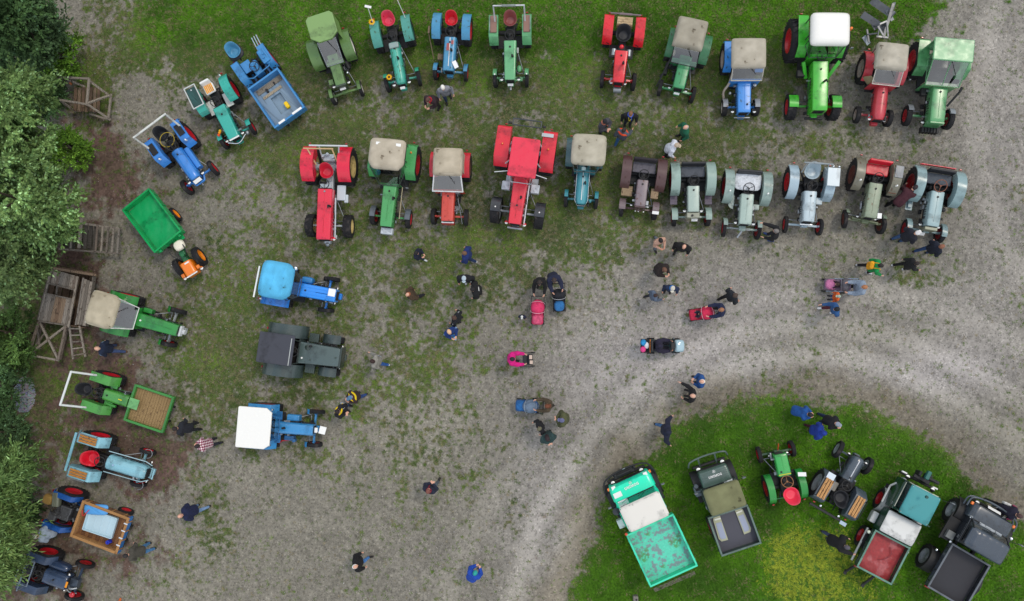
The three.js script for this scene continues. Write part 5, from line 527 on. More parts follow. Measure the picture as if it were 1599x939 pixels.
tractor({ label: 'blue tractor with a white roll bar and black lidded mudguards', col: '#3a84d4', R: [263.3, 221.6, 1.15], F: [311.8, 277.8], rim: '#b81c2a', rr: 0.62, rw: 0.28, tr: 0.68, fr: 0.36, ft: 0.68, fw: 0.17,
  hood: { b: [271, 235.5], f: [302.5, 279], w: 0.5, h: 1.15, style: 'round', seam: false }, fender: { type: 'flat', w: 0.38, mark: LENS, markZ: 0.45 }, seat: { type: 'bucket', c: [252, 213], M: LEATHER, r: 0.26, h: 1.0 }, rollbar: { c: [231, 198], h: 2.15, w: 0.78, r: 0.045, M: paint('#dcded8') }, plate: { w: 0.34, h: 0.16, y: 0.95, z: 0.08 }, exh: { low: true },
  extra: ({ t, tr, rr, hb, hf, el }) => { for (const s of [-1, 1]) obj('mudguard_lid', [bx(0.26, 0.04, 0.5, [s * tr, rr * 2 + 0.09, -0.05], 0.015)], BLACK, t); obj('yellow_hose', [new THREE.TorusGeometry(0.3, 0.014, 6, 30).rotateX(Math.PI / 2).translate(0, 1.18, -0.1)], plain('#b49c2c', 0.6), t); obj('side_tank', [put(hoodGeo({ w: 0.22, h: 0.95, y0: 0.65, style: 'soft' }, hb + 0.1, hb + el * 0.75), [-0.36, 0, 0])], paint('#3a84d4'), t); obj('front_frame', polyTube([[-0.34, 0.7, hf - 0.2], [-0.2, 0.7, hf + 0.12], [0.2, 0.7, hf + 0.12], [0.34, 0.7, hf - 0.2]], 0.04), paint('#3a84d4'), t); obj('hook', [cy(0.05, 0.05, 0.2, [0, 0.62, hf + 0.16], [Math.PI / 2, 0, 0])], STEEL, t); } });
{ // the small two-wheel tractor and its tipping trailer
  const A = P(296.5, 410, 0.42), Bq = P(238.4, 345, 1.0); A.y = Bq.y = 0; const d = A.clone().sub(Bq), yaw = Math.atan2(d.x, d.z);
  const t = thing('tractor', 'small orange two wheel tractor coupled to the green trailer', 'tractor', A, yaw - 0.12, 'old tractors on show');
  for (const s of [-1, 1]) wheel(t, s * 0.46, 0.42, 0, 0.42, 0.24, 1, paint('#f08a14')); const O = paint('#f07d10', 0.35);
  obj('bonnet', hoodGeo({ w: 0.52, h: 1.0, y0: 0.5, style: 'soft' }, 0.06, 0.62), O, t); obj('nose_lamp_bar', [bx(0.5, 0.06, 0.06, [0, 0.9, 0.64], 0.02)], WHITE, t); obj('gearbox', [bx(0.26, 0.26, 0.62, [0, 0.6, -0.2], 0.05), cy(0.06, 0.06, 0.7, [0, 0.42, 0], [0, 0, Math.PI / 2]), cy(0.07, 0.05, 0.3, [0.08, 0.8, -0.25])], paint('#1f6a3c'), t); obj('engine', [bx(0.4, 0.3, 0.4, [0, 0.45, 0.32], 0.05)], IRON, t);
  for (const s of [-1, 1]) { lamp(t, 'headlight', [s * 0.4, 0.72, 0.55], 0.08, LENS, O); obj('indicator', [bx(0.14, 0.12, 0.16, [s * 0.36, 0.85, 0.48], 0.03)], O, t); obj('handlebar', [tube([[s * 0.1, 0.75, -0.1], [s * 0.3, 0.95, -0.4], [s * 0.32, 1.0, -0.62]], 0.018, 10, 6)], BLACK, t); } obj('white_emblem', [bx(0.2, 0.006, 0.06, [0.08, 1.004, 0.14])], WHITE, t);
  obj('drawbar', [beam([0, 0.45, -0.15], [0, 0.5, -0.95], 0.08, 0.08), bx(0.3, 0.04, 0.4, [0, 0.5, -0.72], 0.01)], paint('#1f6a3c'), t); obj('seat', [put(softRoof(0.46, 0.42, 0.08, 3, { pow: 3, folds: 0, drop: 0.04 }), [0.12, 0.84, -0.7])], paint('#ece6d2', 0.5), t); obj('seat_post', [bar([0.12, 0.5, -0.75], [0.12, 0.82, -0.7], 0.03)], IRON, t);
  const q = thing('trailer', 'bright green empty tipping trailer behind the small orange tractor', 'trailer', Bq, yaw), G = paint('#0d9f55', 0.4);
  bed(q, -1.13, 1.13, 1.42, 0.72, 0.38, G, mk('gf', () => new THREE.MeshStandardMaterial({ color: '#17a560', roughness: 0.5, map: T_WEAR, roughnessMap: T_WEAR_R })), { th: 0.05, dent: 0.05 }); for (const s of [-1, 1]) wheel(q, s * 0.68, 0.34, 0.1, 0.34, 0.18, 0, paint('#f08a14')); obj('axle', [cy(0.05, 0.05, 1.2, [0, 0.34, 0.1], [0, 0, Math.PI / 2])], IRON, q); obj('tow_bar', [beam([0, 0.55, 1.0], [0, 0.5, 1.6], 0.08, 0.1), bx(0.5, 0.05, 0.2, [0.3, 0.72, 1.2], 0.02)], G, q); for (const x of [-0.5, 0.5]) obj('latch', [bx(0.12, 0.12, 0.1, [x, 0.95, 1.18], 0.02)], G, q);
}
tractor({ label: 'green tractor with a ribbed beige roof, parked in front of the fallen hunting stand', col: '#2f8a3a', R: [194, 490, 0.6], F: [269.9, 511], rim: '#b81e2a', rr: 0.64, rw: 0.28, tr: 0.68, fr: 0.36, ft: 0.7, fw: 0.17, axle: '#a9b0b2',
  hood: { b: [213.8, 496], f: [276, 514.5], w: 0.54, h: 1.25, style: 'taper', cap: 0.1, capM: WHITE }, fender: { w: 0.34 }, ff: { a0: 115, a1: 180, w: 0.22 }, seat: { type: 'pad', c: [180, 487], col: '#6a4028' }, lamps: false, exh: { low: true },
  roof: { c: [156.3, 484], h: 2.3, w: 1.38, l: 1.18, t: 0.13, pow: 8, M: canvasM('#cabfa6'), folds: 0, ribs: 0.025, ribN: 2.5, ribAlong: true, wz: undefined, wy: 1.4, ww: 0.44, wt: 0.6, quarter: true, drop: 0.1, frame: paint('#e4e4de'), ch: 0.1, xk: 1, crown: 0.04 },
  extra: ({ t, hb, hf, el }) => { obj('white_nose', [bx(0.44, 0.26, 0.1, [0, 0.95, hf + 0.06], 0.04), cy(0.1, 0.1, 0.2, [0.02, 0.85, hf + 0.1], [Math.PI / 2, 0, 0])], paint('#d5d8da'), t); obj('side_tank', [bx(0.2, 0.3, 0.4, [-0.42, 0.85, hb + 0.2], 0.05)], paint('#2f8a3a'), t); } });
tractor({ label: 'green tool carrier tractor with a wooden platform and a silver roll bar', col: '#4c9440', R: [153.7, 613.9, 1.1], F: [241, 636], rim: '#b81c2a', rr: 0.6, rw: 0.3, tr: 0.62, fr: 0.34, ft: 0.55,
  hood: { b: [160, 618], f: [200, 623], w: 0.5, h: 1.05, y0: 0.6, style: 'soft', seam: false, dash: false }, fender: { type: 'flat', w: 0.36 }, exh: false, lamps: false, seat: { type: 'bucket', c: [135, 609], M: LEATHER, r: 0.25, h: 1.05 }, rollbar: { c: [102.5, 605.5], h: 2.05, w: 0.68, r: 0.045, M: paint('#d9dcda') },
  extra: ({ t, loc, wb, hb, hf }) => { const c = loc(233.4, 634, 0.95), M = paint('#3f8a3a'); bed(t, c.z - 0.86, c.z + 0.86, 1.52, 0.78, 0.16, M, wood('#a98e62'), { planks: 14, th: 0.07, ribs: true }); obj('bed_lid', [bx(0.42, 0.03, 0.42, [0, 0.98, c.z - 0.66], 0.01)], paint('#6fae6a'), t); for (const x of [-0.24, 0.24]) obj('carrier_rail', [bx(0.1, 0.12, wb + 0.5, [x, 0.55, wb / 2], 0.02)], M, t); obj('side_gear', [bx(0.3, 0.1, 0.36, [0.4, 0.85, 0.4], 0.03), cy(0.06, 0.06, 0.4, [0.36, 0.9, 0.55], [Math.PI / 2, 0, 0]), bx(0.2, 0.1, 0.3, [-0.4, 0.85, 0.42], 0.03)], paint('#3f8a3a'), t); obj('warning_mark', [bx(0.03, 0.006, 0.16, [0, 1.06, hf - 0.3])], plain('#e8d81c'), t); } });
tractor({ label: 'light blue tractor with a red pan seat and wooden slat benches on its mudguards', col: '#86bcca', R: [136.1, 713.5, 1.15], F: [222.1, 730.3], rim: '#cf1c30', rr: 0.64, rw: 0.28, tr: 0.72, fr: 0.34, ft: 0.68, fw: 0.13,
  hood: { b: [165.4, 720.5], f: [227, 735], w: 0.6, h: 1.2, style: 'round', seam: false, cap: 0.2, capM: CHROME }, fender: { w: 0.42, type: 'flat', bench: '#c98a3c', rib: true, bl: 1.15 }, seat: { type: 'bucket', c: [144.8, 717], col: '#d4162c', r: 0.3, h: 1.05 }, exh: false, lamps: { x: 0.4, y: 0.7, r: 0.055 },
  extra: ({ t, hb, hf, el, tr, rr }) => { for (const s of [-1, 1]) obj('side_rail', [bar([s * 0.42, 1.0, hb - 0.1], [s * 0.42, 0.9, hf - 0.2], 0.02), bar([s * 0.42, 0.9, hf - 0.2], [s * 0.3, 0.8, hf + 0.05], 0.02)], paint('#a8c6ce'), t); obj('rear_beam', [bx(1.6, 0.08, 0.1, [0, 1.15, -0.72], 0.02)], paint('#86bcca'), t); obj('front_guard', [bx(0.44, 0.05, 0.06, [0, 0.85, hf + 0.2], 0.02), bx(0.44, 0.05, 0.06, [0, 0.75, hf + 0.06], 0.02), bar([0.18, 0.8, hf], [0.18, 0.85, hf + 0.2], 0.02), bar([-0.18, 0.8, hf], [-0.18, 0.85, hf + 0.2], 0.02)], paint('#8fbac6'), t); for (const s of [-1, 1]) obj('wheel_hoop', [new THREE.TorusGeometry(0.18, 0.014, 6, 20, 4).rotateX(Math.PI / 2).translate(s * 0.66, 0.62, hf - 0.36)], STEEL, t); } });
tractor({ label: 'dark blue tool carrier tractor with an orange framed wooden box holding a plastic crate', col: '#1e4f92', R: [100, 797, 0.8], F: [186, 823], rim: '#c01c2c', rr: 0.58, rw: 0.26, tr: 0.66, fr: 0.32, ft: 0.66,
  hood: { b: [98, 797], f: [122, 804], w: 0.5, h: 1.0, none: true }, fender: { type: 'flat', w: 0.2 }, exh: false, lamps: false, wheelM: BLACK, sy: 1.15,
  extra: ({ t, loc, wb }) => { const c = loc(155.8, 822.6, 1.1), W1 = wood('#c2935c'), BL = paint('#2f74b8'); bed(t, c.z - 1.04, c.z + 1.04, 1.52, 0.8, 0.3, W1, wood('#7a5436'), { planks: 12, th: 0.09, wallM: [wood('#d0a06a'), BL, W1, wood('#8a6648')], edge: W1, plankM: k => wood(k % 2 ? '#7a5436' : '#8f6540') });
    obj('engine_block', [bx(0.5, 0.34, 0.62, [0.06, 0.9, 0.1], 0.05), bx(0.36, 0.24, 0.34, [0.3, 1.0, -0.25], 0.06), bx(0.3, 0.2, 0.5, [-0.12, 1.0, 0.2], 0.05), ...[...Array(9)].map((_, k) => bx(0.12, 0.08, 0.07, [(k % 3) * 0.17 - 0.15, 1.06 + 0.02 * (k % 2), Math.floor(k / 3) * 0.2 - 0.1], 0.02))], paint('#47484a', 0.6), t); obj('tarnished_tank', [put(hoodGeo({ w: 0.3, h: 1.22, y0: 0.95, style: 'soft' }, -0.28, 0.28), [-0.42, 0, -0.3], [0, 1.3, 0])], paint('#6d7160', 0.6), t);
    for (const x of [-0.3, 0.3]) obj('carrier_rail', [bx(0.1, 0.12, wb + 0.5, [x, 0.52, wb / 2], 0.02)], paint('#1e4f92'), t); obj('canvas_seat', [put(softRoof(0.4, 0.42, 0.1, 8, { pow: 4 }), [-0.3, 1.1, -0.62])], canvasM('#9a7a3c'), t); obj('safety_rope', [tube([[-0.4, 1.14, c.z - 0.9], [-0.2, 1.16, c.z - 0.8], [-0.5, 1.12, c.z - 0.65]], 0.015, 14, 6)], plain('#d02a2a'), t);
    for (const k of [0, 1, 2, 3]) obj('strap', [bx(0.05, 0.012, 0.16, [-0.5 + k * 0.3, 1.13, c.z + 0.98], 0.003)], plain('#c9cdd2'), t); } });
{ // what lies in the wooden box
  const a = P(157, 818, 0.9), z = P(180, 823, 0.9), yaw = Math.atan2(z.x - a.x, z.z - a.z); const k = thing('plastic_crate', 'translucent grey plastic crate lying in the orange framed box', 'crate', new THREE.Vector3(a.x, 0.83, a.z), yaw - 0.1), PM = mk('pm', () => new THREE.MeshPhysicalMaterial({ color: '#b9d2dc', roughness: 0.35, clearcoat: 0.3 }));
  obj('floor', [bx(0.82, 0.02, 1.24, [0, 0.02, 0], 0.008)], PM, k); for (const [w, l, x, zz] of [[0.84, 0.03, 0, 0.63], [0.84, 0.03, 0, -0.63], [0.03, 1.23, 0.42, 0], [0.03, 1.23, -0.42, 0]]) obj('side', [bx(w, 0.14, l, [x, 0.09, zz], 0.008)], PM, k); for (let q = 0; q < 3; q++) obj('rib', [bx(0.74, 0.012, 0.03, [0, 0.036, -0.3 + q * 0.3])], PM, k);
  const s = P(147, 797, 1.15); const b = obj('blue_sheet', clothPad(0.42, 0.06, 1.0, [0, 0, 0], 0, 77, 0.02), mk('bs', () => new THREE.MeshStandardMaterial({ color: '#4f9ad8', roughness: 0.5 })), scene, [s.x, 1.02, s.z], [0, yaw + 0.15, 0]); tag(b, 'crumpled light blue plastic sheet on the edge of the wooden box', 'sheet');
  const v = P(168.8, 847, 0.95); const j = obj('blue_jug', [cy(0.08, 0.09, 0.2, [0, 0.1, 0], undefined, 14), cy(0.03, 0.04, 0.06, [0, 0.23, 0]), new THREE.TorusGeometry(0.06, 0.014, 6, 14).translate(0.08, 0.13, 0)], plain('#2333b0', 0.4), scene, [v.x, 0.82, v.z]); tag(j, 'small royal blue jug in the corner of the wooden box', 'jug');
}
tractor({ label: 'dark slate blue tractor with an open rear frame under the willow branches', col: '#33435c', R: [64, 890, 0.7], F: [124, 906], rim: '#b01824', rr: 0.6, rw: 0.28, tr: 0.64, fr: 0.38, ft: 0.68, fw: 0.14,
  hood: { b: [70, 892], f: [105, 903], w: 0.62, h: 1.15, style: 'soft', seam: false, cap: 0.45 }, fender: { type: 'flat', w: 0.3 }, exh: false, lamps: { x: 0.3, y: 0.95, z: undefined },
  rollbar: { c: [40, 880], h: 1.9, w: 0.5, r: 0.025, M: paint('#7a8796') }, seat: { type: 'pad', c: [48, 888], M: LEATHER },
  extra: ({ t, hb, hf, el, wb }) => { obj('side_tank', [put(hoodGeo({ w: 0.32, h: 1.0, y0: 0.65, style: 'egg' }, hb + 0.0, hb + el * 0.8), [-0.46, 0, 0])], paint('#2c3c56', 0.3), t); obj('amber_plate', [bx(0.24, 0.02, 0.1, [0.02, 1.1, hf + 0.03], 0.005)], plain('#e8951c'), t); obj('fork_tube', [tube([[0.1, 0.9, hf], [0.16, 1.0, hf + 0.2], [0.1, 0.9, hf + 0.4]], 0.04, 10, 8), tube([[0.2, 0.9, hf - 0.1], [0.4, 0.8, hf + 0.1], [0.45, 0.6, hf + 0.3]], 0.025, 12, 7)], STEEL, t); obj('front_gear', [bx(0.4, 0.3, 0.36, [0, 0.75, hf + 0.18], 0.05)], paint('#3a4450'), t); obj('red_reflector', [sp(0.12, [0.5, 0.72, hf + 0.2], [1, 0.7, 1])], paint('#c01626', 0.3), t); const f = obj('rear_frame', polyTube([[-0.5, 1.35, -0.55], [0.5, 1.35, -0.55], [0.5, 1.35, 0.0], [-0.5, 1.35, 0.0], [-0.5, 1.35, -0.55]], 0.025), paint('#7a8796'), t); obj('frame_bar', [bar([-0.5, 1.35, -0.3], [0.5, 1.35, -0.3], 0.018)], paint('#7a8796'), f); } });
// ---------- three tractors facing the yard ----------
tractor({ label: 'blue tractor with a bright sky blue canvas roof', col: '#2480dc', R: [437, 446.5, 0.7], F: [513, 460.3], rim: '#57616a', rr: 0.6, rw: 0.26, tr: 0.66, fr: 0.34, ft: 0.64, steer: 0.08,
  hood: { b: [468, 451], f: [524, 460], w: 0.54, h: 1.2, style: 'flat', col: '#2a8eec' }, fender: { w: 0.34, mark: LENS, markZ: -0.45 }, seat: { type: 'pad', c: [440, 447], col: '#222' }, exh: { low: true }, lamps: { x: 0.3, y: 0.85, r: 0.05 }, plate: { w: 0.3, h: 0.28, y: 1.2, z: -0.16, tilt: -1.5, x: 0.1 },
  roof: { c: [428, 437], h: 2.1, w: 1.46, l: 1.3, xk: 1, t: 0.2, pow: 6, M: canvasM('#62ccff'), folds: 8, deep: 0.05, across: true, ribs: 0.05, ribN: 1.5, wy: 1.3, ww: 0.36, wt: 0.6, ch: 0.12, drop: 0.12, frameM: paint('#37424a'), quarter: true },
  extra: ({ t, loc, hb, hf, el, tr }) => { const tz = loc(401, 437, 1.9).z; obj('white_tube', [bar([-0.62, 1.9, tz], [0.62, 1.9, tz], 0.035)], WHITE, t); obj('round_lamp', [sp(0.1, [-0.78, 1.75, hb - 0.12])], CHROME, t); obj('lamp_arm', [bar([-0.5, 1.9, hb - 0.5], [-0.78, 1.75, hb - 0.12], 0.02)], STEEL, t); obj('air_cleaner', [put(hoodGeo({ w: 0.26, h: 1.15, y0: 0.8, style: 'egg' }, hb, hb + 0.42), [-0.42, 0, 0])], paint('#2b7fc0'), t); for (let k = -1; k < 2; k++) obj('bonnet_rib', [bx(0.03, 0.012, el * 0.8, [k * 0.14, 1.198, hb + el * 0.42])], paint('#2a8eec'), t); } });
tractor({ label: 'heavy dark olive tractor with a black wedge roof and long rounded mudguards', col: '#3f4d4c', R: [440.7, 546.5, 1.2], F: [516.2, 555.6, 0.65], rim: '#2e3833', rr: 0.74, rw: 0.36, tr: 0.8, fr: 0.42, fw: 0.26, ft: 0.66,
  hood: { b: [466, 549.8], f: [530, 558], w: 0.86, h: 1.35, y0: 0.75, style: 'taper', col: '#4a5a58', seam: false, cap: 0.1, capX: -0.2, capM: WHITE, nose: '#2f3a35' }, fender: { w: 0.5, a0: -5, a1: 172 }, ff: { a0: 42, a1: 185, w: 0.36 }, seat: { type: 'bench', c: [445, 546], M: LEATHER, w: 0.8 }, exh: { x: 0.3, t: 0.28, h: 0.2 }, lamps: { x: 0.42, y: 0.85, r: 0.06 },
  roof: { type: 'poly', c: [430, 543.5], h: 2.0, w: 1.2, l: 1.42, t: 0.06, ch: 0.03, chb: 0.03, M: mk('tar', () => new THREE.MeshStandardMaterial({ color: '#3d3f48', roughness: 0.75, map: T_WEAR, bumpMap: T_CANVAS, bumpScale: 0.004 })), screen: false, frame: paint('#2c3531'), rear: true, sheet: true },
  extra: ({ t, hb, hf, el, tr, rr }) => { for (const s of [-1, 1]) { const b = obj('tool_step', [bx(0.36, 0.16, 0.4, [s * 0.62, 0.72, hb + 0.36], 0.02)], paint('#3d4a44'), t); for (let k = 0; k < 4; k++) obj('step_rib', [bx(0.3, 0.012, 0.03, [s * 0.62, 0.806, hb + 0.24 + k * 0.08])], paint('#3d4a44'), b); } obj('roof_edge', [bx(1.06, 0.03, 0.03, [0, 1.99, hb - 0.12])], paint('#b4b8b4'), t); obj('bonnet_dome', [sp(0.12, [-0.24, 1.34, hb + 0.34], [1, 0.5, 1]), cy(0.03, 0.03, 0.08, [0.24, 1.36, hb + 0.5]), cy(0.03, 0.04, 0.07, [0.02, 1.33, hf - 0.15])], paint('#3a4740'), t); obj('screen_frame', polyTube([[-0.5, 1.96, hb - 0.12], [-0.42, 1.36, hb + 0.02], [0.42, 1.36, hb + 0.02], [0.5, 1.96, hb - 0.12]], 0.02), paint('#2c3531'), t); } });
tractor({ label: 'blue tractor with a plain white roof with cut front corners', col: '#3a8cc6', R: [413, 664, 0.7], F: [492, 668.7], rim: '#6f3a3c', rr: 0.62, rw: 0.26, tr: 0.72, fr: 0.34, ft: 0.66,
  hood: { b: [432, 667], f: [488, 670.6], w: 0.46, h: 1.2, style: 'soft', seam: false }, fender: { type: 'flat', w: 0.34, mark: CHROME, markZ: 0.5 }, ff: { a0: 125, a1: 175, w: 0.2 }, seat: { type: 'pad', c: [412, 664], col: '#222' }, exh: { x: 0.02, t: 0.22, h: 0.22 }, lamps: false,
  roof: { type: 'poly', c: [395.5, 668.5], h: 2.15, w: 1.58, l: 1.34, t: 0.1, ch: 0.22, chx: 0.75, chb: 0.04, M: WPAINT, wy: 1.35, ww: 0.42, wt: 0.5, frame: paint('#2d6fa8'), xk: 1 },
  extra: ({ t, hb, hf, el, tr, rr }) => { for (const s of [-1, 1]) obj('footwell_panel', [bx(0.34, 0.04, 0.4, [s * 0.46, 0.95, hb - 0.1], 0.02)], paint('#2a6ca4'), t); obj('fuel_can', [put(hoodGeo({ w: 0.26, h: 0.95, y0: 0.6, style: 'soft' }, hb + 0.3, hb + 0.78), [-0.4, 0, 0])], paint('#3a8cc6'), t); obj('mower_lever', [bar([0.56, 0.75, hb + 0.1], [0.72, 0.6, hb - 0.1], 0.03), bar([0.56, 0.75, hb + 0.1], [0.5, 0.7, hb + 0.5], 0.025)], paint('#b8252c'), t); obj('gear_case', [bx(0.2, 0.3, 0.4, [0.42, 0.7, hb + 0.4], 0.04), cy(0.07, 0.07, 0.2, [0.5, 0.8, hb + 0.62])], paint('#2a6296'), t); obj('white_box', [bx(0.2, 0.1, 0.12, [0, 1.0, hf + 0.09], 0.02)], WHITE, t); obj('tow_plate', [bx(0.3, 0.02, 0.26, [0, 0.9, hf + 0.32], 0.005, [0.2, 0.2, 0])], WHITE, t); } });
// ---------- two tractors on the grass island ----------
tractor({ label: 'green tractor with a red pan seat and brown steering wheel on the grass island', col: '#2a8a3c', R: [1230.9, 763, 1.1], F: [1211.2, 705.7, 0.35], rim: '#a01626', rr: 0.52, rw: 0.22, tr: 0.62, fr: 0.32, ft: 0.64, fw: 0.15,
  hood: { b: [1229.3, 743], f: [1221.8, 709], w: 0.5, h: 1.1, style: 'flat', col: '#34a04a', cap: 0.2, capX: 0.12 }, fender: { w: 0.24, a0: 15, a1: 165 }, seat: { type: 'bucket', c: [1238.3, 772], col: '#ea3c56', r: 0.28, h: 1.0 }, exh: { low: true }, wheelM: paint('#8a5a32', 0.5), sr: 0.22, axle: '#3c5a3e', lamps: { y: 0.7, r: 0.06 },
  extra: ({ t, tr, rr, hb, hf, el }) => { obj('white_plate', [bx(0.3, 0.012, 0.16, [tr - 0.02, rr * 1.6 + 0.36, rr * 0.85], 0.004, [0.5, 0.2, 0])], WHITE, t); obj('yellow_band', [bx(0.46, 0.012, 0.03, [0, 1.1, hb + 0.06])], plain('#c8c02a'), t); obj('rear_beam', [bar([-tr, 0.62, -0.42], [tr, 0.62, -0.42], 0.03)], paint('#2a7a38'), t); obj('front_mark', [bar([0.02, 0.7, hf + 0.1], [0.06, 0.85, hf + 0.36], 0.02)], plain('#b8481c'), t); } });
tractor({ label: 'dark grey tractor with pale wooden slat benches and a black rear board', col: '#45505a', R: [1312, 774.3, 1.15], F: [1331.6, 715, 0.38], rim: '#8d9498', rr: 0.62, rw: 0.28, tr: 0.68, fr: 0.36, ft: 0.62, fw: 0.17,
  hood: { b: [1329, 753], f: [1345.5, 716.2], w: 0.54, h: 1.15, style: 'round', seam: true, strip: '#d8dade', cap: 0.12 }, fender: { w: 0.44, type: 'flat', bench: '#d8a66c', bl: 1.3, railM: BLACK }, seat: { type: 'bucket', c: [1316.6, 780], M: LEATHER, r: 0.28, h: 1.0 }, exh: false, lamps: { y: 0.85, r: 0.06 },
  extra: ({ t, tr, rr, hb }) => { obj('rear_board', [bx(1.5, 0.1, 0.1, [0.0, 0.9, -0.82], 0.02)], BLACK, t); obj('seat_box', [bx(0.34, 0.16, 0.36, [-0.36, 0.95, 0.2], 0.03)], paint('#7c766c', 0.6), t); obj('instruction_plate', [bx(0.3, 0.012, 0.24, [-tr - 0.02, rr * 2 + 0.1, 0.46], 0.004)], plain('#ccd6de', 0.4), t); obj('rear_plate', [bx(0.26, 0.012, 0.14, [tr, 0.95, -0.86], 0.004)], plain('#a9bdcc', 0.4), t); for (const s of [-1, 1]) obj('chrome_lamp', [sp(0.06, [s * (tr - 0.3), 1.0, -0.7])], CHROME, t); } });
// ---------- small trucks on the grass island ----------
const FONT = await new FontLoader().loadAsync('fonts/droid/droid_sans_bold.typeface.json');
function lettering(name, text, size, M, parent, pos, rot) { const g = new TextGeometry(text, { font: FONT, size, depth: 0.008, curveSegments: 3, bevelEnabled: false }); g.center(); return obj(name, [g], M, parent, pos, rot); }
function truck(o) {
  const g0 = (q, h) => { const v = P(q[0], q[1], h); v.y = 0; return v; }, B = g0(o.bed.c, o.bed.h), Rf = o.head ? g0(o.head, o.head[2]) : g0(o.hood.c, o.hood.h), d = Rf.clone().sub(B), yaw = Math.atan2(d.x, d.z);
  const t = thing('utility_truck', o.label, 'truck', B, yaw, 'small utility trucks on the grass');
  const loc = (px, py, h) => P(px, py, h).sub(B).applyAxisAngle(new THREE.Vector3(0, 1, 0), -yaw);
  const C = paint(o.col, 0.36), b = o.bed, r = { t: 0.07, ...o.roof }, h = o.hood, rc = loc(...r.c, r.h), z0 = -b.l / 2, z1 = b.l / 2, rz0 = rc.z - r.l / 2, rz1 = rc.z + r.l / 2, belt = o.belt ?? 1.35, cw = o.cw ?? r.w;
  const hz1 = h ? loc(...h.c, h.h).z + h.l / 2 : rz1 + 0.15, hz0 = h ? hz1 - h.l : rz1, W = o.wheel, ty = W.tr;
  obj('chassis', [-0.36, 0.36].map(x => bx(0.12, 0.18, hz1 - z0 - 0.2, [x, 0.68, (hz1 + z0) / 2], 0.02)).concat([cy(0.09, 0.09, ty * 2 - 0.3, [0, W.r, W.zr], [0, 0, Math.PI / 2]), cy(0.09, 0.09, ty * 2 - 0.3, [0, W.r, W.zf], [0, 0, Math.PI / 2]), sp(0.2, [0, W.r, W.zr]), sp(0.2, [0, W.r, W.zf]), bx(0.5, 0.4, 0.8, [0, 0.8, rc.z], 0.05)]), IRON, t);
  for (const s of [-1, 1]) { wheel(t, s * ty, W.r, W.zr, W.r, W.w, 1, paint(W.rim)); wheel(t, s * ty, W.r, W.zf, W.r, W.w, 1, paint(W.rim)); obj('wheel_arch', [ribbon(arcPts(W.zf, W.r, W.r + 0.1, 165, 15, 12), 0.03, W.w + 0.1, s * ty)], o.archM ?? BLACK, t); obj('rear_wing', [ribbon(arcPts(W.zr, W.r, W.r + 0.03, 160, 40, 10), 0.02, W.w + 0.04, s * ty)], BLACK, t); }
  // cab: tub, doors, pillars, glass
  obj('cab_body', [loft([rrect(cw, 0.75, belt, 0.05, 0.05, rz0 + 0.02), rrect(cw, 0.75, belt, 0.05, 0.05, hz0 + 0.04)])], C, t);
  for (const s of [-1, 1]) { const q = obj('door', [bx(0.03, belt - 0.85, (rz1 - rz0) * 0.8, [s * (cw / 2 + 0.012), (belt + 0.85) / 2, rc.z + 0.05], 0.012)], C, t); obj('door_handle', [bx(0.02, 0.03, 0.12, [s * (cw / 2 + 0.035), belt - 0.08, rz0 + 0.2])], STEEL, q); }
  const Y = r.h - r.t, rx = rc.x, hw = r.w / 2 - 0.05, wz = o.wz ?? hz0 + 0.02, wy = belt + 0.02, ww = cw / 2 - 0.06;
  const c4 = s => [[rx + s * hw, Y + 0.01, rz1 - 0.05], [s * ww, wy, wz], [s * ww, wy, rz0 + 0.08], [rx + s * hw, Y + 0.01, rz0 + 0.06]];
  for (const s of [-1, 1]) { const [a, b2, c2, d2] = c4(s); obj('pillar', [beam(a, b2, 0.05, 0.05)], C, t); obj('pillar', [beam(d2, c2, 0.06, 0.06)], C, t); const v = [...a, ...b2, ...c2, ...a, ...c2, ...d2], g = new THREE.BufferGeometry(); g.setAttribute('position', new THREE.Float32BufferAttribute(v, 3)); g.computeVertexNormals(); obj('side_window', [g], GLASS, t); obj('window_frame', polyTube([a, b2, c2, d2, a], 0.018, 6), o.trimM ?? BLACK, t); }
  { const [a, b2] = c4(-1), [c2, d2] = c4(1), v = [...a, ...b2, ...d2, ...a, ...d2, ...c2], g = new THREE.BufferGeometry(); g.setAttribute('position', new THREE.Float32BufferAttribute(v, 3)); g.computeVertexNormals(); obj('windscreen', [g], GLASS, t); obj('screen_frame', polyTube([a, b2, d2, c2], 0.022, 6), o.trimM ?? BLACK, t); for (const s of [-0.35, 0.3]) obj('wiper', [bar([s, wy + 0.03, wz + 0.02], [s + 0.3, lerp(wy, Y, 0.55), lerp(wz, rz1, 0.55) + 0.03], 0.009, 5)], BLACK, t); }
  obj('rear_wall', [bx(cw - 0.1, Y - 0.8, 0.03, [rx * 0.5, (Y + 0.8) / 2, rz0 + 0.04])], r.soft ? r.M : C, t); for (const s of [-1, 1]) obj('cab_seat', [bx(0.5, 0.14, 0.45, [s * cw * 0.24, 1.1, rc.z], 0.05), bx(0.5, 0.5, 0.1, [s * cw * 0.24, 1.35, rc.z - 0.24], 0.05)], LEATHER, t); steering(t, [0.36, belt + 0.05, wz - 0.35], 0.2, 0.5, BLACK);
  obj('roof', [r.soft ? softRoof(r.w, r.l, r.t, 9, { pow: 14, folds: 3, deep: 0.02, drop: 0.1, crown: 0.02 }) : softRoof(r.w, r.l, r.t, 9, { pow: r.pow ?? 10, folds: 0, drop: 0.06, crown: 0.025, ribs: r.ribs, ribAlong: true, ribN: 3 })], r.M, t, [rx, Y, rc.z]);
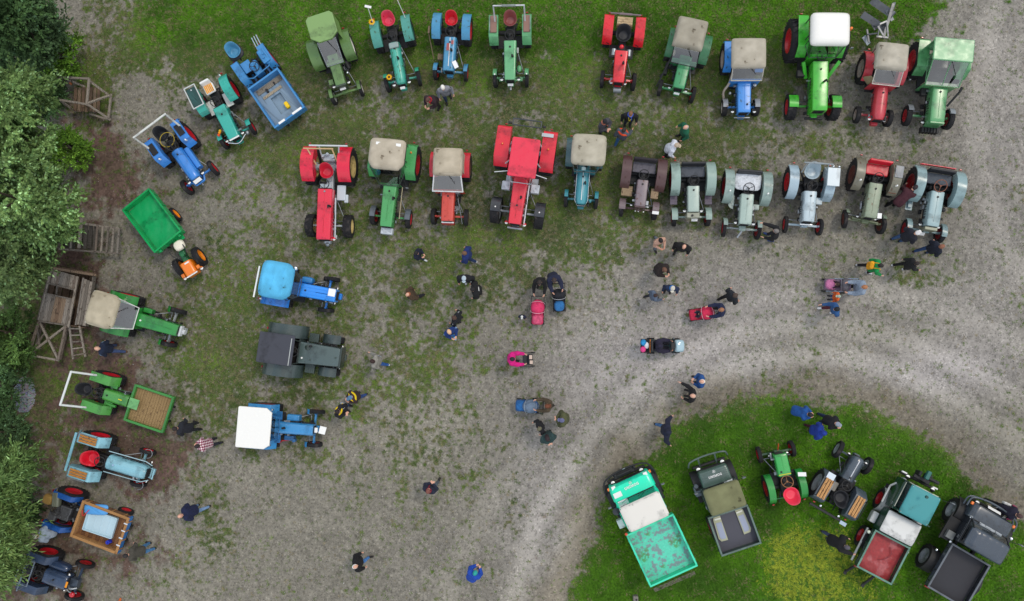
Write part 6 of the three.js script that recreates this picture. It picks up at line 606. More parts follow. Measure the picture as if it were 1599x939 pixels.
  if (h) { // bonnet with lamps and grille
    const n = obj('bonnet', [crease(loft([[0, 1, 1, 0], [0.2, 1, 1.0, 0], [0.72, 0.99, 0.99, 0], [0.9, 0.96, 0.95, 0], [0.97, 0.93, 0.86, 0], [1, 0.9, 0.72, 0]].map(([u, sw, sh]) => rrect(h.w * sw, 0.75, 0.75 + (h.h - 0.75) * sh, h.rt ?? 0.14, 0.05, lerp(hz0 + 0.04, hz1, u), 6))), 0.5)], paint(h.col ?? o.col, 0.34), t);
    obj('grille', [...Array(7)].map((_, k) => bx(h.w * 0.6, 0.03, 0.02, [0, 0.82 + k * 0.055, hz1 + 0.008])), BLACK, n); for (let k = 0; k < (h.ribs ?? 0); k++) obj('bonnet_rib', [bx(h.w * 0.86, 0.012, 0.02, [0, h.h + 0.001, hz0 + h.l * (0.2 + 0.12 * k)])], paint(h.col ?? o.col, 0.34), n);
    if (h.text) lettering('lettering', h.text, h.ts ?? 0.09, WHITE, n, [0, h.h + 0.014, hz0 + h.l * (h.tz ?? 0.62)], [-Math.PI / 2, 0, Math.PI]); if (h.star) { const s = new THREE.Shape(); for (let k = 0; k < 6; k++) { const a = k / 6 * 6.283, q = k % 2 ? 0.012 : 0.05; s[k ? 'lineTo' : 'moveTo'](Math.sin(a) * q, -Math.cos(a) * q); } obj('emblem', [new THREE.ExtrudeGeometry(s, { depth: 0.008, bevelEnabled: false }).rotateX(-Math.PI / 2), new THREE.TorusGeometry(0.05, 0.006, 5, 18).rotateX(Math.PI / 2)], WHITE, n, [0, h.h + 0.006, hz0 + h.l * 0.8]); }
  }
  for (const s of [-1, 1]) { const L = o.lamp ?? {}; lamp(t, 'headlight', [s * (L.x ?? cw * 0.38), L.y ?? 1.0, hz1 + 0.03], 0.09); if (L.amber) obj('indicator', [bx(0.1, 0.09, 0.12, [s * L.amber, L.ay ?? 1.25, hz1 - 0.08], 0.03)], AMBER, t); mirror(t, [s * cw / 2, belt + 0.2, wz - 0.05], [s * (cw / 2 + 0.26), belt + 0.4, wz + 0.02], 0.12); obj('cab_step', [bx(0.22, 0.04, 0.4, [s * (cw / 2 + 0.04), 0.62, rc.z], 0.01)], BLACK, t); }
  bed(t, z0, z1, b.w, b.floor, b.wall, b.M, b.floorM, { th: b.th ?? 0.05, dent: b.dent ?? 0.015, edge: b.edge, wallM: b.wallM, ribs: b.ribs });
  obj('bumper', [bx(cw * 0.96, 0.16, 0.1, [0, 0.72, hz1 + 0.1], 0.03)], o.bumperM ?? BLACK, t); for (const s of [-1, 1]) obj('tail_lamp', [bx(0.2, 0.1, 0.06, [s * b.w * 0.38, b.floor - 0.14, z0 - 0.03], 0.02)], paint('#a51a1c', 0.3), t);
  o.extra?.({ t, loc, z0, z1, rz0, rz1, hz0, hz1, cw, C, belt, rc });
  return t;
}
// worn bed floors: paint scraped to dark metal and moss
const T_SCRAPE = noiseTex(512, (u, v) => { const a = tfbm(u, v, 9, 6), b = tfbm(u, v, 3, 4, 3), c = tfbm(u, v, 22, 4, 8), m = sst(0.50, 0.64, a * 0.62 + c * 0.42), moss = sst(0.55, 0.68, b) * sst(0.4, 0.6, c), k = 0.92 + 0.16 * c; let q = [0.36 * k, 0.80 * k, 0.69 * k]; q = q.map((x, i) => lerp(x, [0.52, 0.47, 0.52][i], m * 0.75)); return q.map((x, i) => lerp(x, [0.32, 0.52, 0.30][i], moss * 0.7)); }, 0.75);
const T_REDW = noiseTex(512, (u, v) => { const a = tfbm(u, v, 4, 6, 2), c = tfbm(u, v, 20, 4, 8), k = 0.85 + 0.25 * c, m = sst(0.5, 0.7, a); return [lerp(0.60, 0.66, m) * k, lerp(0.18, 0.33, m) * k, lerp(0.19, 0.34, m) * k]; }, 0.9);
const bedMap = (key, t, rough = 0.75) => mk(key, () => new THREE.MeshStandardMaterial({ map: t, roughness: rough, side: THREE.DoubleSide }));
const ringBar = (t, pts, r, M) => obj('bull_bar', [tube(pts, r, 40, 8)], M, t);
truck({ label: 'turquoise truck with a white cab roof and a worn turquoise load bed', col: '#12ecbc', cw: 1.66, belt: 1.5, bed: { c: [1033.5, 859.8], h: 1.45, w: 1.96, l: 2.12, floor: 1.1, wall: 0.36, M: paint('#1cc898', 0.45), floorM: bedMap('scrape', T_SCRAPE), edge: paint('#3fd8ae'), dent: 0.05 }, roof: { c: [1006.5, 800.3], h: 2.2, w: 1.62, l: 0.98, M: mk('wr', () => new THREE.MeshStandardMaterial({ color: '#dcd8cf', roughness: 0.6, map: T_WEAR })), pow: 16 },
  hood: { c: [987.4, 761.5], h: 1.52, w: 1.74, l: 0.62, rt: 0.22, text: 'UNIMOG', ts: 0.1, tz: 0.6, star: true }, wheel: { r: 0.5, w: 0.34, tr: 0.82, zr: 0.1, zf: 2.35, rim: '#2a8a70' }, lamp: { amber: 0.86, x: 0.6 },
  extra: ({ t, hz0, hz1, rz0, rz1, z0, cw }) => { const y = 1.1; ringBar(t, [[-1.02, 0.9, hz1 - 0.5], [-1.03, y, hz1 - 0.1], [-0.9, y, hz1 + 0.2], [-0.4, y, hz1 + 0.36], [0.4, y, hz1 + 0.36], [0.9, y, hz1 + 0.2], [1.03, y, hz1 - 0.1], [1.02, 0.9, hz1 - 0.5]], 0.035, BLACK); obj('winch', [bx(0.86, 0.16, 0.22, [0.06, 0.95, hz1 + 0.22], 0.04), cy(0.07, 0.07, 0.6, [0.06, 1.0, hz1 + 0.22], [0, 0, Math.PI / 2]), ...[-0.4, 0.4].map(x => bx(0.08, 0.3, 0.1, [x, 1.0, hz1 + 0.28], 0.02))], BLACK, t); obj('shackle', [new THREE.TorusGeometry(0.06, 0.018, 6, 14).translate(0, 1.14, hz1 + 0.4)], STEEL, t); for (const s of [-1, 1]) obj('lamp_cap', [bx(0.16, 0.05, 0.14, [s * 0.66, 1.46, hz1 - 0.06], 0.02)], WHITE, t);
    obj('number_plate', [bx(0.32, 0.012, 0.2, [0.62, 1.53, hz0 + 0.28], 0.005)], WHITE, t); obj('paper_sheet', [bx(0.4, 0.012, 0.2, [0.55, 1.56, hz0 - 0.06], 0.005)], WHITE, t); obj('dash_top', [bx(1.5, 0.08, 0.3, [0, 1.46, hz0 - 0.1], 0.03)], BLACK, t); obj('air_intake', [sp(0.15, [0.94, 1.5, rz1 - 0.2], [1, 0.7, 1]), cy(0.06, 0.06, 0.7, [0.94, 1.1, rz1 - 0.2])], paint('#3a3f46', 0.5), t); obj('side_box', [bx(0.24, 0.3, 0.34, [0.98, 1.2, rz0 + 0.25], 0.03)], paint('#cfe0da', 0.5), t); obj('red_tail_knob', [sp(0.06, [0.96, 1.5, 1.1])], paint('#d8432c', 0.3), t);
    const f = obj('fenders_side', [bx(0.18, 0.05, 1.0, [0.88, 1.16, hz0 - 0.1], 0.02), bx(0.18, 0.05, 1.0, [-0.88, 1.16, hz0 - 0.1], 0.02)], BLACK, t); f.name = 'side_fender'; } });
truck({ label: 'dark olive truck with a khaki canvas cab top and two loose windows in its bed', col: '#35483f', cw: 1.36, belt: 1.3, bed: { c: [1147, 828.5], h: 1.2, w: 1.58, l: 1.52, floor: 0.93, wall: 0.3, M: paint('#3a4b46', 0.5), floorM: plain('#4f4f58', 0.85), edge: paint('#5d7168') }, roof: { c: [1133, 778.9], h: 2.0, w: 1.38, l: 1.0, t: 0.1, soft: true, M: canvasM('#83855f') },
  hood: { c: [1117.3, 744.5], h: 1.35, w: 1.16, l: 0.66, rt: 0.1, text: 'UNIMOG', ts: 0.09, tz: 0.55, star: true, ribs: 6, col: '#4a6058' }, wheel: { r: 0.42, w: 0.26, tr: 0.66, zr: 0.15, zf: 1.95, rim: '#a01c2a' }, lamp: { x: 0.48 },
  extra: ({ t, hz1, hz0, z1, z0, cw }) => { ringBar(t, [[-0.78, 0.85, hz1 + 0.2], [-0.7, 1.0, hz1 + 0.38], [-0.2, 1.02, hz1 + 0.46], [0.3, 1.02, hz1 + 0.46], [0.72, 1.0, hz1 + 0.38], [0.8, 0.85, hz1 + 0.2]], 0.035, paint('#55665f')); for (const x of [-0.3, 0.36]) obj('bar_stay', [beam([x, 0.75, hz1], [x, 1.02, hz1 + 0.45], 0.06, 0.06)], paint('#55665f'), t); obj('white_card', [bx(0.34, 0.012, 0.18, [-0.4, 1.34, hz0 - 0.04], 0.005)], WHITE, t);
    for (const s of [-1, 1]) { const w = 0.34, zc = (z0 + z1) / 2 + 0.16, q = obj('loose_window', [slab([[-w / 2, -0.48], [w / 2 - 0.08, -0.48], [w / 2, -0.36], [w / 2, 0.4], [w / 2 - 0.06, 0.48], [-w / 2 + 0.04, 0.48]].map(p => [p[0] * s, p[1]]), 0, 0.03, 0.006)], plain('#a3a58a', 0.6), t, [s * 0.46, 0.955, zc], [0, s * -0.06, 0]); obj('pane', [slab([[-w / 2 + 0.05, -0.4], [w / 2 - 0.12, -0.4], [w / 2 - 0.06, -0.32], [w / 2 - 0.06, 0.24], [-w / 2 + 0.06, 0.24]].map(p => [p[0] * s, p[1]]), 0.028, 0.01, 0.003)], mk('acr', () => new THREE.MeshPhysicalMaterial({ color: '#8f97ad', roughness: 0.12, clearcoat: 1 })), q); obj('grip', [bx(0.24, 0.015, 0.06, [0, 0.04, 0.38], 0.005)], plain('#d6d8cc'), q); }
    obj('spare_gear', [bx(0.24, 0.2, 0.4, [cw / 2 + 0.1, 0.8, hz0 - 0.1], 0.04), cy(0.08, 0.08, 0.2, [cw / 2 + 0.1, 0.95, hz0 + 0.14])], paint('#5d6870'), t); } });
truck({ label: 'dark green truck with a teal cab roof, white lid and red load bed', col: '#14382c', cw: 1.4, belt: 1.55, head: [1407.1, 825.4, 1.4], bed: { c: [1379.6, 870.4], h: 1.2, w: 1.42, l: 1.56, floor: 0.95, wall: 0.26, M: paint('#123a2e', 0.4), floorM: bedMap('redw', T_REDW, 0.55), edge: paint('#5f8878'), dent: 0.07 }, roof: { c: [1437.7, 790], h: 1.95, w: 1.12, l: 1.14, t: 0.05, M: mk('tealroof', () => new THREE.MeshStandardMaterial({ color: '#3f8f92', roughness: 0.6, map: T_WEAR })), pow: 30 },
  wheel: { r: 0.42, w: 0.3, tr: 0.64, zr: 0.3, zf: 1.9, rim: '#a01826' }, trimM: paint('#c8cbb8', 0.5), lamp: { x: 0.5, y: 1.15 }, archM: paint('#a9adaa'),
  extra: ({ t, loc, z1, rz0, rz1, hz1, cw, z0 }) => { const c = loc(1407.1, 825.4, 1.4); obj('white_lid', [put(softRoof(1.3, 0.86, 0.06, 12, { pow: 18, folds: 2, deep: 0.01, drop: 0.06 }), [0, 1.38, c.z])], mk('lid', () => new THREE.MeshStandardMaterial({ color: '#d8d8d4', roughness: 0.5, map: T_WEAR })), t); obj('lid_box', [bx(1.34, 0.6, 0.9, [0, 1.06, c.z], 0.03)], paint('#14382c'), t); for (let k = 0; k < 7; k++) obj('dent_mark', [bx(0.05, 0.006, 0.02, [-0.25 + 0.1 * (k % 4), 1.455, c.z - 0.1 + 0.06 * k], 0, [0, k, 0])], plain('#6d6d70'), t);
    obj('winch_frame', [bx(0.3, 0.2, 0.4, [-0.2, 1.0, hz1 + 0.3], 0.05), bx(0.5, 0.12, 0.14, [0.1, 1.15, hz1 + 0.2], 0.03), cy(0.07, 0.07, 0.5, [-0.36, 1.1, hz1 + 0.35], [0.3, 0, Math.PI / 2]), bx(0.12, 0.4, 0.2, [0.2, 1.1, hz1 + 0.36], 0.04)], BLACK, t); obj('winch_head', [bx(0.16, 0.16, 0.34, [0.0, 1.4, hz1 + 0.42], 0.04)], paint('#2a6660'), t); obj('roof_hatch', [cy(0.05, 0.06, 0.07, [0.12, 2.32, rz1 - 0.2])], paint('#1c4c44'), t); for (const s of [-1, 1]) { obj('step_rail', [bar([s * 0.86, 1.0, rz0 + 0.05], [s * 0.86, 1.0, rz1 - 0.4], 0.04), bar([s * 0.86, 1.0, rz1 - 0.4], [s * 0.72, 1.05, rz1 - 0.2], 0.04)], paint('#c9ccc8'), t); obj('rear_rail', [bar([s * 0.8, 0.8, z0 + 0.1], [s * 0.8, 0.8, 0.7], 0.045)], paint('#aeb2b0'), t); obj('side_locker', [bx(0.22, 0.3, 0.44, [s * 0.8, 0.75, c.z - 0.1], 0.04), bx(0.23, 0.03, 0.4, [s * 0.8, 0.86, c.z - 0.1], 0.01)], paint('#b8bcbc', 0.5), t); obj('locker_lamp', [sp(0.07, [s * 0.78, 0.98, z1 - 0.2])], plain('#dfe6d2', 0.4), t); }
    obj('bumper_lamp', [bx(0.2, 0.1, 0.06, [0.62, 1.0, hz1 + 0.14], 0.02), bx(0.2, 0.1, 0.06, [-0.62, 1.0, hz1 + 0.14], 0.02)], WHITE, t); for (const [x, z] of [[0.5, 0], [-0.3, -0.12]]) obj('tow_leg', [bar([x, 0.6, z0 - 0.05], [x + 0.05, 0.25, z0 - 0.42 + z], 0.05), bx(0.12, 0.05, 0.2, [x + 0.05, 0.22, z0 - 0.46 + z], 0.01)], BLACK, t); obj('loose_strap', [tube([[-0.15, 1.0, 0.45], [-0.3, 1.01, 0.2], [-0.12, 1.01, -0.1], [0.05, 1.0, -0.2]], 0.012, 20, 5)], plain('#7d3038'), t); } });
truck({ label: 'black truck with a grey blue cab roof, big tyres and an empty bed', col: '#23282f', cw: 1.5, belt: 1.5, bed: { c: [1496.9, 899.6], h: 1.3, w: 1.56, l: 1.86, floor: 1.1, wall: 0.24, M: paint('#2a2e33', 0.4), floorM: plain('#2b2b31', 0.7), edge: paint('#5d636a'), wallM: [, , paint('#3c434c', 0.4)] }, roof: { c: [1543.8, 853.9], h: 2.0, w: 1.5, l: 0.8, t: 0.1, M: paint('#39434f', 0.35), pow: 8, ribs: 0.02 },
  hood: { c: [1550.5, 814.5], h: 1.45, w: 1.66, l: 0.62, rt: 0.24, col: '#39434e' }, wheel: { r: 0.5, w: 0.36, tr: 0.86, zr: 0.0, zf: 2.05, rim: '#8d949a' }, lamp: { amber: 0.84, x: 0.56 },
  extra: ({ t, hz1, hz0, z1, rz0, rz1, cw }) => { for (const y of [0.95, 1.2]) ringBar(t, [[-0.95, y, hz1 - 0.25], [-0.9, y, hz1 + 0.1], [-0.4, y, hz1 + 0.26], [0.4, y, hz1 + 0.26], [0.9, y, hz1 + 0.1], [0.95, y, hz1 - 0.25]], 0.035, paint('#4a545e')); for (const x of [-0.5, 0, 0.5]) obj('bar_stay', [bar([x, 0.9, hz1 + 0.22], [x, 1.25, hz1 + 0.24], 0.03)], paint('#4a545e'), t); obj('number_plate', [bx(0.52, 0.012, 0.12, [-0.02, 1.16, hz1 + 0.1], 0.004, [0.7, 0, 0])], WHITE, t); obj('light_bar', [bx(0.9, 0.08, 0.1, [0, 1.56, hz0 + 0.0], 0.02), ...[-0.3, 0.1].map(x => bx(0.24, 0.05, 0.06, [x, 1.6, hz0 + 0.02], 0.01))], STEEL, t); obj('side_platform', [bx(0.46, 0.05, 0.9, [1.0, 1.1, rz1 - 0.5], 0.02), bx(0.05, 0.05, 1.1, [1.2, 1.14, rz1 - 0.45], 0.01)], BLACK, t); obj('grey_locker', [bx(0.3, 0.16, 0.3, [0.94, 1.2, rz0 + 0.1], 0.02)], paint('#6a6d6c', 0.6), t); for (const [x, y, z] of [[0.72, 1.42, hz0 + 0.05], [-0.86, 1.45, hz0 + 0.1], [0.8, 1.2, z1 + 0.02], [0.92, 0.9, z1 - 0.5]]) obj('chrome_lamp', [sp(0.07, [x, y, z])], CHROME, t); } });
// things that lie by the trucks
{ const a = P(1021, 921.5), b = P(1085, 894), c = a.clone().add(b).multiplyScalar(0.5), k = thing('plank', 'long grey weathered plank on the grass behind the turquoise truck', 'plank', c, Math.atan2(b.x - a.x, b.z - a.z)); obj('board', [bx(0.16, 0.05, a.distanceTo(b), [0, 0.05, 0], 0.01)], wood('#77736a'), k); for (let q = 0; q < 6; q++) obj('nail', [cy(0.015, 0.015, 0.02, [0.03 * (q % 2 ? 1 : -1), 0.08, -0.6 + q * 0.25])], IRON, k);
  const e = P(992, 935), f = thing('marker_post', 'short grey post with a dark hole near the lower edge of the grass', 'post', e, 0.04); obj('post', [bx(0.2, 0.3, 0.36, [0, 0.15, 0], 0.02)], wood('#8d8c86'), f); obj('hole', [cy(0.04, 0.04, 0.01, [0.02, 0.302, -0.04])], BLACK, f); }
// ---------- hunting stands lying at the edge of the wood ----------
const WGREY = ['#8f8b85', '#9a948c', '#7d776f', '#a39c92', '#857a70'].map(wood), WBROWN = ['#7a6552', '#8d7a66'].map(wood);
function stand(label, a, b, group) { const A = P(...a), B = P(...b); return thing('hunting_stand', label, 'hunting stand', A, Math.atan2(B.x - A.x, B.z - A.z), 'wooden hunting stands by the wood'); }
{ // the big one lies on its back: the hut's front with its window slit looks up, z from the foot to the roof
  const t = stand('large fallen hunting stand with a grey board hut, braced legs and a ladder', [100, 562], [128, 425]), r = rng(31), loc = (px, py, h) => P(px, py, h).sub(t.position).applyAxisAngle(new THREE.Vector3(0, 1, 0), -t.rotation.y), L = (px, py, h) => loc(px, py, h).toArray(), HT = 0.95;
  const pl = (name, p, q, w, h, m) => obj(name, [beam(p, q, w, h)], m, t), q4 = [L(63, 505, HT), L(107, 507, HT)];
  // front wall boards: two bands with the open slit between, and a side strip by the door
  const c = { bl: [60, 500], br: [107, 507], tr: [121, 432], tl: [80, 420] }, mixp = (u, v) => [lerp(lerp(c.bl[0], c.br[0], u), lerp(c.tl[0], c.tr[0], u), v), lerp(lerp(c.bl[1], c.br[1], u), lerp(c.tl[1], c.tr[1], u), v)];
  for (let k = 0; k < 8; k++) { const u = (k + 0.5) / 8; pl('wall_board', L(...mixp(u, 0), HT + 0.004 * (k % 3)), L(...mixp(u, 0.52 + 0.01 * r()), HT + 0.004 * (k % 3)), 0.165, 0.025, k > 2 && k < 6 ? WBROWN[k % 2] : WGREY[k % 5]); pl('wall_board', L(...mixp(u, 0.72), HT + 0.004 * (k % 2)), L(...mixp(u, 1), HT + 0.004 * (k % 2)), 0.165, 0.025, WGREY[(k + 2) % 5]); }
  for (const [u0, v0, u1, v1] of [[0, 0.52, 1, 0.52], [0, 0.72, 1, 0.72], [0, -0.02, 1, -0.02]]) pl('frame_batten', L(...mixp(u0, v0), HT + 0.03), L(...mixp(u1, v1), HT + 0.03), 0.06, 0.04, WGREY[2]); pl('frame_batten', L(...mixp(0, 0), HT + 0.03), L(...mixp(0, 1), HT + 0.03), 0.07, 0.04, WGREY[1]); pl('frame_batten', L(...mixp(1, -0.06), HT + 0.035), L(...mixp(1, 1), HT + 0.035), 0.08, 0.04, WGREY[3]);
  for (let k = 0; k < 3; k++) pl('wall_board', L(121 + k * 5 - 0, 507 + k, HT - 0.01), L(133 + k * 4.6, 436 + k * 2, HT - 0.01), 0.12, 0.025, WGREY[(k + 1) % 5]); pl('frame_batten', L(118, 508, HT + 0.02), L(130, 434, HT + 0.02), 0.06, 0.04, WGREY[0]); pl('roof_edge', L(76, 418, HT + 0.05), L(150, 430, HT + 0.05), 0.09, 0.05, WBROWN[1]); pl('roof_edge', L(84, 417, 0.7), L(148, 428, 0.7), 0.1, 0.04, WBROWN[0]);
  // the hut's depth: side walls, floor and the dark inside
  for (const [a, b] of [[[60, 500], [80, 420]], [[135, 510], [147, 432]]]) for (const h of [0.12, 0.36, 0.6, 0.82]) pl('side_board', L(...a, h), L(...b, h), 0.03, 0.22, WGREY[Math.floor(h * 9) % 5]); for (const h of [0.2, 0.45, 0.7]) { pl('hut_floor_board', L(60, 502, h), L(135, 512, h), 0.03, 0.22, WBROWN[0]); pl('hut_roof_board', L(79, 421, h), L(149, 431, h), 0.03, 0.24, WBROWN[1]); } for (let k = 0; k < 6; k++) pl('back_board', L(68 + k * 12.5, 502 + k * 1.6, 0.08), L(85 + k * 12, 424 + k * 1.6, 0.08), 0.3, 0.03, WBROWN[k % 2]); pl('cross_stay', L(90, 440, 0.8), L(86, 478, 0.8), 0.05, 0.05, WGREY[0]);
  // legs and braces
  for (const [a, b, w] of [[[60, 503, 0.9], [45, 552, 0.9], 0.09], [[103, 508, 0.9], [91, 562, 0.9], 0.09], [[62, 504, 0.84], [90, 560, 0.86], 0.08], [[102, 510, 0.86], [46, 553, 0.84], 0.08], [[66, 505, 0.15], [52, 556, 0.15], 0.09], [[106, 510, 0.15], [94, 562, 0.15], 0.09], [[48, 555, 0.8], [92, 563, 0.8], 0.08], [[50, 552, 0.2], [48, 554, 0.85], 0.07], [[92, 561, 0.2], [91, 562, 0.85], 0.07], [[70, 520, 0.2], [50, 548, 0.7], 0.06], [[58, 510, 0.2], [62, 545, 0.7], 0.06]]) pl('leg_beam', L(...a), L(...b), w, w * 0.8, WGREY[Math.floor(w * 100) % 5]);
  const s1 = [[108, 508, 0.8], [114, 561, 0.75]], s2 = [[124, 509, 0.8], [133, 557, 0.75]]; pl('ladder_rail', L(...s1[0]), L(...s1[1]), 0.07, 0.06, WGREY[1]); pl('ladder_rail', L(...s2[0]), L(...s2[1]), 0.07, 0.06, WGREY[3]); for (let k = 0; k < 5; k++) { const v = 0.1 + k * 0.2, m = (s, q) => lerp(s[0][q], s[1][q], v); pl('rung', L(m(s1, 0), m(s1, 1), 0.8), L(m(s2, 0), m(s2, 1), 0.8), 0.05, 0.05, WGREY[k % 5]); }
}
{ // the ladder-like grey one
  const t = stand('grey lattice hunting stand with a slatted frame under the tree branches', [188, 372], [90, 366]), loc = (px, py, h) => P(px, py, h).sub(t.position).applyAxisAngle(new THREE.Vector3(0, 1, 0), -t.rotation.y), L = (px, py, h) => loc(px, py, h).toArray(), pl = (name, p, q, w, h, m) => obj(name, [beam(L(...p), L(...q), w, h)], m, t);
  pl('rail', [96, 344, 0.8], [188, 358, 0.5], 0.08, 0.07, WGREY[1]); pl('rail', [92, 389, 0.8], [186, 396, 0.5], 0.08, 0.07, WGREY[2]); for (let k = 0; k < 5; k++) { const x = 186 - k * 8.5; pl('slat', [x, 357 - k * 1.2, 0.58 + k * 0.03], [x - 3, 396 - k, 0.58 + k * 0.03], 0.07, 0.05, WGREY[k % 5]); } pl('post', [127, 341, 0.9], [123, 387, 0.9], 0.09, 0.09, WGREY[3]); pl('post', [113, 344, 0.85], [110, 388, 0.85], 0.06, 0.06, WGREY[0]);
  for (let k = 0; k < 4; k++) pl('platform_board', [127 + k * 7.6, 348 + k, 0.42], [124 + k * 7.6, 388 + k, 0.42], 0.15, 0.03, wood(k % 2 ? '#66625c' : '#5c5852')); for (let k = 0; k < 4; k++) pl('platform_board', [98 + k * 6, 346, 0.4], [96 + k * 6, 389, 0.4], 0.14, 0.03, wood('#55524c')); pl('brace', [152, 386, 0.5], [178, 362, 0.45], 0.05, 0.05, WGREY[4]); for (const [a, b] of [[[188, 358], [0.5, 0]], [[186, 396], [0.5, 0]], [[127, 341], [0.9, 0]], [[123, 387], [0.9, 0]], [[96, 344], [0.8, 0]], [[92, 389], [0.8, 0]]]) pl('leg', [...a, b[0]], [...a, 0], 0.07, 0.07, WGREY[2]); pl('light_board', [91, 350, 0.6], [89, 388, 0.6], 0.3, 0.03, WGREY[3]);
}
{ // the small open frame
  const t = stand('small open timber frame of a hunting stand beside the gravel path', [140, 185], [138, 123]), loc = (px, py, h) => P(px, py, h).sub(t.position).applyAxisAngle(new THREE.Vector3(0, 1, 0), -t.rotation.y), L = (px, py, h) => loc(px, py, h).toArray(), pl = (name, p, q, w, h, m) => obj(name, [beam(L(...p), L(...q), w, h)], m, t), W = WGREY[3];
  const T = 1.3; for (const [a, b] of [[[139, 123, T], [135, 163, T]], [[97, 121, 0.9], [139, 123, T]], [[93, 156, 0.9], [135, 163, T]], [[139, 126, T], [170, 149, 0.5]], [[135, 162, T], [172, 187, 0.4]], [[135, 162, T], [171, 149, 0.5]], [[173, 148, 0.4], [169, 186, 0.35]], [[140, 178, 0.2], [170, 187, 0.3]], [[97, 121, 0.9], [133, 136, 0.3]], [[93, 156, 0.9], [118, 175, 0.2]], [[173, 148, 0.4], [173, 148, 0]], [[169, 186, 0.35], [169, 186, 0]], [[139, 123, T], [140, 128, 0]], [[135, 163, T], [136, 165, 0]], [[97, 121, 0.9], [100, 123, 0]], [[93, 156, 0.9], [97, 157, 0]]]) pl('timber', a, b, 0.08, 0.07, W);
  for (let k = 0; k < 7; k++) pl('seat_board', [118 + k * 6, 136 + (k % 2), 0.5 + (k > 2 ? -0.1 : 0)], [117 + k * 6, 174 + (k % 2), 0.5 + (k > 2 ? -0.1 : 0)], 0.13, 0.03, WBROWN[k % 2]); pl('red_mark', [108, 129, 0.7], [112, 132, 0.65], 0.08, 0.03, plain('#a05a30'));
}
{ // gravel heap
  const r = rng(77), L = [], c = P(37, 617); for (let k = 0; k < 900; k++) { const a = r() * 6.283, q = Math.sqrt(r()), s = 0.03 + 0.035 * r(); L.push({ x: c.x + Math.cos(a) * q * 0.5, z: c.z + Math.sin(a) * q * 0.72, y: 0.3 * (1 - q * q) * (0.8 + 0.4 * r()), s, a: r() * 6, rx: r() * 3, c: [0.2 + 0.14 * r(), 0.21 + 0.14 * r(), 0.23 + 0.15 * r()] }); }
  tag(scatter('gravel_heap', new THREE.IcosahedronGeometry(1, 0), new THREE.MeshStandardMaterial({ color: '#ffffff', roughness: 0.9, flatShading: true }), L), 'small heap of blue grey crushed stone by the bushes', 'gravel heap');
}
{ // the plough behind the faded red tractor
  const o = P(1386, 32), t = thing('plough', 'steel two share reversible plough standing in the grass', 'plough', o, 0), loc = (px, py, h) => P(px, py, h).sub(o), L = (px, py, h) => loc(px, py, h).toArray(), M = STEEL, pl = (name, p, q, w, h, m = M) => obj(name, [beam(L(...p), L(...q), w, h)], m, t);
  const G1 = paint('#63676b', 0.6), G2 = paint('#8d9194', 0.5); pl('main_beam', [1379, 60, 0.75], [1395, 6, 0.75], 0.1, 0.1, G1); pl('cross_beam', [1369, 57, 0.75], [1387, 59, 0.75], 0.07, 0.07, G2); pl('cross_beam', [1374, 38, 0.85], [1385, 33, 0.85], 0.06, 0.06, G2); pl('frame_arm', [1385, 33, 0.85], [1387, 57, 0.78], 0.05, 0.05, G2); pl('frame_arm', [1371, 41, 0.85], [1379, 55, 0.8], 0.06, 0.06, G2); pl('frame_arm', [1374, 38, 0.85], [1371, 57, 0.78], 0.04, 0.04, G1);
  for (const [a, b, w] of [[[1359, 20, 0.7], [1374, 40, 0.3], 0.26], [[1374, -2, 0.7], [1388, 19, 0.3], 0.28]]) { const A = L(...a), B = L(...b), q = obj('mouldboard', [ribbon([[-0.52, 0.4], [-0.25, 0.28], [0, 0.2], [0.25, 0.2], [0.52, 0.28]], 0.03, w)], G1, t, A.map((v, i) => (v + B[i]) / 2).map((v, i) => i === 1 ? 0.3 : v), [0, Math.atan2(B[0] - A[0], B[2] - A[2]), 0.5]); obj('share', [bx(w, 0.03, 0.12, [0, 0.26, 0.46], 0.005, [0.4, 0, 0])], G2, q); }
  for (const [a, b] of [[[1360, 31, 0.42], [1368, 46, 0.34]], [[1385, 16, 0.48], [1394, 32, 0.4]]]) pl('landside', a, b, 0.14, 0.03, G2); pl('stalk', [1372, 38, 0.35], [1384, 38, 0.78], 0.07, 0.1, G1); pl('stalk', [1386, 18, 0.35], [1391, 20, 0.78], 0.07, 0.1, G1); pl('stalk', [1366, 40, 0.4], [1373, 42, 0.8], 0.05, 0.05, G1); pl('skimmer', [1349, 57, 0.5], [1357, 69, 0.4], 0.18, 0.03, paint('#aab6be', 0.4)); pl('skimmer_stalk', [1354, 46, 0.6], [1357, 66, 0.6], 0.06, 0.06, G1); pl('skimmer_arm', [1355, 54, 0.62], [1371, 52, 0.75], 0.05, 0.05, G1); pl('depth_bar', [1397, 4, 0.7], [1394, 14, 0.5], 0.1, 0.05, G2);
}
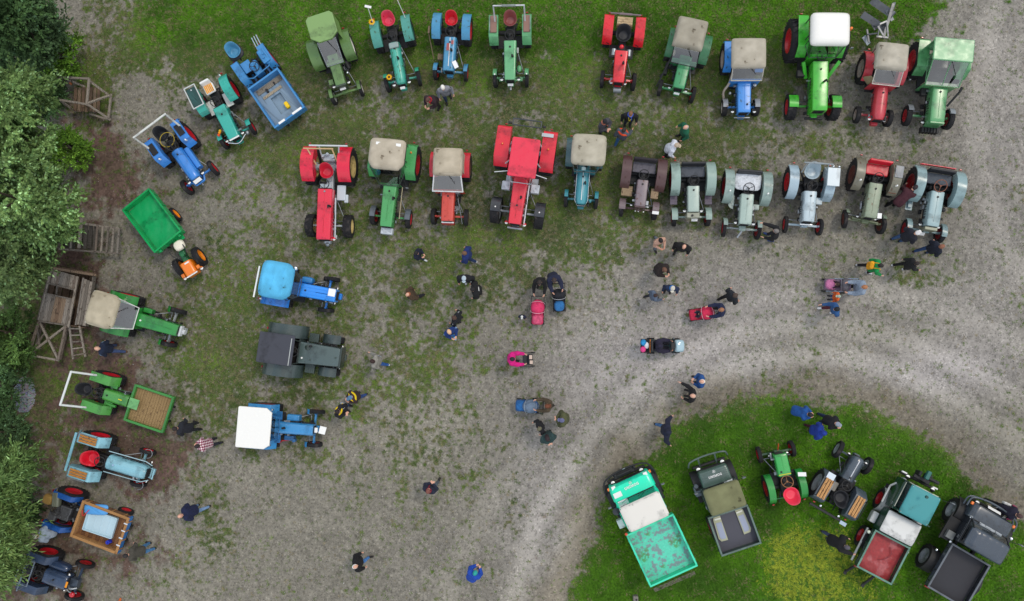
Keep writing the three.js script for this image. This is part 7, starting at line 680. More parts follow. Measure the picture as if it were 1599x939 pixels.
// ---------- people ----------
// a body is the smooth union of tapered limbs, meshed on a grid
function meshField(f, lo, hi, cell) { // surface nets
  const n = [0, 1, 2].map(k => Math.ceil((hi[k] - lo[k]) / cell) + 1), [nx, ny, nz] = n, V = new Float32Array(nx * ny * nz), id = new Int32Array(nx * ny * nz).fill(-1), pos = [], idx = [];
  for (let k = 0, q = 0; k < nz; k++) for (let j = 0; j < ny; j++) for (let i = 0; i < nx; i++, q++) V[q] = f(lo[0] + i * cell, lo[1] + j * cell, lo[2] + k * cell);
  const sx = 1, sy = nx, sz = nx * ny, C = [0, sx, sy, sx + sy, sz, sz + sx, sz + sy, sz + sx + sy], ED = [[0, 1], [2, 3], [4, 5], [6, 7], [0, 2], [1, 3], [4, 6], [5, 7], [0, 4], [1, 5], [2, 6], [3, 7]];
  for (let k = 0; k + 1 < nz; k++) for (let j = 0; j + 1 < ny; j++) for (let i = 0; i + 1 < nx; i++) {
    const q = i + j * sy + k * sz; let m = 0; for (let c = 0; c < 8; c++) if (V[q + C[c]] < 0) m |= 1 << c; if (m === 0 || m === 255) continue;
    let x = 0, y = 0, z = 0, t = 0; for (const [a, b] of ED) { if ((m >> a & 1) === (m >> b & 1)) continue; const A = V[q + C[a]], B = V[q + C[b]], s = A / (A - B); x += lerp(a & 1, b & 1, s); y += lerp(a >> 1 & 1, b >> 1 & 1, s); z += lerp(a >> 2, b >> 2, s); t++; }
    id[q] = pos.length / 3; pos.push(lo[0] + (i + x / t) * cell, lo[1] + (j + y / t) * cell, lo[2] + (k + z / t) * cell);
  }
  for (let k = 1; k + 1 < nz; k++) for (let j = 1; j + 1 < ny; j++) for (let i = 1; i + 1 < nx; i++) {
    const q = i + j * sy + k * sz, s = V[q] < 0;
    for (const [d, a, b] of [[sx, sy, sz], [sy, sz, sx], [sz, sx, sy]]) { if (s === V[q + d] < 0) continue; const A = id[q], B = id[q - a], Cc = id[q - a - b], D = id[q - b]; s ? idx.push(A, B, Cc, A, Cc, D) : idx.push(A, Cc, B, A, D, Cc); }
  }
  const g = new THREE.BufferGeometry(); g.setAttribute('position', new THREE.Float32BufferAttribute(pos, 3)); g.setIndex(idx); g.computeVertexNormals(); return g;
}
function capField(caps, k = 0.03) { // caps: [a, b, ra, rb], smooth minimum
  const L = caps.map(([a, b, ra, rb]) => { const d = [b[0] - a[0], b[1] - a[1], b[2] - a[2]]; return [a[0], a[1], a[2], d[0], d[1], d[2], 1 / Math.max(1e-9, d[0] * d[0] + d[1] * d[1] + d[2] * d[2]), ra, rb - ra]; });
  return (x, y, z) => { let r = 1e3; for (const c of L) { const px = x - c[0], py = y - c[1], pz = z - c[2], t = clamp((px * c[3] + py * c[4] + pz * c[5]) * c[6]), u = px - c[3] * t, v = py - c[4] * t, w = pz - c[5] * t, d = Math.sqrt(u * u + v * v + w * w) - c[7] - c[8] * t, h = Math.max(k - Math.abs(r - d), 0) / k; r = Math.min(r, d) - h * h * k * 0.25; } return r; };
}
function capMesh(caps, cell, k, extra) { const lo = [1e9, 1e9, 1e9], hi = [-1e9, -1e9, -1e9]; for (const [a, b, ra, rb] of caps) for (const [p, r] of [[a, ra], [b, rb]]) for (let q = 0; q < 3; q++) { lo[q] = Math.min(lo[q], p[q] - r - 2.5 * cell); hi[q] = Math.max(hi[q], p[q] + r + 2.5 * cell); } const f = capField(caps, k); return meshField(extra ? (x, y, z) => extra(x, y, z, f(x, y, z)) : f, lo, hi, cell); }
const ell = (x, y, z, a, b, c) => { const k = Math.sqrt(x * x / (a * a) + y * y / (b * b) + z * z / (c * c)); return (k - 1) * Math.min(a, b, c); };
// hands: wrist at the origin, fingers along -y, palm towards +z, thumb towards +x
function handGeo(curl) { const caps = [[[-0.022, -0.03, 0], [0.022, -0.03, 0], 0.016, 0.017], [[-0.028, -0.085, 0.002], [0.028, -0.085, 0.002], 0.013, 0.013], [[-0.024, -0.03, 0], [-0.028, -0.085, 0.002], 0.015, 0.012], [[0.024, -0.03, 0], [0.028, -0.085, 0.002], 0.016, 0.012], [[0, 0.02, 0], [0, -0.03, 0], 0.026, 0.02], [[0, -0.03, 0], [0, -0.085, 0.002], 0.018, 0.014]]; [[-0.031, 0.06, 0.0075], [-0.0105, 0.075, 0.0085], [0.0105, 0.08, 0.0088], [0.031, 0.072, 0.0085]].forEach(([x, l, r]) => { let p = [x, -0.088, 0.002], a = curl * 0.5; for (let s = 0; s < 3; s++) { const q = l * [0.44, 0.32, 0.24][s], n = [p[0] * 1.03, p[1] - Math.cos(a) * q, p[2] + Math.sin(a) * q]; caps.push([p, n, r * (1 - 0.08 * s), r * (0.92 - 0.08 * s)]); p = n; a += curl * 0.75; } }); caps.push([[0.028, -0.035, 0.004], [0.05, -0.062, 0.02], 0.0125, 0.011], [[0.05, -0.062, 0.02], [0.052 - 0.01 * curl, -0.09, 0.03 + 0.012 * curl], 0.0105, 0.0085]); return join(capMesh(caps, 0.0062, 0.008)); }
const HAND = [handGeo(0.35), handGeo(1.05)];
const HEADG = join(meshField((x, y, z) => { let d = ell(x, y - 0.02, z + 0.008, 0.077, 0.108, 0.098); const j = ell(x, y + 0.055, z - 0.03, 0.056, 0.062, 0.062), sm = (a, b, k) => { const h = Math.max(k - Math.abs(a - b), 0) / k; return Math.min(a, b) - h * h * k * 0.25; }; d = sm(d, j, 0.04); d = sm(d, ell(x, y + 0.022, z - 0.1, 0.013, 0.024, 0.02), 0.015); d = sm(d, ell(x, y + 0.062, z - 0.088, 0.024, 0.008, 0.01), 0.012); d = sm(d, ell(x, y - 0.024, z - 0.082, 0.05, 0.01, 0.014), 0.02); d = sm(d, ell(Math.abs(x) - 0.078, y + 0.012, z + 0.008, 0.012, 0.03, 0.02), 0.01); const e = ell(Math.abs(x) - 0.03, y - 0.002, z - 0.098, 0.016, 0.011, 0.014); return Math.max(d, -e); }, [-0.11, -0.14, -0.13], [0.11, 0.15, 0.14], 0.0095));
const EYES = ready([-1, 1].map(s => sp(0.0115, [s * 0.03, 0.002, 0.076], undefined, 8)));
// hair and hats on the head
const HAIR = {
  short: ready(meshField((x, y, z) => Math.max(ell(x, y - 0.024, z + 0.014, 0.084, 0.113, 0.106), -(y + 0.02 - 0.6 * (z + 0.01) + 0.0), -(0.075 - z + 0.9 * (y - 0.07)) * 0.6 - 0.03), [-0.11, -0.12, -0.15], [0.11, 0.16, 0.13], 0.01)),
  long: ready(meshField((x, y, z) => Math.min(Math.max(ell(x, y - 0.024, z + 0.014, 0.088, 0.115, 0.108), -(y + 0.03 - 0.5 * z)), ell(x, y + 0.12, z + 0.065, 0.082, 0.16, 0.05)), [-0.12, -0.3, -0.16], [0.12, 0.17, 0.13], 0.012)),
  fringe: ready(meshField((x, y, z) => Math.max(ell(x, y - 0.015, z + 0.012, 0.086, 0.095, 0.108), -ell(x, y - 0.1, z - 0.03, 0.066, 0.09, 0.1), -(y + 0.03 - 0.5 * z)), [-0.11, -0.12, -0.15], [0.11, 0.16, 0.13], 0.01)),
  cap: ready([meshField((x, y, z) => Math.max(ell(x, y - 0.035, z + 0.01, 0.09, 0.105, 0.11), -(y - 0.035)), [-0.12, 0, -0.15], [0.12, 0.17, 0.13], 0.01), slab([...Array(13)].map((_, i) => { const a = (i / 12 - 0.5) * 2.6; return [Math.sin(a) * 0.082, 0.07 + Math.cos(a) * 0.10]; }), 0.036, 0.012, 0.004)]),
  beanie: ready(meshField((x, y, z) => Math.max(ell(x, y - 0.03, z + 0.01, 0.092, 0.115, 0.112), -(y - 0.01)), [-0.12, -0.03, -0.15], [0.12, 0.17, 0.13], 0.01)),
  hood: ready(meshField((x, y, z) => Math.max(ell(x, y - 0.01, z + 0.02, 0.108, 0.135, 0.13), -ell(x, y - 0.0, z - 0.1, 0.075, 0.1, 0.075)), [-0.14, -0.17, -0.18], [0.14, 0.18, 0.15], 0.012)),
};
const ARMS = { // forward, sideways, elbow bend, inward, hand: right then left
  down: [[0.05, 0.14, 0.25, 0, 0], [0.0, 0.14, 0.3, 0, 0]], walk: [[0.45, 0.12, 0.5, 0, 0], [-0.4, 0.14, 0.3, 0, 0]], phone: [[0.25, 0.12, 1.9, 0.5, 1], [0.2, 0.12, 1.8, 0.5, 1]], pocket: [[-0.12, 0.3, 0.8, 0.25, 1], [-0.12, 0.3, 0.8, 0.25, 1]], push: [[0.75, 0.12, 0.75, 0.1, 1], [0.75, 0.12, 0.75, 0.1, 1]], cross: [[0.35, 0.2, 1.75, 1.2, 0], [0.35, 0.2, 1.7, 1.2, 0]], point: [[1.05, 0.5, 0.3, 0, 0], [0.1, 0.2, 1.1, 0.4, 1]], reach: [[1.15, 0.15, 0.2, 0, 1], [0.2, 0.2, 0.9, 0.2, 0]], back: [[-0.45, 0.15, 0.5, 0.8, 0], [-0.45, 0.15, 0.5, 0.8, 0]], wide: [[0.1, 0.75, 0.5, 0.1, 0], [0.1, 0.75, 0.5, 0.1, 0]],
};
const LEGS = { stand: [[0.02, 0.03], [0.0, 0.02]], walk: [[0.26, 0.12], [-0.2, 0.24]], step: [[0.14, 0.08], [-0.12, 0.1]], crouch: [[1.25, 1.9], [0.95, 1.7]], bend: [[0.08, 0.25], [0.0, 0.2]], sit: [[1.45, 1.5], [1.45, 1.5]] };
const bodies = {};
function bodyGeos(arms, legs, lean, pitch, loose, shorts) {
  const key = [arms, legs, lean, pitch, loose, shorts].join(); if (bodies[key]) return bodies[key];
  const LG = LEGS[legs], A = ARMS[arms], reach = LG.map(([a, b]) => 0.43 * Math.cos(a) + 0.41 * Math.cos(a - b)), py = legs === 'sit' ? 0.5 : Math.max(...reach) + 0.085, pel = [0, py, -Math.sin(lean) * 0.16], up = [0, Math.cos(lean), Math.sin(lean)], at = (d, x = 0, f = 0) => [x, pel[1] + up[1] * d - Math.sin(lean) * f, pel[2] + up[2] * d + Math.cos(lean) * f];
  const hl = lean * 0.75, neck = at(0.55), hd = [0, neck[1] + Math.cos(hl) * 0.145, neck[2] + Math.sin(hl) * 0.145 + 0.02], foot = [], body = [], top = [], tro = [], sho = [], hands = [];
  const tc = [[at(0.0, -0.07), at(0.0, 0.07), 0.115, 0.115], [at(0.0, 0.05), at(0.2, 0.045), 0.115, 0.105], [at(0.0, -0.05), at(0.2, -0.045), 0.115, 0.105], [at(0.2, 0.05), at(0.40, 0.08), 0.105, 0.105], [at(0.2, -0.05), at(0.40, -0.08), 0.105, 0.105], [at(0.44, -0.15), at(0.44, 0.15), 0.062, 0.062]];
  body.push(...tc, [at(0.42), [hd[0], hd[1] - 0.05, hd[2] - 0.01], 0.06, 0.05]); const e = loose; tc.slice(1).forEach(([a, b, r, s]) => top.push([a, b, r + e, s + e])); top.push([at(-0.1, -0.06), at(0.05, -0.06), 0.115 + e, 0.112 + e], [at(-0.1, 0.06), at(0.05, 0.06), 0.115 + e, 0.112 + e], [at(0.44), at(0.52), 0.08 + e, 0.062 + e * 0.6]); tro.push([at(0.0, -0.07), at(0.0, 0.07), 0.122, 0.122]);
  A.forEach(([p, q, el, inw, hnd], i) => { const s = i ? 1 : -1, S = at(0.445, s * 0.185), u = [s * Math.sin(q), -Math.cos(q) * Math.cos(p), Math.sin(p) * Math.cos(q)], E2 = S.map((v, k) => v + u[k] * 0.29); let f = [-s * inw, 0.1, 1]; const dt = f[0] * u[0] + f[1] * u[1] + f[2] * u[2]; f = f.map((v, k) => v - dt * u[k]); const fl = Math.hypot(...f); f = f.map(v => v / fl); const d = u.map((v, k) => Math.cos(el) * v + Math.sin(el) * f[k]), Wr = E2.map((v, k) => v + d[k] * 0.25), We = E2.map((v, k) => v + d[k] * 0.235);
    body.push([S, E2, 0.05, 0.042], [E2, Wr, 0.042, 0.029]); top.push([S, E2, 0.056 + e, 0.05 + e], [E2, We, 0.048 + e, 0.036 + e * 0.7]);
    const Y = new THREE.Vector3(...d).negate(), Z = new THREE.Vector3(-s * 0.8, 0, 0.5); Z.addScaledVector(Y, -Z.dot(Y)).normalize(); const X = new THREE.Vector3().crossVectors(Y, Z), m = new THREE.Matrix4().makeBasis(X.multiplyScalar(1), Y, Z).setPosition(...Wr); const hg = HAND[hnd].clone(); if (X.z < 0) { hg.scale(-1, 1, 1); const ps = hg.attributes.position.array, nn = hg.attributes.normal.array; for (const a of [ps, nn]) for (let k = 0; k < a.length; k += 9) for (let w = 3; w < 6; w++) { const t = a[k + w]; a[k + w] = a[k + w + 3]; a[k + w + 3] = t; } } hands.push(hg.applyMatrix4(m)); });
  LG.forEach(([a, b], i) => { const s = i ? 1 : -1, h = [s * 0.09, pel[1] - 0.01, pel[2]], k = [s * 0.1, h[1] - Math.cos(a) * 0.43, h[2] + Math.sin(a) * 0.43], n = [s * 0.105, k[1] - Math.cos(a - b) * 0.41, k[2] + Math.sin(a - b) * 0.41], tp = Math.max(0.03, n[1] - 0.055), toe = [s * 0.12, tp, n[2] + 0.15], heel = [s * 0.105, tp + 0.005, n[2] - 0.04]; body.push([h, k, 0.088, 0.058], [k, n, 0.057, 0.038], [n, toe, 0.036, 0.03]); const kk = shorts ? k.map((v, q) => lerp(v, n[q], 0.05)) : n.map((v, q) => v + (q === 1 ? 0.02 : 0)); tro.push([h, k, 0.098, 0.07]); if (!shorts) tro.push([k, kk, 0.07, 0.056]); sho.push([heel, toe, 0.046, 0.042], [n, heel, 0.045, 0.045], [n, toe, 0.045, 0.042]); });
  const hm = new THREE.Matrix4().makeRotationX(pitch + hl * 0.5).setPosition(...hd);
  return bodies[key] = { body: ready([capMesh(body, 0.027, 0.03), HEADG.clone().applyMatrix4(hm), ...hands]), top: ready(capMesh(top, 0.027, 0.035)), trousers: ready(capMesh(tro, 0.027, 0.03)), shoes: ready(capMesh(sho, 0.02, 0.01)), hd, hm, at, pel };
}
const SKIN = ['#d9a58c', '#c99078', '#b97f63'].map(c => plain(c, 0.6));
function person(px, py, face, o) { // px, py: the head in the photograph; face: the way they look, 0 to the right of the picture, 90 down it
  const s = o.s ?? 1, G = bodyGeos(o.arms ?? 'down', o.legs ?? 'stand', o.lean ?? 0.04, o.pitch ?? 0.25, o.loose ?? 0.026, !!o.shorts), f = rad(face), yaw = Math.PI / 2 - f, hy = G.hd[1] * s, c = P(px, py, hy + (o.y ?? 0)), x = G.hd[2] * s; c.x -= Math.cos(f) * x; c.z -= Math.sin(f) * x; c.y = o.y ?? 0;
  const t = thing('person', o.label, 'person', c, yaw, 'visitors walking around the yard'); t.scale.setScalar(s); const b = obj('body', G.body, SKIN[o.skin ?? 0], t); obj('eyes', EYES, BLACK, b).applyMatrix4(G.hm);
  const TM = o.topM ?? cloth(o.top); obj(o.kind ?? 'jacket', G.top, TM, t); obj(o.shorts ? 'shorts' : 'trousers', G.trousers, cloth(o.leg), t); obj('shoes', G.shoes, cloth(o.shoe ?? '#2a2827'), t);
  if (o.hair) { const [k, col] = o.hair; const h = obj({ short: 'hair', long: 'hair', fringe: 'hair', cap: 'cap', beanie: 'hat', hood: 'hood' }[k], HAIR[k], k === 'short' || k === 'long' || k === 'fringe' ? plain(col, 0.8) : cloth(col), t); h.applyMatrix4(G.hm); }
  const A = (d, x = 0, ff = 0) => G.at(d, x, ff);
  if (o.pack) obj('backpack', [put(new RoundedBoxGeometry(0.3, 0.42, 0.17, 3, 0.07), A(0.3, 0, -0.2), [o.lean ?? 0.04, 0, 0]), ...[-0.1, 0.1].map(x => tube([A(0.46, x, -0.14), A(0.53, x, 0.0), A(0.42, x, 0.15), A(0.25, x * 1.4, 0.12)], 0.018, 12, 6))], cloth(o.pack), t);
  if (o.bag) obj('shoulder_bag', [put(new RoundedBoxGeometry(0.1, 0.24, 0.28, 3, 0.04), A(0.02, 0.24, 0)), tube([A(0.1, 0.24, 0), A(0.4, 0.16, 0.14), A(0.52, 0.04, 0.02), A(0.4, -0.06, -0.12)], 0.012, 14, 5)], cloth(o.bag), t);
  if (o.scarf) obj('scarf', [put(new THREE.TorusGeometry(0.085, 0.034, 8, 18), A(0.53), [Math.PI / 2 + (o.lean ?? 0.04), 0, 0]), bar(A(0.52, 0.05, 0.1), A(0.3, 0.06, 0.15), 0.03)], cloth(o.scarf), t);
  if (o.yoke) obj('shoulder_panel', [-1, 1].map(q => put(new THREE.SphereGeometry(1, 12, 8), A(0.475, q * 0.13), undefined, [0.12, 0.055, 0.1])).concat(put(new THREE.TorusGeometry(0.12, 0.05, 8, 20), A(0.47), [Math.PI / 2, 0, 0], [1.2, 0.9, 1])), cloth(o.yoke), t);
  if (o.stripe) for (const q of [-1, 1]) obj('sleeve_stripe', [bar(A(0.49, q * 0.07), A(0.47, q * 0.24), 0.036), bar(A(0.47, q * 0.24), A(0.3, q * 0.28), 0.03)], cloth(o.stripe), t);
  if (o.emblem) obj('back_emblem', [new THREE.TorusGeometry(0.08, 0.014, 6, 20).applyMatrix4(new THREE.Matrix4().setPosition(...A(0.38, 0, -0.15))), put(new THREE.TorusGeometry(0.035, 0.012, 6, 12), A(0.38, 0, -0.155))], cloth('#d6d6d2'), t);
  if (o.lanyard) obj('lanyard', [tube([A(0.52, 0.08, 0), A(0.44, 0.05, 0.13), A(0.28, 0, 0.17), A(0.44, -0.05, 0.13), A(0.52, -0.08, 0)], 0.012, 20, 5), bx(0.07, 0.1, 0.01, A(0.24, 0, 0.175))], plain('#d8c840', 0.7), t);
  o.extra?.(t, G, A); return t;
}
const BLK = '#1c1c1f', NAVY = '#1e2438', JEAN = '#3f5f8c', DJEAN = '#2c3a56', GREY = '#7d8288';
const PLAID = new THREE.MeshStandardMaterial({ roughness: 0.95, map: noiseTex(64, (u, v) => { const a = (u * 2) % 1 < 0.5, b = (v * 2) % 1 < 0.5; return a && b ? [0.4, 0.1, 0.2] : a || b ? [0.68, 0.45, 0.52] : [0.93, 0.91, 0.9]; }, 5) });
const who = (...a) => person(...a);
who(668, 156, 120, { label: 'stooping person in a dark maroon jacket with a red scarf below the blue tractor', top: '#35232a', leg: '#2b2426', hair: ['short', '#5a3b34'], lean: 0.35, arms: 'phone', scarf: '#b02030' });
who(691.5, 137, 75, { label: 'person in a grey top, black sleeves and jeans with white hair', top: '#8b8d95', leg: '#33456b', hair: ['short', '#e6e2da'], arms: 'pocket', legs: 'step', stripe: '#24242a' });
who(985, 178, 95, { label: 'person in a black jacket with a blue collar and yellow lanyard', top: BLK, leg: '#26314c', hair: ['short', '#7a563c'], arms: 'pocket', scarf: '#3a5fc0', lanyard: true });
who(944.5, 190, 50, { label: 'person in a dark grey jacket and dark cap behind the teal tractor roof', top: '#4b4a52', leg: '#2f3038', hair: ['cap', '#26272c'], arms: 'cross', scarf: '#c87a60' });
who(974.5, 203, -62, { label: 'walking person with orange shoulders, grey vest and blue jeans', top: '#565b66', leg: '#3d6ea6', shoe: '#7d7a66', hair: ['short', '#2d2622'], legs: 'walk', arms: 'walk', yoke: '#e8532c' });
who(1071, 199, 165, { label: 'person in a bottle green jacket with grey hair behind the white jacket', top: '#176044', leg: '#22262e', hair: ['fringe', '#a8a29a'], arms: 'pocket' });
who(1057, 227, 15, { label: 'person in a plain white jacket and beige cap', top: '#e6e9f2', leg: '#2b2f38', hair: ['cap', '#cbb8a0'], lean: 0.3, arms: 'pocket' });
who(1212, 361, 195, { label: 'person all in black resting a hand on the grey tractor wheel', top: BLK, leg: '#23283a', shoe: '#3a4f86', hair: ['short', '#77726f'], arms: 'reach', lean: 0.2, legs: 'step' });
who(1429, 293, -48, { label: 'person in maroon bending over the wheel of the last grey tractor', top: '#48232c', leg: '#18171a', hair: ['short', '#2a2024'], lean: 1.0, arms: 'reach', legs: 'step' });
who(1432.5, 364, -25, { label: 'person in a navy jacket, jeans and white cap facing the last grey tractor', top: '#22242f', leg: JEAN, hair: ['cap', '#eceaea'], legs: 'step', arms: 'pocket', lean: 0.15 });
who(1471, 385, -20, { label: 'person in a dark navy jacket and jeans with reddish hair', top: '#1b2030', leg: '#34507f', hair: ['short', '#8a5a44'], legs: 'walk', arms: 'pocket' });
who(1432, 411.5, -5, { label: 'person in black with bright white shoes below the last tractor row', top: BLK, leg: '#17171a', shoe: '#ecedef', hair: ['short', '#2d2522'], legs: 'walk', arms: 'walk', s: 0.92 });
who(1375.5, 415, 12, { label: 'walking person in a bright green top with a yellow backpack', top: '#12934a', leg: '#1d1d20', shoe: '#c9cacc', hair: ['short', '#241f1d'], legs: 'walk', arms: 'walk', pack: '#f0a81c' });
who(1350, 448.5, 182, { label: 'person in a light grey sweater pushing a grey pram', top: '#8d9cae', leg: '#2a2c33', hair: ['short', '#a8714c'], arms: 'push', legs: 'step', loose: 0.045 });
who(1310, 463, 185, { label: 'small child in an orange vest and pale cap', top: '#e2662a', leg: '#35548a', hair: ['cap', '#b9cbb8'], s: 0.66 });
who(1306.5, 483, 172, { label: 'walking person in a blue jacket with black hair, maroon trousers and one white shoe', top: '#2f5a90', leg: '#5e2030', shoe: '#e8e8e8', hair: ['long', '#17171b'], legs: 'walk', arms: 'walk', lean: 0.2 });
who(1032, 376, 65, { label: 'person with black hair, bare arms and grey trousers in a dark shirt', top: '#caa08a', leg: '#767d88', hair: ['short', '#1f1a1a'], legs: 'walk', arms: 'phone', skin: 1, loose: 0.012, kind: 'shirt' });
who(1068.5, 385, 110, { label: 'person in a black padded jacket standing near the gravel edge', top: '#151517', leg: '#1e2127', hair: ['fringe', '#4c3a30'], arms: 'pocket', legs: 'step', loose: 0.045 });
who(1038, 421.5, 50, { label: 'person in a dark brown jacket holding something in both hands', top: '#2d2422', leg: '#2c2c31', hair: ['short', '#6a4a3a'], arms: 'phone', lean: 0.25, loose: 0.04 });
who(1050.5, 450.5, 100, { label: 'person in navy blue with a cream and blue cap', top: '#233150', leg: '#272d40', hair: ['cap', '#e2dccb'], arms: 'pocket', s: 0.95, scarf: '#2f78c0' });
who(1024, 461.5, -15, { label: 'child in a grey blue top next to the cream cap', top: '#5d6b80', leg: '#2a2d36', hair: ['short', '#3a2824'], s: 0.85, legs: 'walk', arms: 'walk' });
who(1148.5, 461.5, -30, { label: 'person in dark grey walking behind the pink pram', top: '#20242c', leg: '#191a1f', hair: ['short', '#4a3c34'], legs: 'walk', arms: 'pocket' });
who(1126.5, 484, 174, { label: 'person in navy with arms stretched to the small pink pram', top: '#222a4a', leg: '#23262f', hair: ['short', '#9a6a4c'], arms: 'push', lean: 0.2, legs: 'step' });
who(1096.5, 596, 180, { label: 'person in a royal blue jacket with a nearly bald head', top: '#24508c', leg: '#1d1f26', hair: ['fringe', '#e2d8cc'], arms: 'phone' });
who(1082, 618.5, 188, { label: 'bald person in a black jacket stretching one arm out', top: '#19191c', leg: '#202229', arms: 'point', lean: 0.1, hair: ['fringe', '#c9a898'] });
who(1044.5, 675, 5, { label: 'hooded person in navy with pale jeans at the grass edge', top: '#20243a', leg: '#4b78ac', hair: ['hood', '#20243a'], arms: 'wide', legs: 'walk', loose: 0.05 });
who(1265.5, 648, 15, { label: 'person in a blue jacket, shorts and white trainers bending on the grass', top: '#1f559c', leg: '#23242c', shoe: '#f0f0f0', hair: ['short', '#1e1b1c'], lean: 0.5, legs: 'crouch', arms: 'phone', shorts: true });
who(1308, 662.5, 30, { label: 'person in a black jacket and jeans with a pale grey cap on the grass', top: '#1b1c21', leg: '#27395e', hair: ['cap', '#9aa3b2'], lean: 0.2, legs: 'step', arms: 'phone' });
who(1287, 676.5, 10, { label: 'hooded person in royal blue with maroon trousers on the grass', top: '#1c3a96', leg: '#4a1c2a', hair: ['hood', '#1c3a96'], lean: 0.2, legs: 'step', arms: 'pocket', loose: 0.045, s: 0.95 });
who(650, 395.5, 20, { label: 'child in dark navy with white shoes below the small orange red tractor', top: '#1c2238', leg: '#274050', shoe: '#e2e6ea', hair: ['short', '#1d1a1c'], s: 0.85, legs: 'walk', arms: 'phone' });
who(725, 395.5, 195, { label: 'person in a navy blue jacket with brown hair, alone on the grassy gravel', top: '#1f3470', leg: '#233a66', shoe: '#d8dadc', hair: ['short', '#6c4f3a'], legs: 'walk', arms: 'pocket', loose: 0.04 });
who(724.5, 435, 92, { label: 'person in a black jacket with a white and light blue cap', top: '#1a1c22', leg: '#5d6672', shoe: '#d5d8da', hair: ['cap', '#c3d4de'], arms: 'pocket', loose: 0.045 });
who(738, 452, 172, { label: 'person in black with a pale round emblem on the jacket back', top: '#17181b', leg: '#20252f', hair: ['short', '#1a1718'], arms: 'pocket', emblem: true, lean: 0.15, loose: 0.045 });
who(637, 460, 150, { label: 'person in a brown jacket with ginger hair and dark trousers', top: '#4c3b2a', leg: '#23232f', hair: ['fringe', '#9a5a3c'], arms: 'back', legs: 'walk' });
who(709, 496.5, 205, { label: 'person in black with pale stripes on the shoulders', top: '#191b22', leg: '#20232c', hair: ['short', '#4c352c'], arms: 'pocket', stripe: '#c9ccd6' });
who(701.5, 518.5, 60, { label: 'person in dark blue with light blue sleeves and blond hair', top: '#1d3a78', leg: '#2f6fb8', shoe: '#a8c4da', hair: ['short', '#d8b08a'], arms: 'phone', stripe: '#8fb4dc', legs: 'walk' });
who(842.5, 441.5, 95, { label: 'person all in black pushing the large pink pram', top: '#151518', leg: '#19191c', hair: ['short', '#2f2724'], arms: 'push', lean: 0.15, legs: 'step' });
who(865.5, 438, 72, { label: 'person in a dark navy coat pushing the blue pram', top: '#232842', leg: '#26242a', hair: ['short', '#3a2e2a'], arms: 'push', lean: 0.3, legs: 'step', loose: 0.045 });
who(815, 495, 95, { label: 'small child in navy with a white cap beside the large pink pram', top: '#1f2740', leg: '#22252e', hair: ['cap', '#eceee6'], s: 0.55 });
who(800.5, 561, 2, { label: 'person in a bright magenta jacket pushing a black walking frame', top: '#e01a86', leg: '#2a2430', hair: ['short', '#262024'], arms: 'push', lean: 0.12, legs: 'step', loose: 0.04 });
who(854.5, 634.5, 180, { label: 'brown haired person in olive brown pushing the grey blue pram', top: '#544735', leg: '#3a352f', hair: ['long', '#6a3c26'], arms: 'push', legs: 'step' });
who(877.5, 656.5, 185, { label: 'person in an olive green jacket with a grey blue cap', top: '#55583a', leg: '#33363a', hair: ['cap', '#6d7096'], arms: 'cross', lean: 0.15, loose: 0.05 });
who(842, 670, 150, { label: 'person in black with olive hair next to the dark teal jacket', top: '#1a1b20', leg: '#22242a', hair: ['short', '#63604a'], arms: 'pocket', s: 0.95 });
who(855, 685.5, 70, { label: 'person in a dark teal jacket with very dark hair', top: '#2d4646', leg: '#25282d', hair: ['long', '#2b1e22'], arms: 'cross', loose: 0.045 });
who(581.5, 564.5, 195, { label: 'person in a grey shirt with blue trousers near the heavy dark tractor', top: '#98958c', leg: '#2c5ea8', shoe: '#c6d0da', hair: ['short', '#33211e'], legs: 'walk', arms: 'walk', kind: 'shirt' });
who(527, 643, 25, { label: 'dark haired person in a yellow jacket holding a grey bag', top: '#1d1d22', leg: '#2a4a80', hair: ['short', '#241a1c'], arms: 'cross', bag: '#b9bdc4', yoke: '#eccb10', stripe: '#eccb10', loose: 0.035 });
who(547, 621, 150, { label: 'person with a grey blue cap and yellow shoulders over a brown coat', top: '#3c2a2c', leg: '#2f4f90', hair: ['cap', '#5f86a8'], arms: 'phone', yoke: '#e8c812', legs: 'step' });
who(151.5, 544.5, 188, { label: 'bald person in navy with light blue braces and jeans beside the fallen stand', top: '#1b2740', leg: '#4a5f8e', shoe: '#6a4a34', hair: ['fringe', '#cda48e'], arms: 'pocket', legs: 'walk', stripe: '#8fb0d0' });
who(273, 669.5, 195, { label: 'person in dark slate clothes at the corner of the wooden platform', top: '#23262f', leg: '#23262c', hair: ['short', '#28201f'], arms: 'pocket', lean: 0.3, legs: 'step' });
who(308, 697, 170, { label: 'person in a white and purple checked shirt', topM: PLAID, leg: '#2c2f3c', hair: ['short', '#2a2022'], arms: 'phone', kind: 'shirt', lean: 0.15, legs: 'step' });
who(281.5, 806, 160, { label: 'person in a navy jacket and pale jeans alone on the lower left gravel', top: '#1a2145', leg: '#7d9cc4', hair: ['fringe', '#b98a76'], arms: 'pocket', lean: 0.25, legs: 'walk', loose: 0.045 });
who(196, 868, 182, { label: 'person in a dark olive jacket and light jeans behind the wooden box', top: '#4d4a42', leg: '#4f86b8', hair: ['short', '#2a2626'], arms: 'pocket', lean: 0.3, legs: 'step' });
who(56, 838, 185, { label: 'person in a pale grey shirt and jeans half under the willow', top: '#a3b0bd', leg: '#2a3f66', hair: ['cap', '#d8d6c0'], arms: 'pocket', lean: 0.2, kind: 'shirt', loose: 0.05 });
who(668.5, 767, -70, { label: 'person in a navy jacket over a maroon patterned top', top: '#23283c', leg: '#5a646e', hair: ['short', '#7a4a40'], arms: 'cross', legs: 'walk', scarf: '#7a1830' });
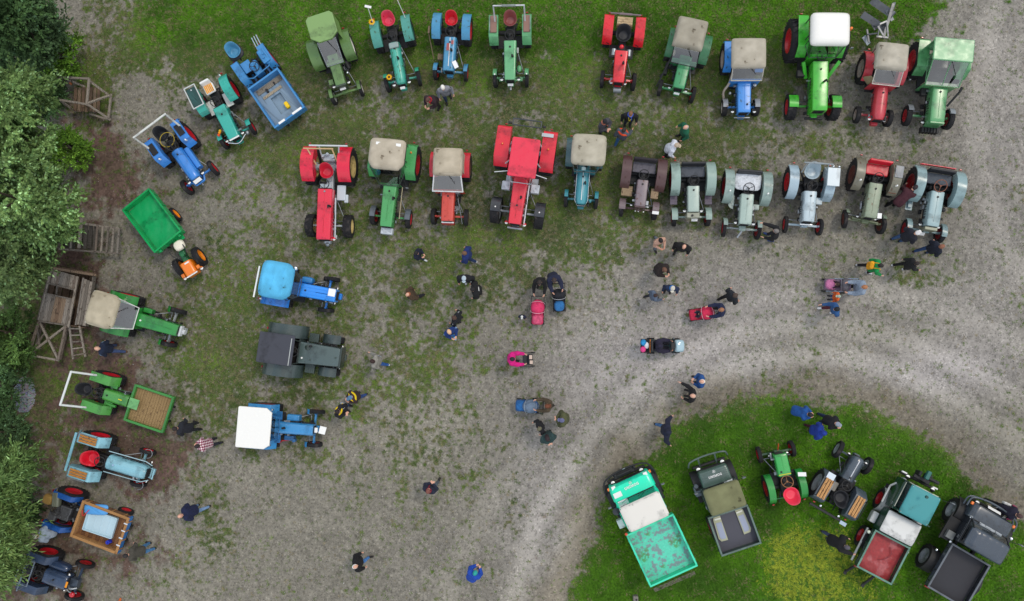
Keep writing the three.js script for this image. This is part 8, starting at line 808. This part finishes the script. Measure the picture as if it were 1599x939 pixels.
who(554.5, 885, -15, { label: 'person in a black jacket and bright jeans with a ring of white hair', top: '#15151a', leg: '#4f86c8', hair: ['fringe', '#efefec'], arms: 'pocket', legs: 'walk', loose: 0.045 });
who(742, 895, -60, { label: 'bending person in a vivid blue jacket with a turquoise hat at the lower edge', top: '#1c4cb4', leg: '#9a9288', hair: ['beanie', '#2fa8a0'], lean: 0.6, arms: 'phone', legs: 'step', loose: 0.045 });
who(1592, 806, 25, { label: 'person in a navy vest with pink sleeves at the right picture edge', top: '#221f33', leg: '#17171b', hair: ['short', '#4a3434'], arms: 'phone', stripe: '#b8406c', legs: 'walk', lean: 0.3, bag: '#e8e6e2' });
who(1323, 855, 15, { label: 'person in black leaning over the side of the dark green truck', top: '#18181b', leg: '#4c567e', hair: ['short', '#56525a'], lean: 0.45, arms: 'reach', legs: 'step', loose: 0.045 });
who(146, 966, -80, { label: 'person with purple trousers and orange shoes at the lower picture edge', top: '#3a2a48', leg: '#4b2a48', shoe: '#d8703c', hair: ['short', '#3a2c28'], arms: 'back', legs: 'walk' });

// ---------- prams, walking frame, mobility scooter ----------
function pram(label, px, py, dir, o) { // dir: the way it rolls
  const f = rad(dir), c = P(px, py, 0.6); c.y = 0; const t = thing('pram', label, 'pram', c, Math.PI / 2 - f, 'prams pushed across the gravel'), s = o.s ?? 1; t.scale.setScalar(s); const F = cloth(o.col), Hd = cloth(o.hood ?? o.col);
  for (const [x, z, r] of [[0.24, 0.38, 0.1], [-0.24, 0.38, 0.1], [0.27, -0.3, 0.14], [-0.27, -0.3, 0.14]]) { const w = obj('wheel', [put(new THREE.TorusGeometry(r - 0.02, 0.022, 7, 18), [x, r, z], [0, Math.PI / 2, 0]), cy(0.03, 0.03, 0.04, [x, r, z], [0, 0, Math.PI / 2], 8)], BLACK, t); }
  for (const q of [-1, 1]) obj('frame_tube', [bar([q * 0.25, 0.14, -0.3], [q * 0.24, 0.62, 0.12], 0.014), bar([q * 0.24, 0.1, 0.38], [q * 0.25, 1.0, -0.62], 0.014)], o.frame ?? plain('#3a3c40', 0.4, 0.5), t); obj('handle', [bar([-0.25, 1.0, -0.62], [0.25, 1.0, -0.62], 0.02)], BLACK, t);
  obj('seat_shell', [put(softRoof(0.48, 0.62, 0.08, 5, { pow: 4, folds: 3, deep: 0.02 }), [0, 0.42, 0.02]), put(softRoof(0.46, 0.3, 0.07, 6, { pow: 4, folds: 2 }), [0, 0.5, 0.34])], F, t); obj('backrest', [bx(0.44, 0.5, 0.06, [0, 0.68, -0.28], 0.03, [-0.4, 0, 0])], F, t);
  const can = new THREE.SphereGeometry(0.29, 18, 10, 0, 6.283, 0, Math.PI * 0.5); put(can, [0, 0.66, o.hz ?? -0.14], [o.ht ?? 0.15, 0, 0], [0.95, 1.05, o.hl ?? 1.1]); obj('canopy', [can], mk('h' + (o.hood ?? o.col), () => new THREE.MeshStandardMaterial({ color: o.hood ?? o.col, roughness: 0.9, map: T_FABRIC, side: THREE.DoubleSide })), t); for (const k of [-0.12, 0.14]) obj('canopy_rib', [put(new THREE.TorusGeometry(0.285, 0.009, 5, 18, Math.PI), [0, 0.67, (o.hz ?? -0.14) + k], [k * 3, 0, 0])], cloth(o.trim ?? '#d8c8cc'), t);
  if (o.basket) obj('blanket', [put(softRoof(0.42, 0.44, 0.12, 8, { pow: 3, folds: 5, deep: 0.04 }), [0, 0.52, 0.26])], cloth(o.basket), t);
  if (o.child) { const h = obj('child_body', [HEADG.clone().applyMatrix4(new THREE.Matrix4().makeScale(0.72, 0.72, 0.72).setPosition(0, 0.82, 0.1)), capMesh([[[0, 0.55, 0.0], [0, 0.72, 0.06], 0.09, 0.08], [[0.06, 0.56, 0.08], [0.08, 0.55, 0.36], 0.05, 0.035], [[-0.06, 0.56, 0.08], [-0.08, 0.55, 0.36], 0.05, 0.035], [[0.08, 0.72, 0.05], [0.14, 0.62, 0.22], 0.035, 0.025], [[-0.08, 0.72, 0.05], [-0.14, 0.62, 0.22], 0.035, 0.025], [[0, 0.72, 0.06], [0, 0.8, 0.09], 0.045, 0.04]], 0.02, 0.02)], SKIN[0], t); obj('child_clothes', [capMesh([[[0, 0.55, 0.0], [0, 0.71, 0.06], 0.105, 0.095], [[0.06, 0.56, 0.08], [0.08, 0.55, 0.33], 0.06, 0.045], [[-0.06, 0.56, 0.08], [-0.08, 0.55, 0.33], 0.06, 0.045], [[0.08, 0.72, 0.05], [0.13, 0.63, 0.2], 0.045, 0.035], [[-0.08, 0.72, 0.05], [-0.13, 0.63, 0.2], 0.045, 0.035]], 0.02, 0.02)], cloth(o.child), h); const hr = obj('child_hair', HAIR.short, plain('#3a2a24', 0.8), h, [0, 0.82, 0.1]); hr.scale.setScalar(0.74); }
  return t;
}
pram('large bright pink pram with a pink canopy', 839.5, 488, 92, { col: '#d83a66', hood: '#e2386a', trim: '#f0c0cc', basket: '#e05a80', hz: -0.2 });
pram('pram with a black seat and a blue foot cover', 873, 468, 88, { col: '#22242c', hood: '#26272e', basket: '#2f72ae', s: 0.98, hz: -0.24, hl: 0.7, trim: '#c9ccd0' });
pram('black framed pram with a grey blue canopy and blue lining', 824, 634.5, 182, { col: '#2c5a94', hood: '#6f8298', basket: '#2868a8', trim: '#aab6c2', hl: 1.2 });
pram('small pram with a pink canopy and a child sitting in front', 1096, 490, 172, { col: '#c02848', hood: '#df2f58', trim: '#f4c8d2', child: '#2a2c3c', hz: -0.2, s: 0.95 });
pram('grey pram with a child in dark clothes and a pink blanket', 1309, 445, 184, { col: '#7c6a7c', hood: '#6d6a72', trim: '#8f8c96', child: '#3a2430', basket: '#c878a4', hz: -0.26, hl: 0.7, frame: plain('#9fb4cc', 0.4) });
{ const c = P(822, 561.8, 0.6); c.y = 0; const t = thing('walking_frame', 'black wheeled walking frame with a dark bag', 'walking frame', c, Math.PI / 2); for (const q of [-1, 1]) { obj('side_frame', polyTube([[q * 0.27, 0.08, 0.24], [q * 0.26, 0.6, 0.0], [q * 0.25, 0.92, -0.22]], 0.016).concat(polyTube([[q * 0.27, 0.08, -0.24], [q * 0.26, 0.6, 0.0]], 0.016)), BLACK, t); obj('grip', [cy(0.022, 0.022, 0.14, [q * 0.25, 0.93, -0.26], [Math.PI / 2, 0, 0])], BLACK, t); for (const z of [0.24, -0.24]) obj('wheel', [put(new THREE.TorusGeometry(0.075, 0.022, 7, 16), [q * 0.27, 0.095, z], [0, Math.PI / 2, 0])], BLACK, t); } obj('seat', [bx(0.42, 0.05, 0.26, [0, 0.6, -0.02], 0.02)], LEATHER, t); obj('bag', [put(new RoundedBoxGeometry(0.42, 0.3, 0.2, 3, 0.05), [0, 0.62, 0.16])], cloth('#24252a'), t); obj('papers', [bx(0.16, 0.02, 0.12, [0.1, 0.79, 0.18], 0.005), bx(0.14, 0.02, 0.12, [-0.1, 0.79, 0.2], 0.005)], plain('#c9b4a4', 0.8), t); }
{ const c = P(1036, 540.3, 0.6); c.y = 0; const t = thing('mobility_scooter', 'mobility scooter with a pale blue front shield and a loaded rear basket', 'scooter', c, Math.PI / 2), B = paint('#1d3a40', 0.4); for (const [x, z] of [[0.25, 0.55], [-0.25, 0.55], [0.27, -0.45], [-0.27, -0.45]]) wheel(t, x, 0.15, z, 0.15, 0.1, 0, paint('#8d9296'));
  obj('deck', [bx(0.5, 0.1, 0.9, [0, 0.25, 0.05], 0.04), bx(0.5, 0.3, 0.5, [0, 0.4, -0.45], 0.08)], B, t); obj('front_cowl', [put(hoodGeo({ w: 0.5, h: 0.85, y0: 0.25, style: 'soft' }, 0.42, 0.76), [0, 0, 0])], B, t); obj('front_shield', [put(softRoof(0.48, 0.36, 0.06, 4, { pow: 5, folds: 0, crown: 0.05 }), [0, 0.86, 0.6], [0.25, 0, 0])], mk('shield', () => new THREE.MeshPhysicalMaterial({ color: '#9fbcc6', roughness: 0.15, clearcoat: 1 })), t); obj('tiller', [bar([0, 0.5, 0.5], [0, 0.98, 0.28], 0.035), bar([-0.26, 0.98, 0.26], [0.26, 0.98, 0.26], 0.018), bx(0.26, 0.08, 0.16, [0, 0.98, 0.32], 0.03)], BLACK, t); for (const q of [-1, 1]) mirror(t, [q * 0.2, 0.98, 0.3], [q * 0.3, 1.1, 0.34], 0.06); obj('seat', [bx(0.46, 0.1, 0.42, [0, 0.58, -0.22], 0.04), bx(0.44, 0.5, 0.09, [0, 0.85, -0.46], 0.04, [-0.1, 0, 0])], LEATHER, t);
  obj('rear_basket', [...polyTube([[-0.26, 0.85, -0.56], [0.26, 0.85, -0.56], [0.26, 0.85, -0.9], [-0.26, 0.85, -0.9], [-0.26, 0.85, -0.56]], 0.014), ...polyTube([[-0.24, 0.6, -0.58], [0.24, 0.6, -0.58], [0.24, 0.6, -0.88], [-0.24, 0.6, -0.88], [-0.24, 0.6, -0.58]], 0.012), ...[-1, 1].flatMap(q => [-0.58, -0.73, -0.88].map(z => bar([q * 0.25, 0.6, z], [q * 0.26, 0.85, z], 0.008))), bx(0.48, 0.01, 0.3, [0, 0.6, -0.73])], IRON, t);
  const it = (name, label, x, z, r, col, sh) => { const p = new THREE.Vector3(x, 0.84, z).applyAxisAngle(new THREE.Vector3(0, 1, 0), Math.PI / 2).add(c); const b = obj(name, [put(new THREE.SphereGeometry(1, 16, 10), [0, 0, 0], undefined, sh)], cloth(col), scene, p.toArray(), [0, Math.PI / 2, 0]); tag(b, label, name.replace('_', ' '), 'things in the scooter basket'); }; it('bag', 'round sky blue bag in the scooter basket', 0.13, -0.8, 0.12, '#2f9ad8', [0.13, 0.12, 0.12]); it('bag', 'round bright pink bag in the scooter basket', -0.14, -0.82, 0.12, '#ea4a90', [0.12, 0.11, 0.11]); it('bag', 'white bag between the blue and pink bags of the scooter basket', 0.02, -0.68, 0.1, '#eceaf0', [0.13, 0.1, 0.1]); obj('orange_strap', [tube([[-0.25, 0.9, -0.55], [-0.05, 0.97, -0.56], [0.25, 0.9, -0.54]], 0.02, 12, 6)], cloth('#c87838'), t);
  person(1031.5, 540.3, 0, { label: 'person in a dark purple jacket sitting on the mobility scooter', top: '#28243a', leg: '#2a2a34', hair: ['hood', '#28243a'], arms: 'push', legs: 'sit', lean: 0.05, y: 0.08, loose: 0.04 }); }
renderer.render(scene, camera);
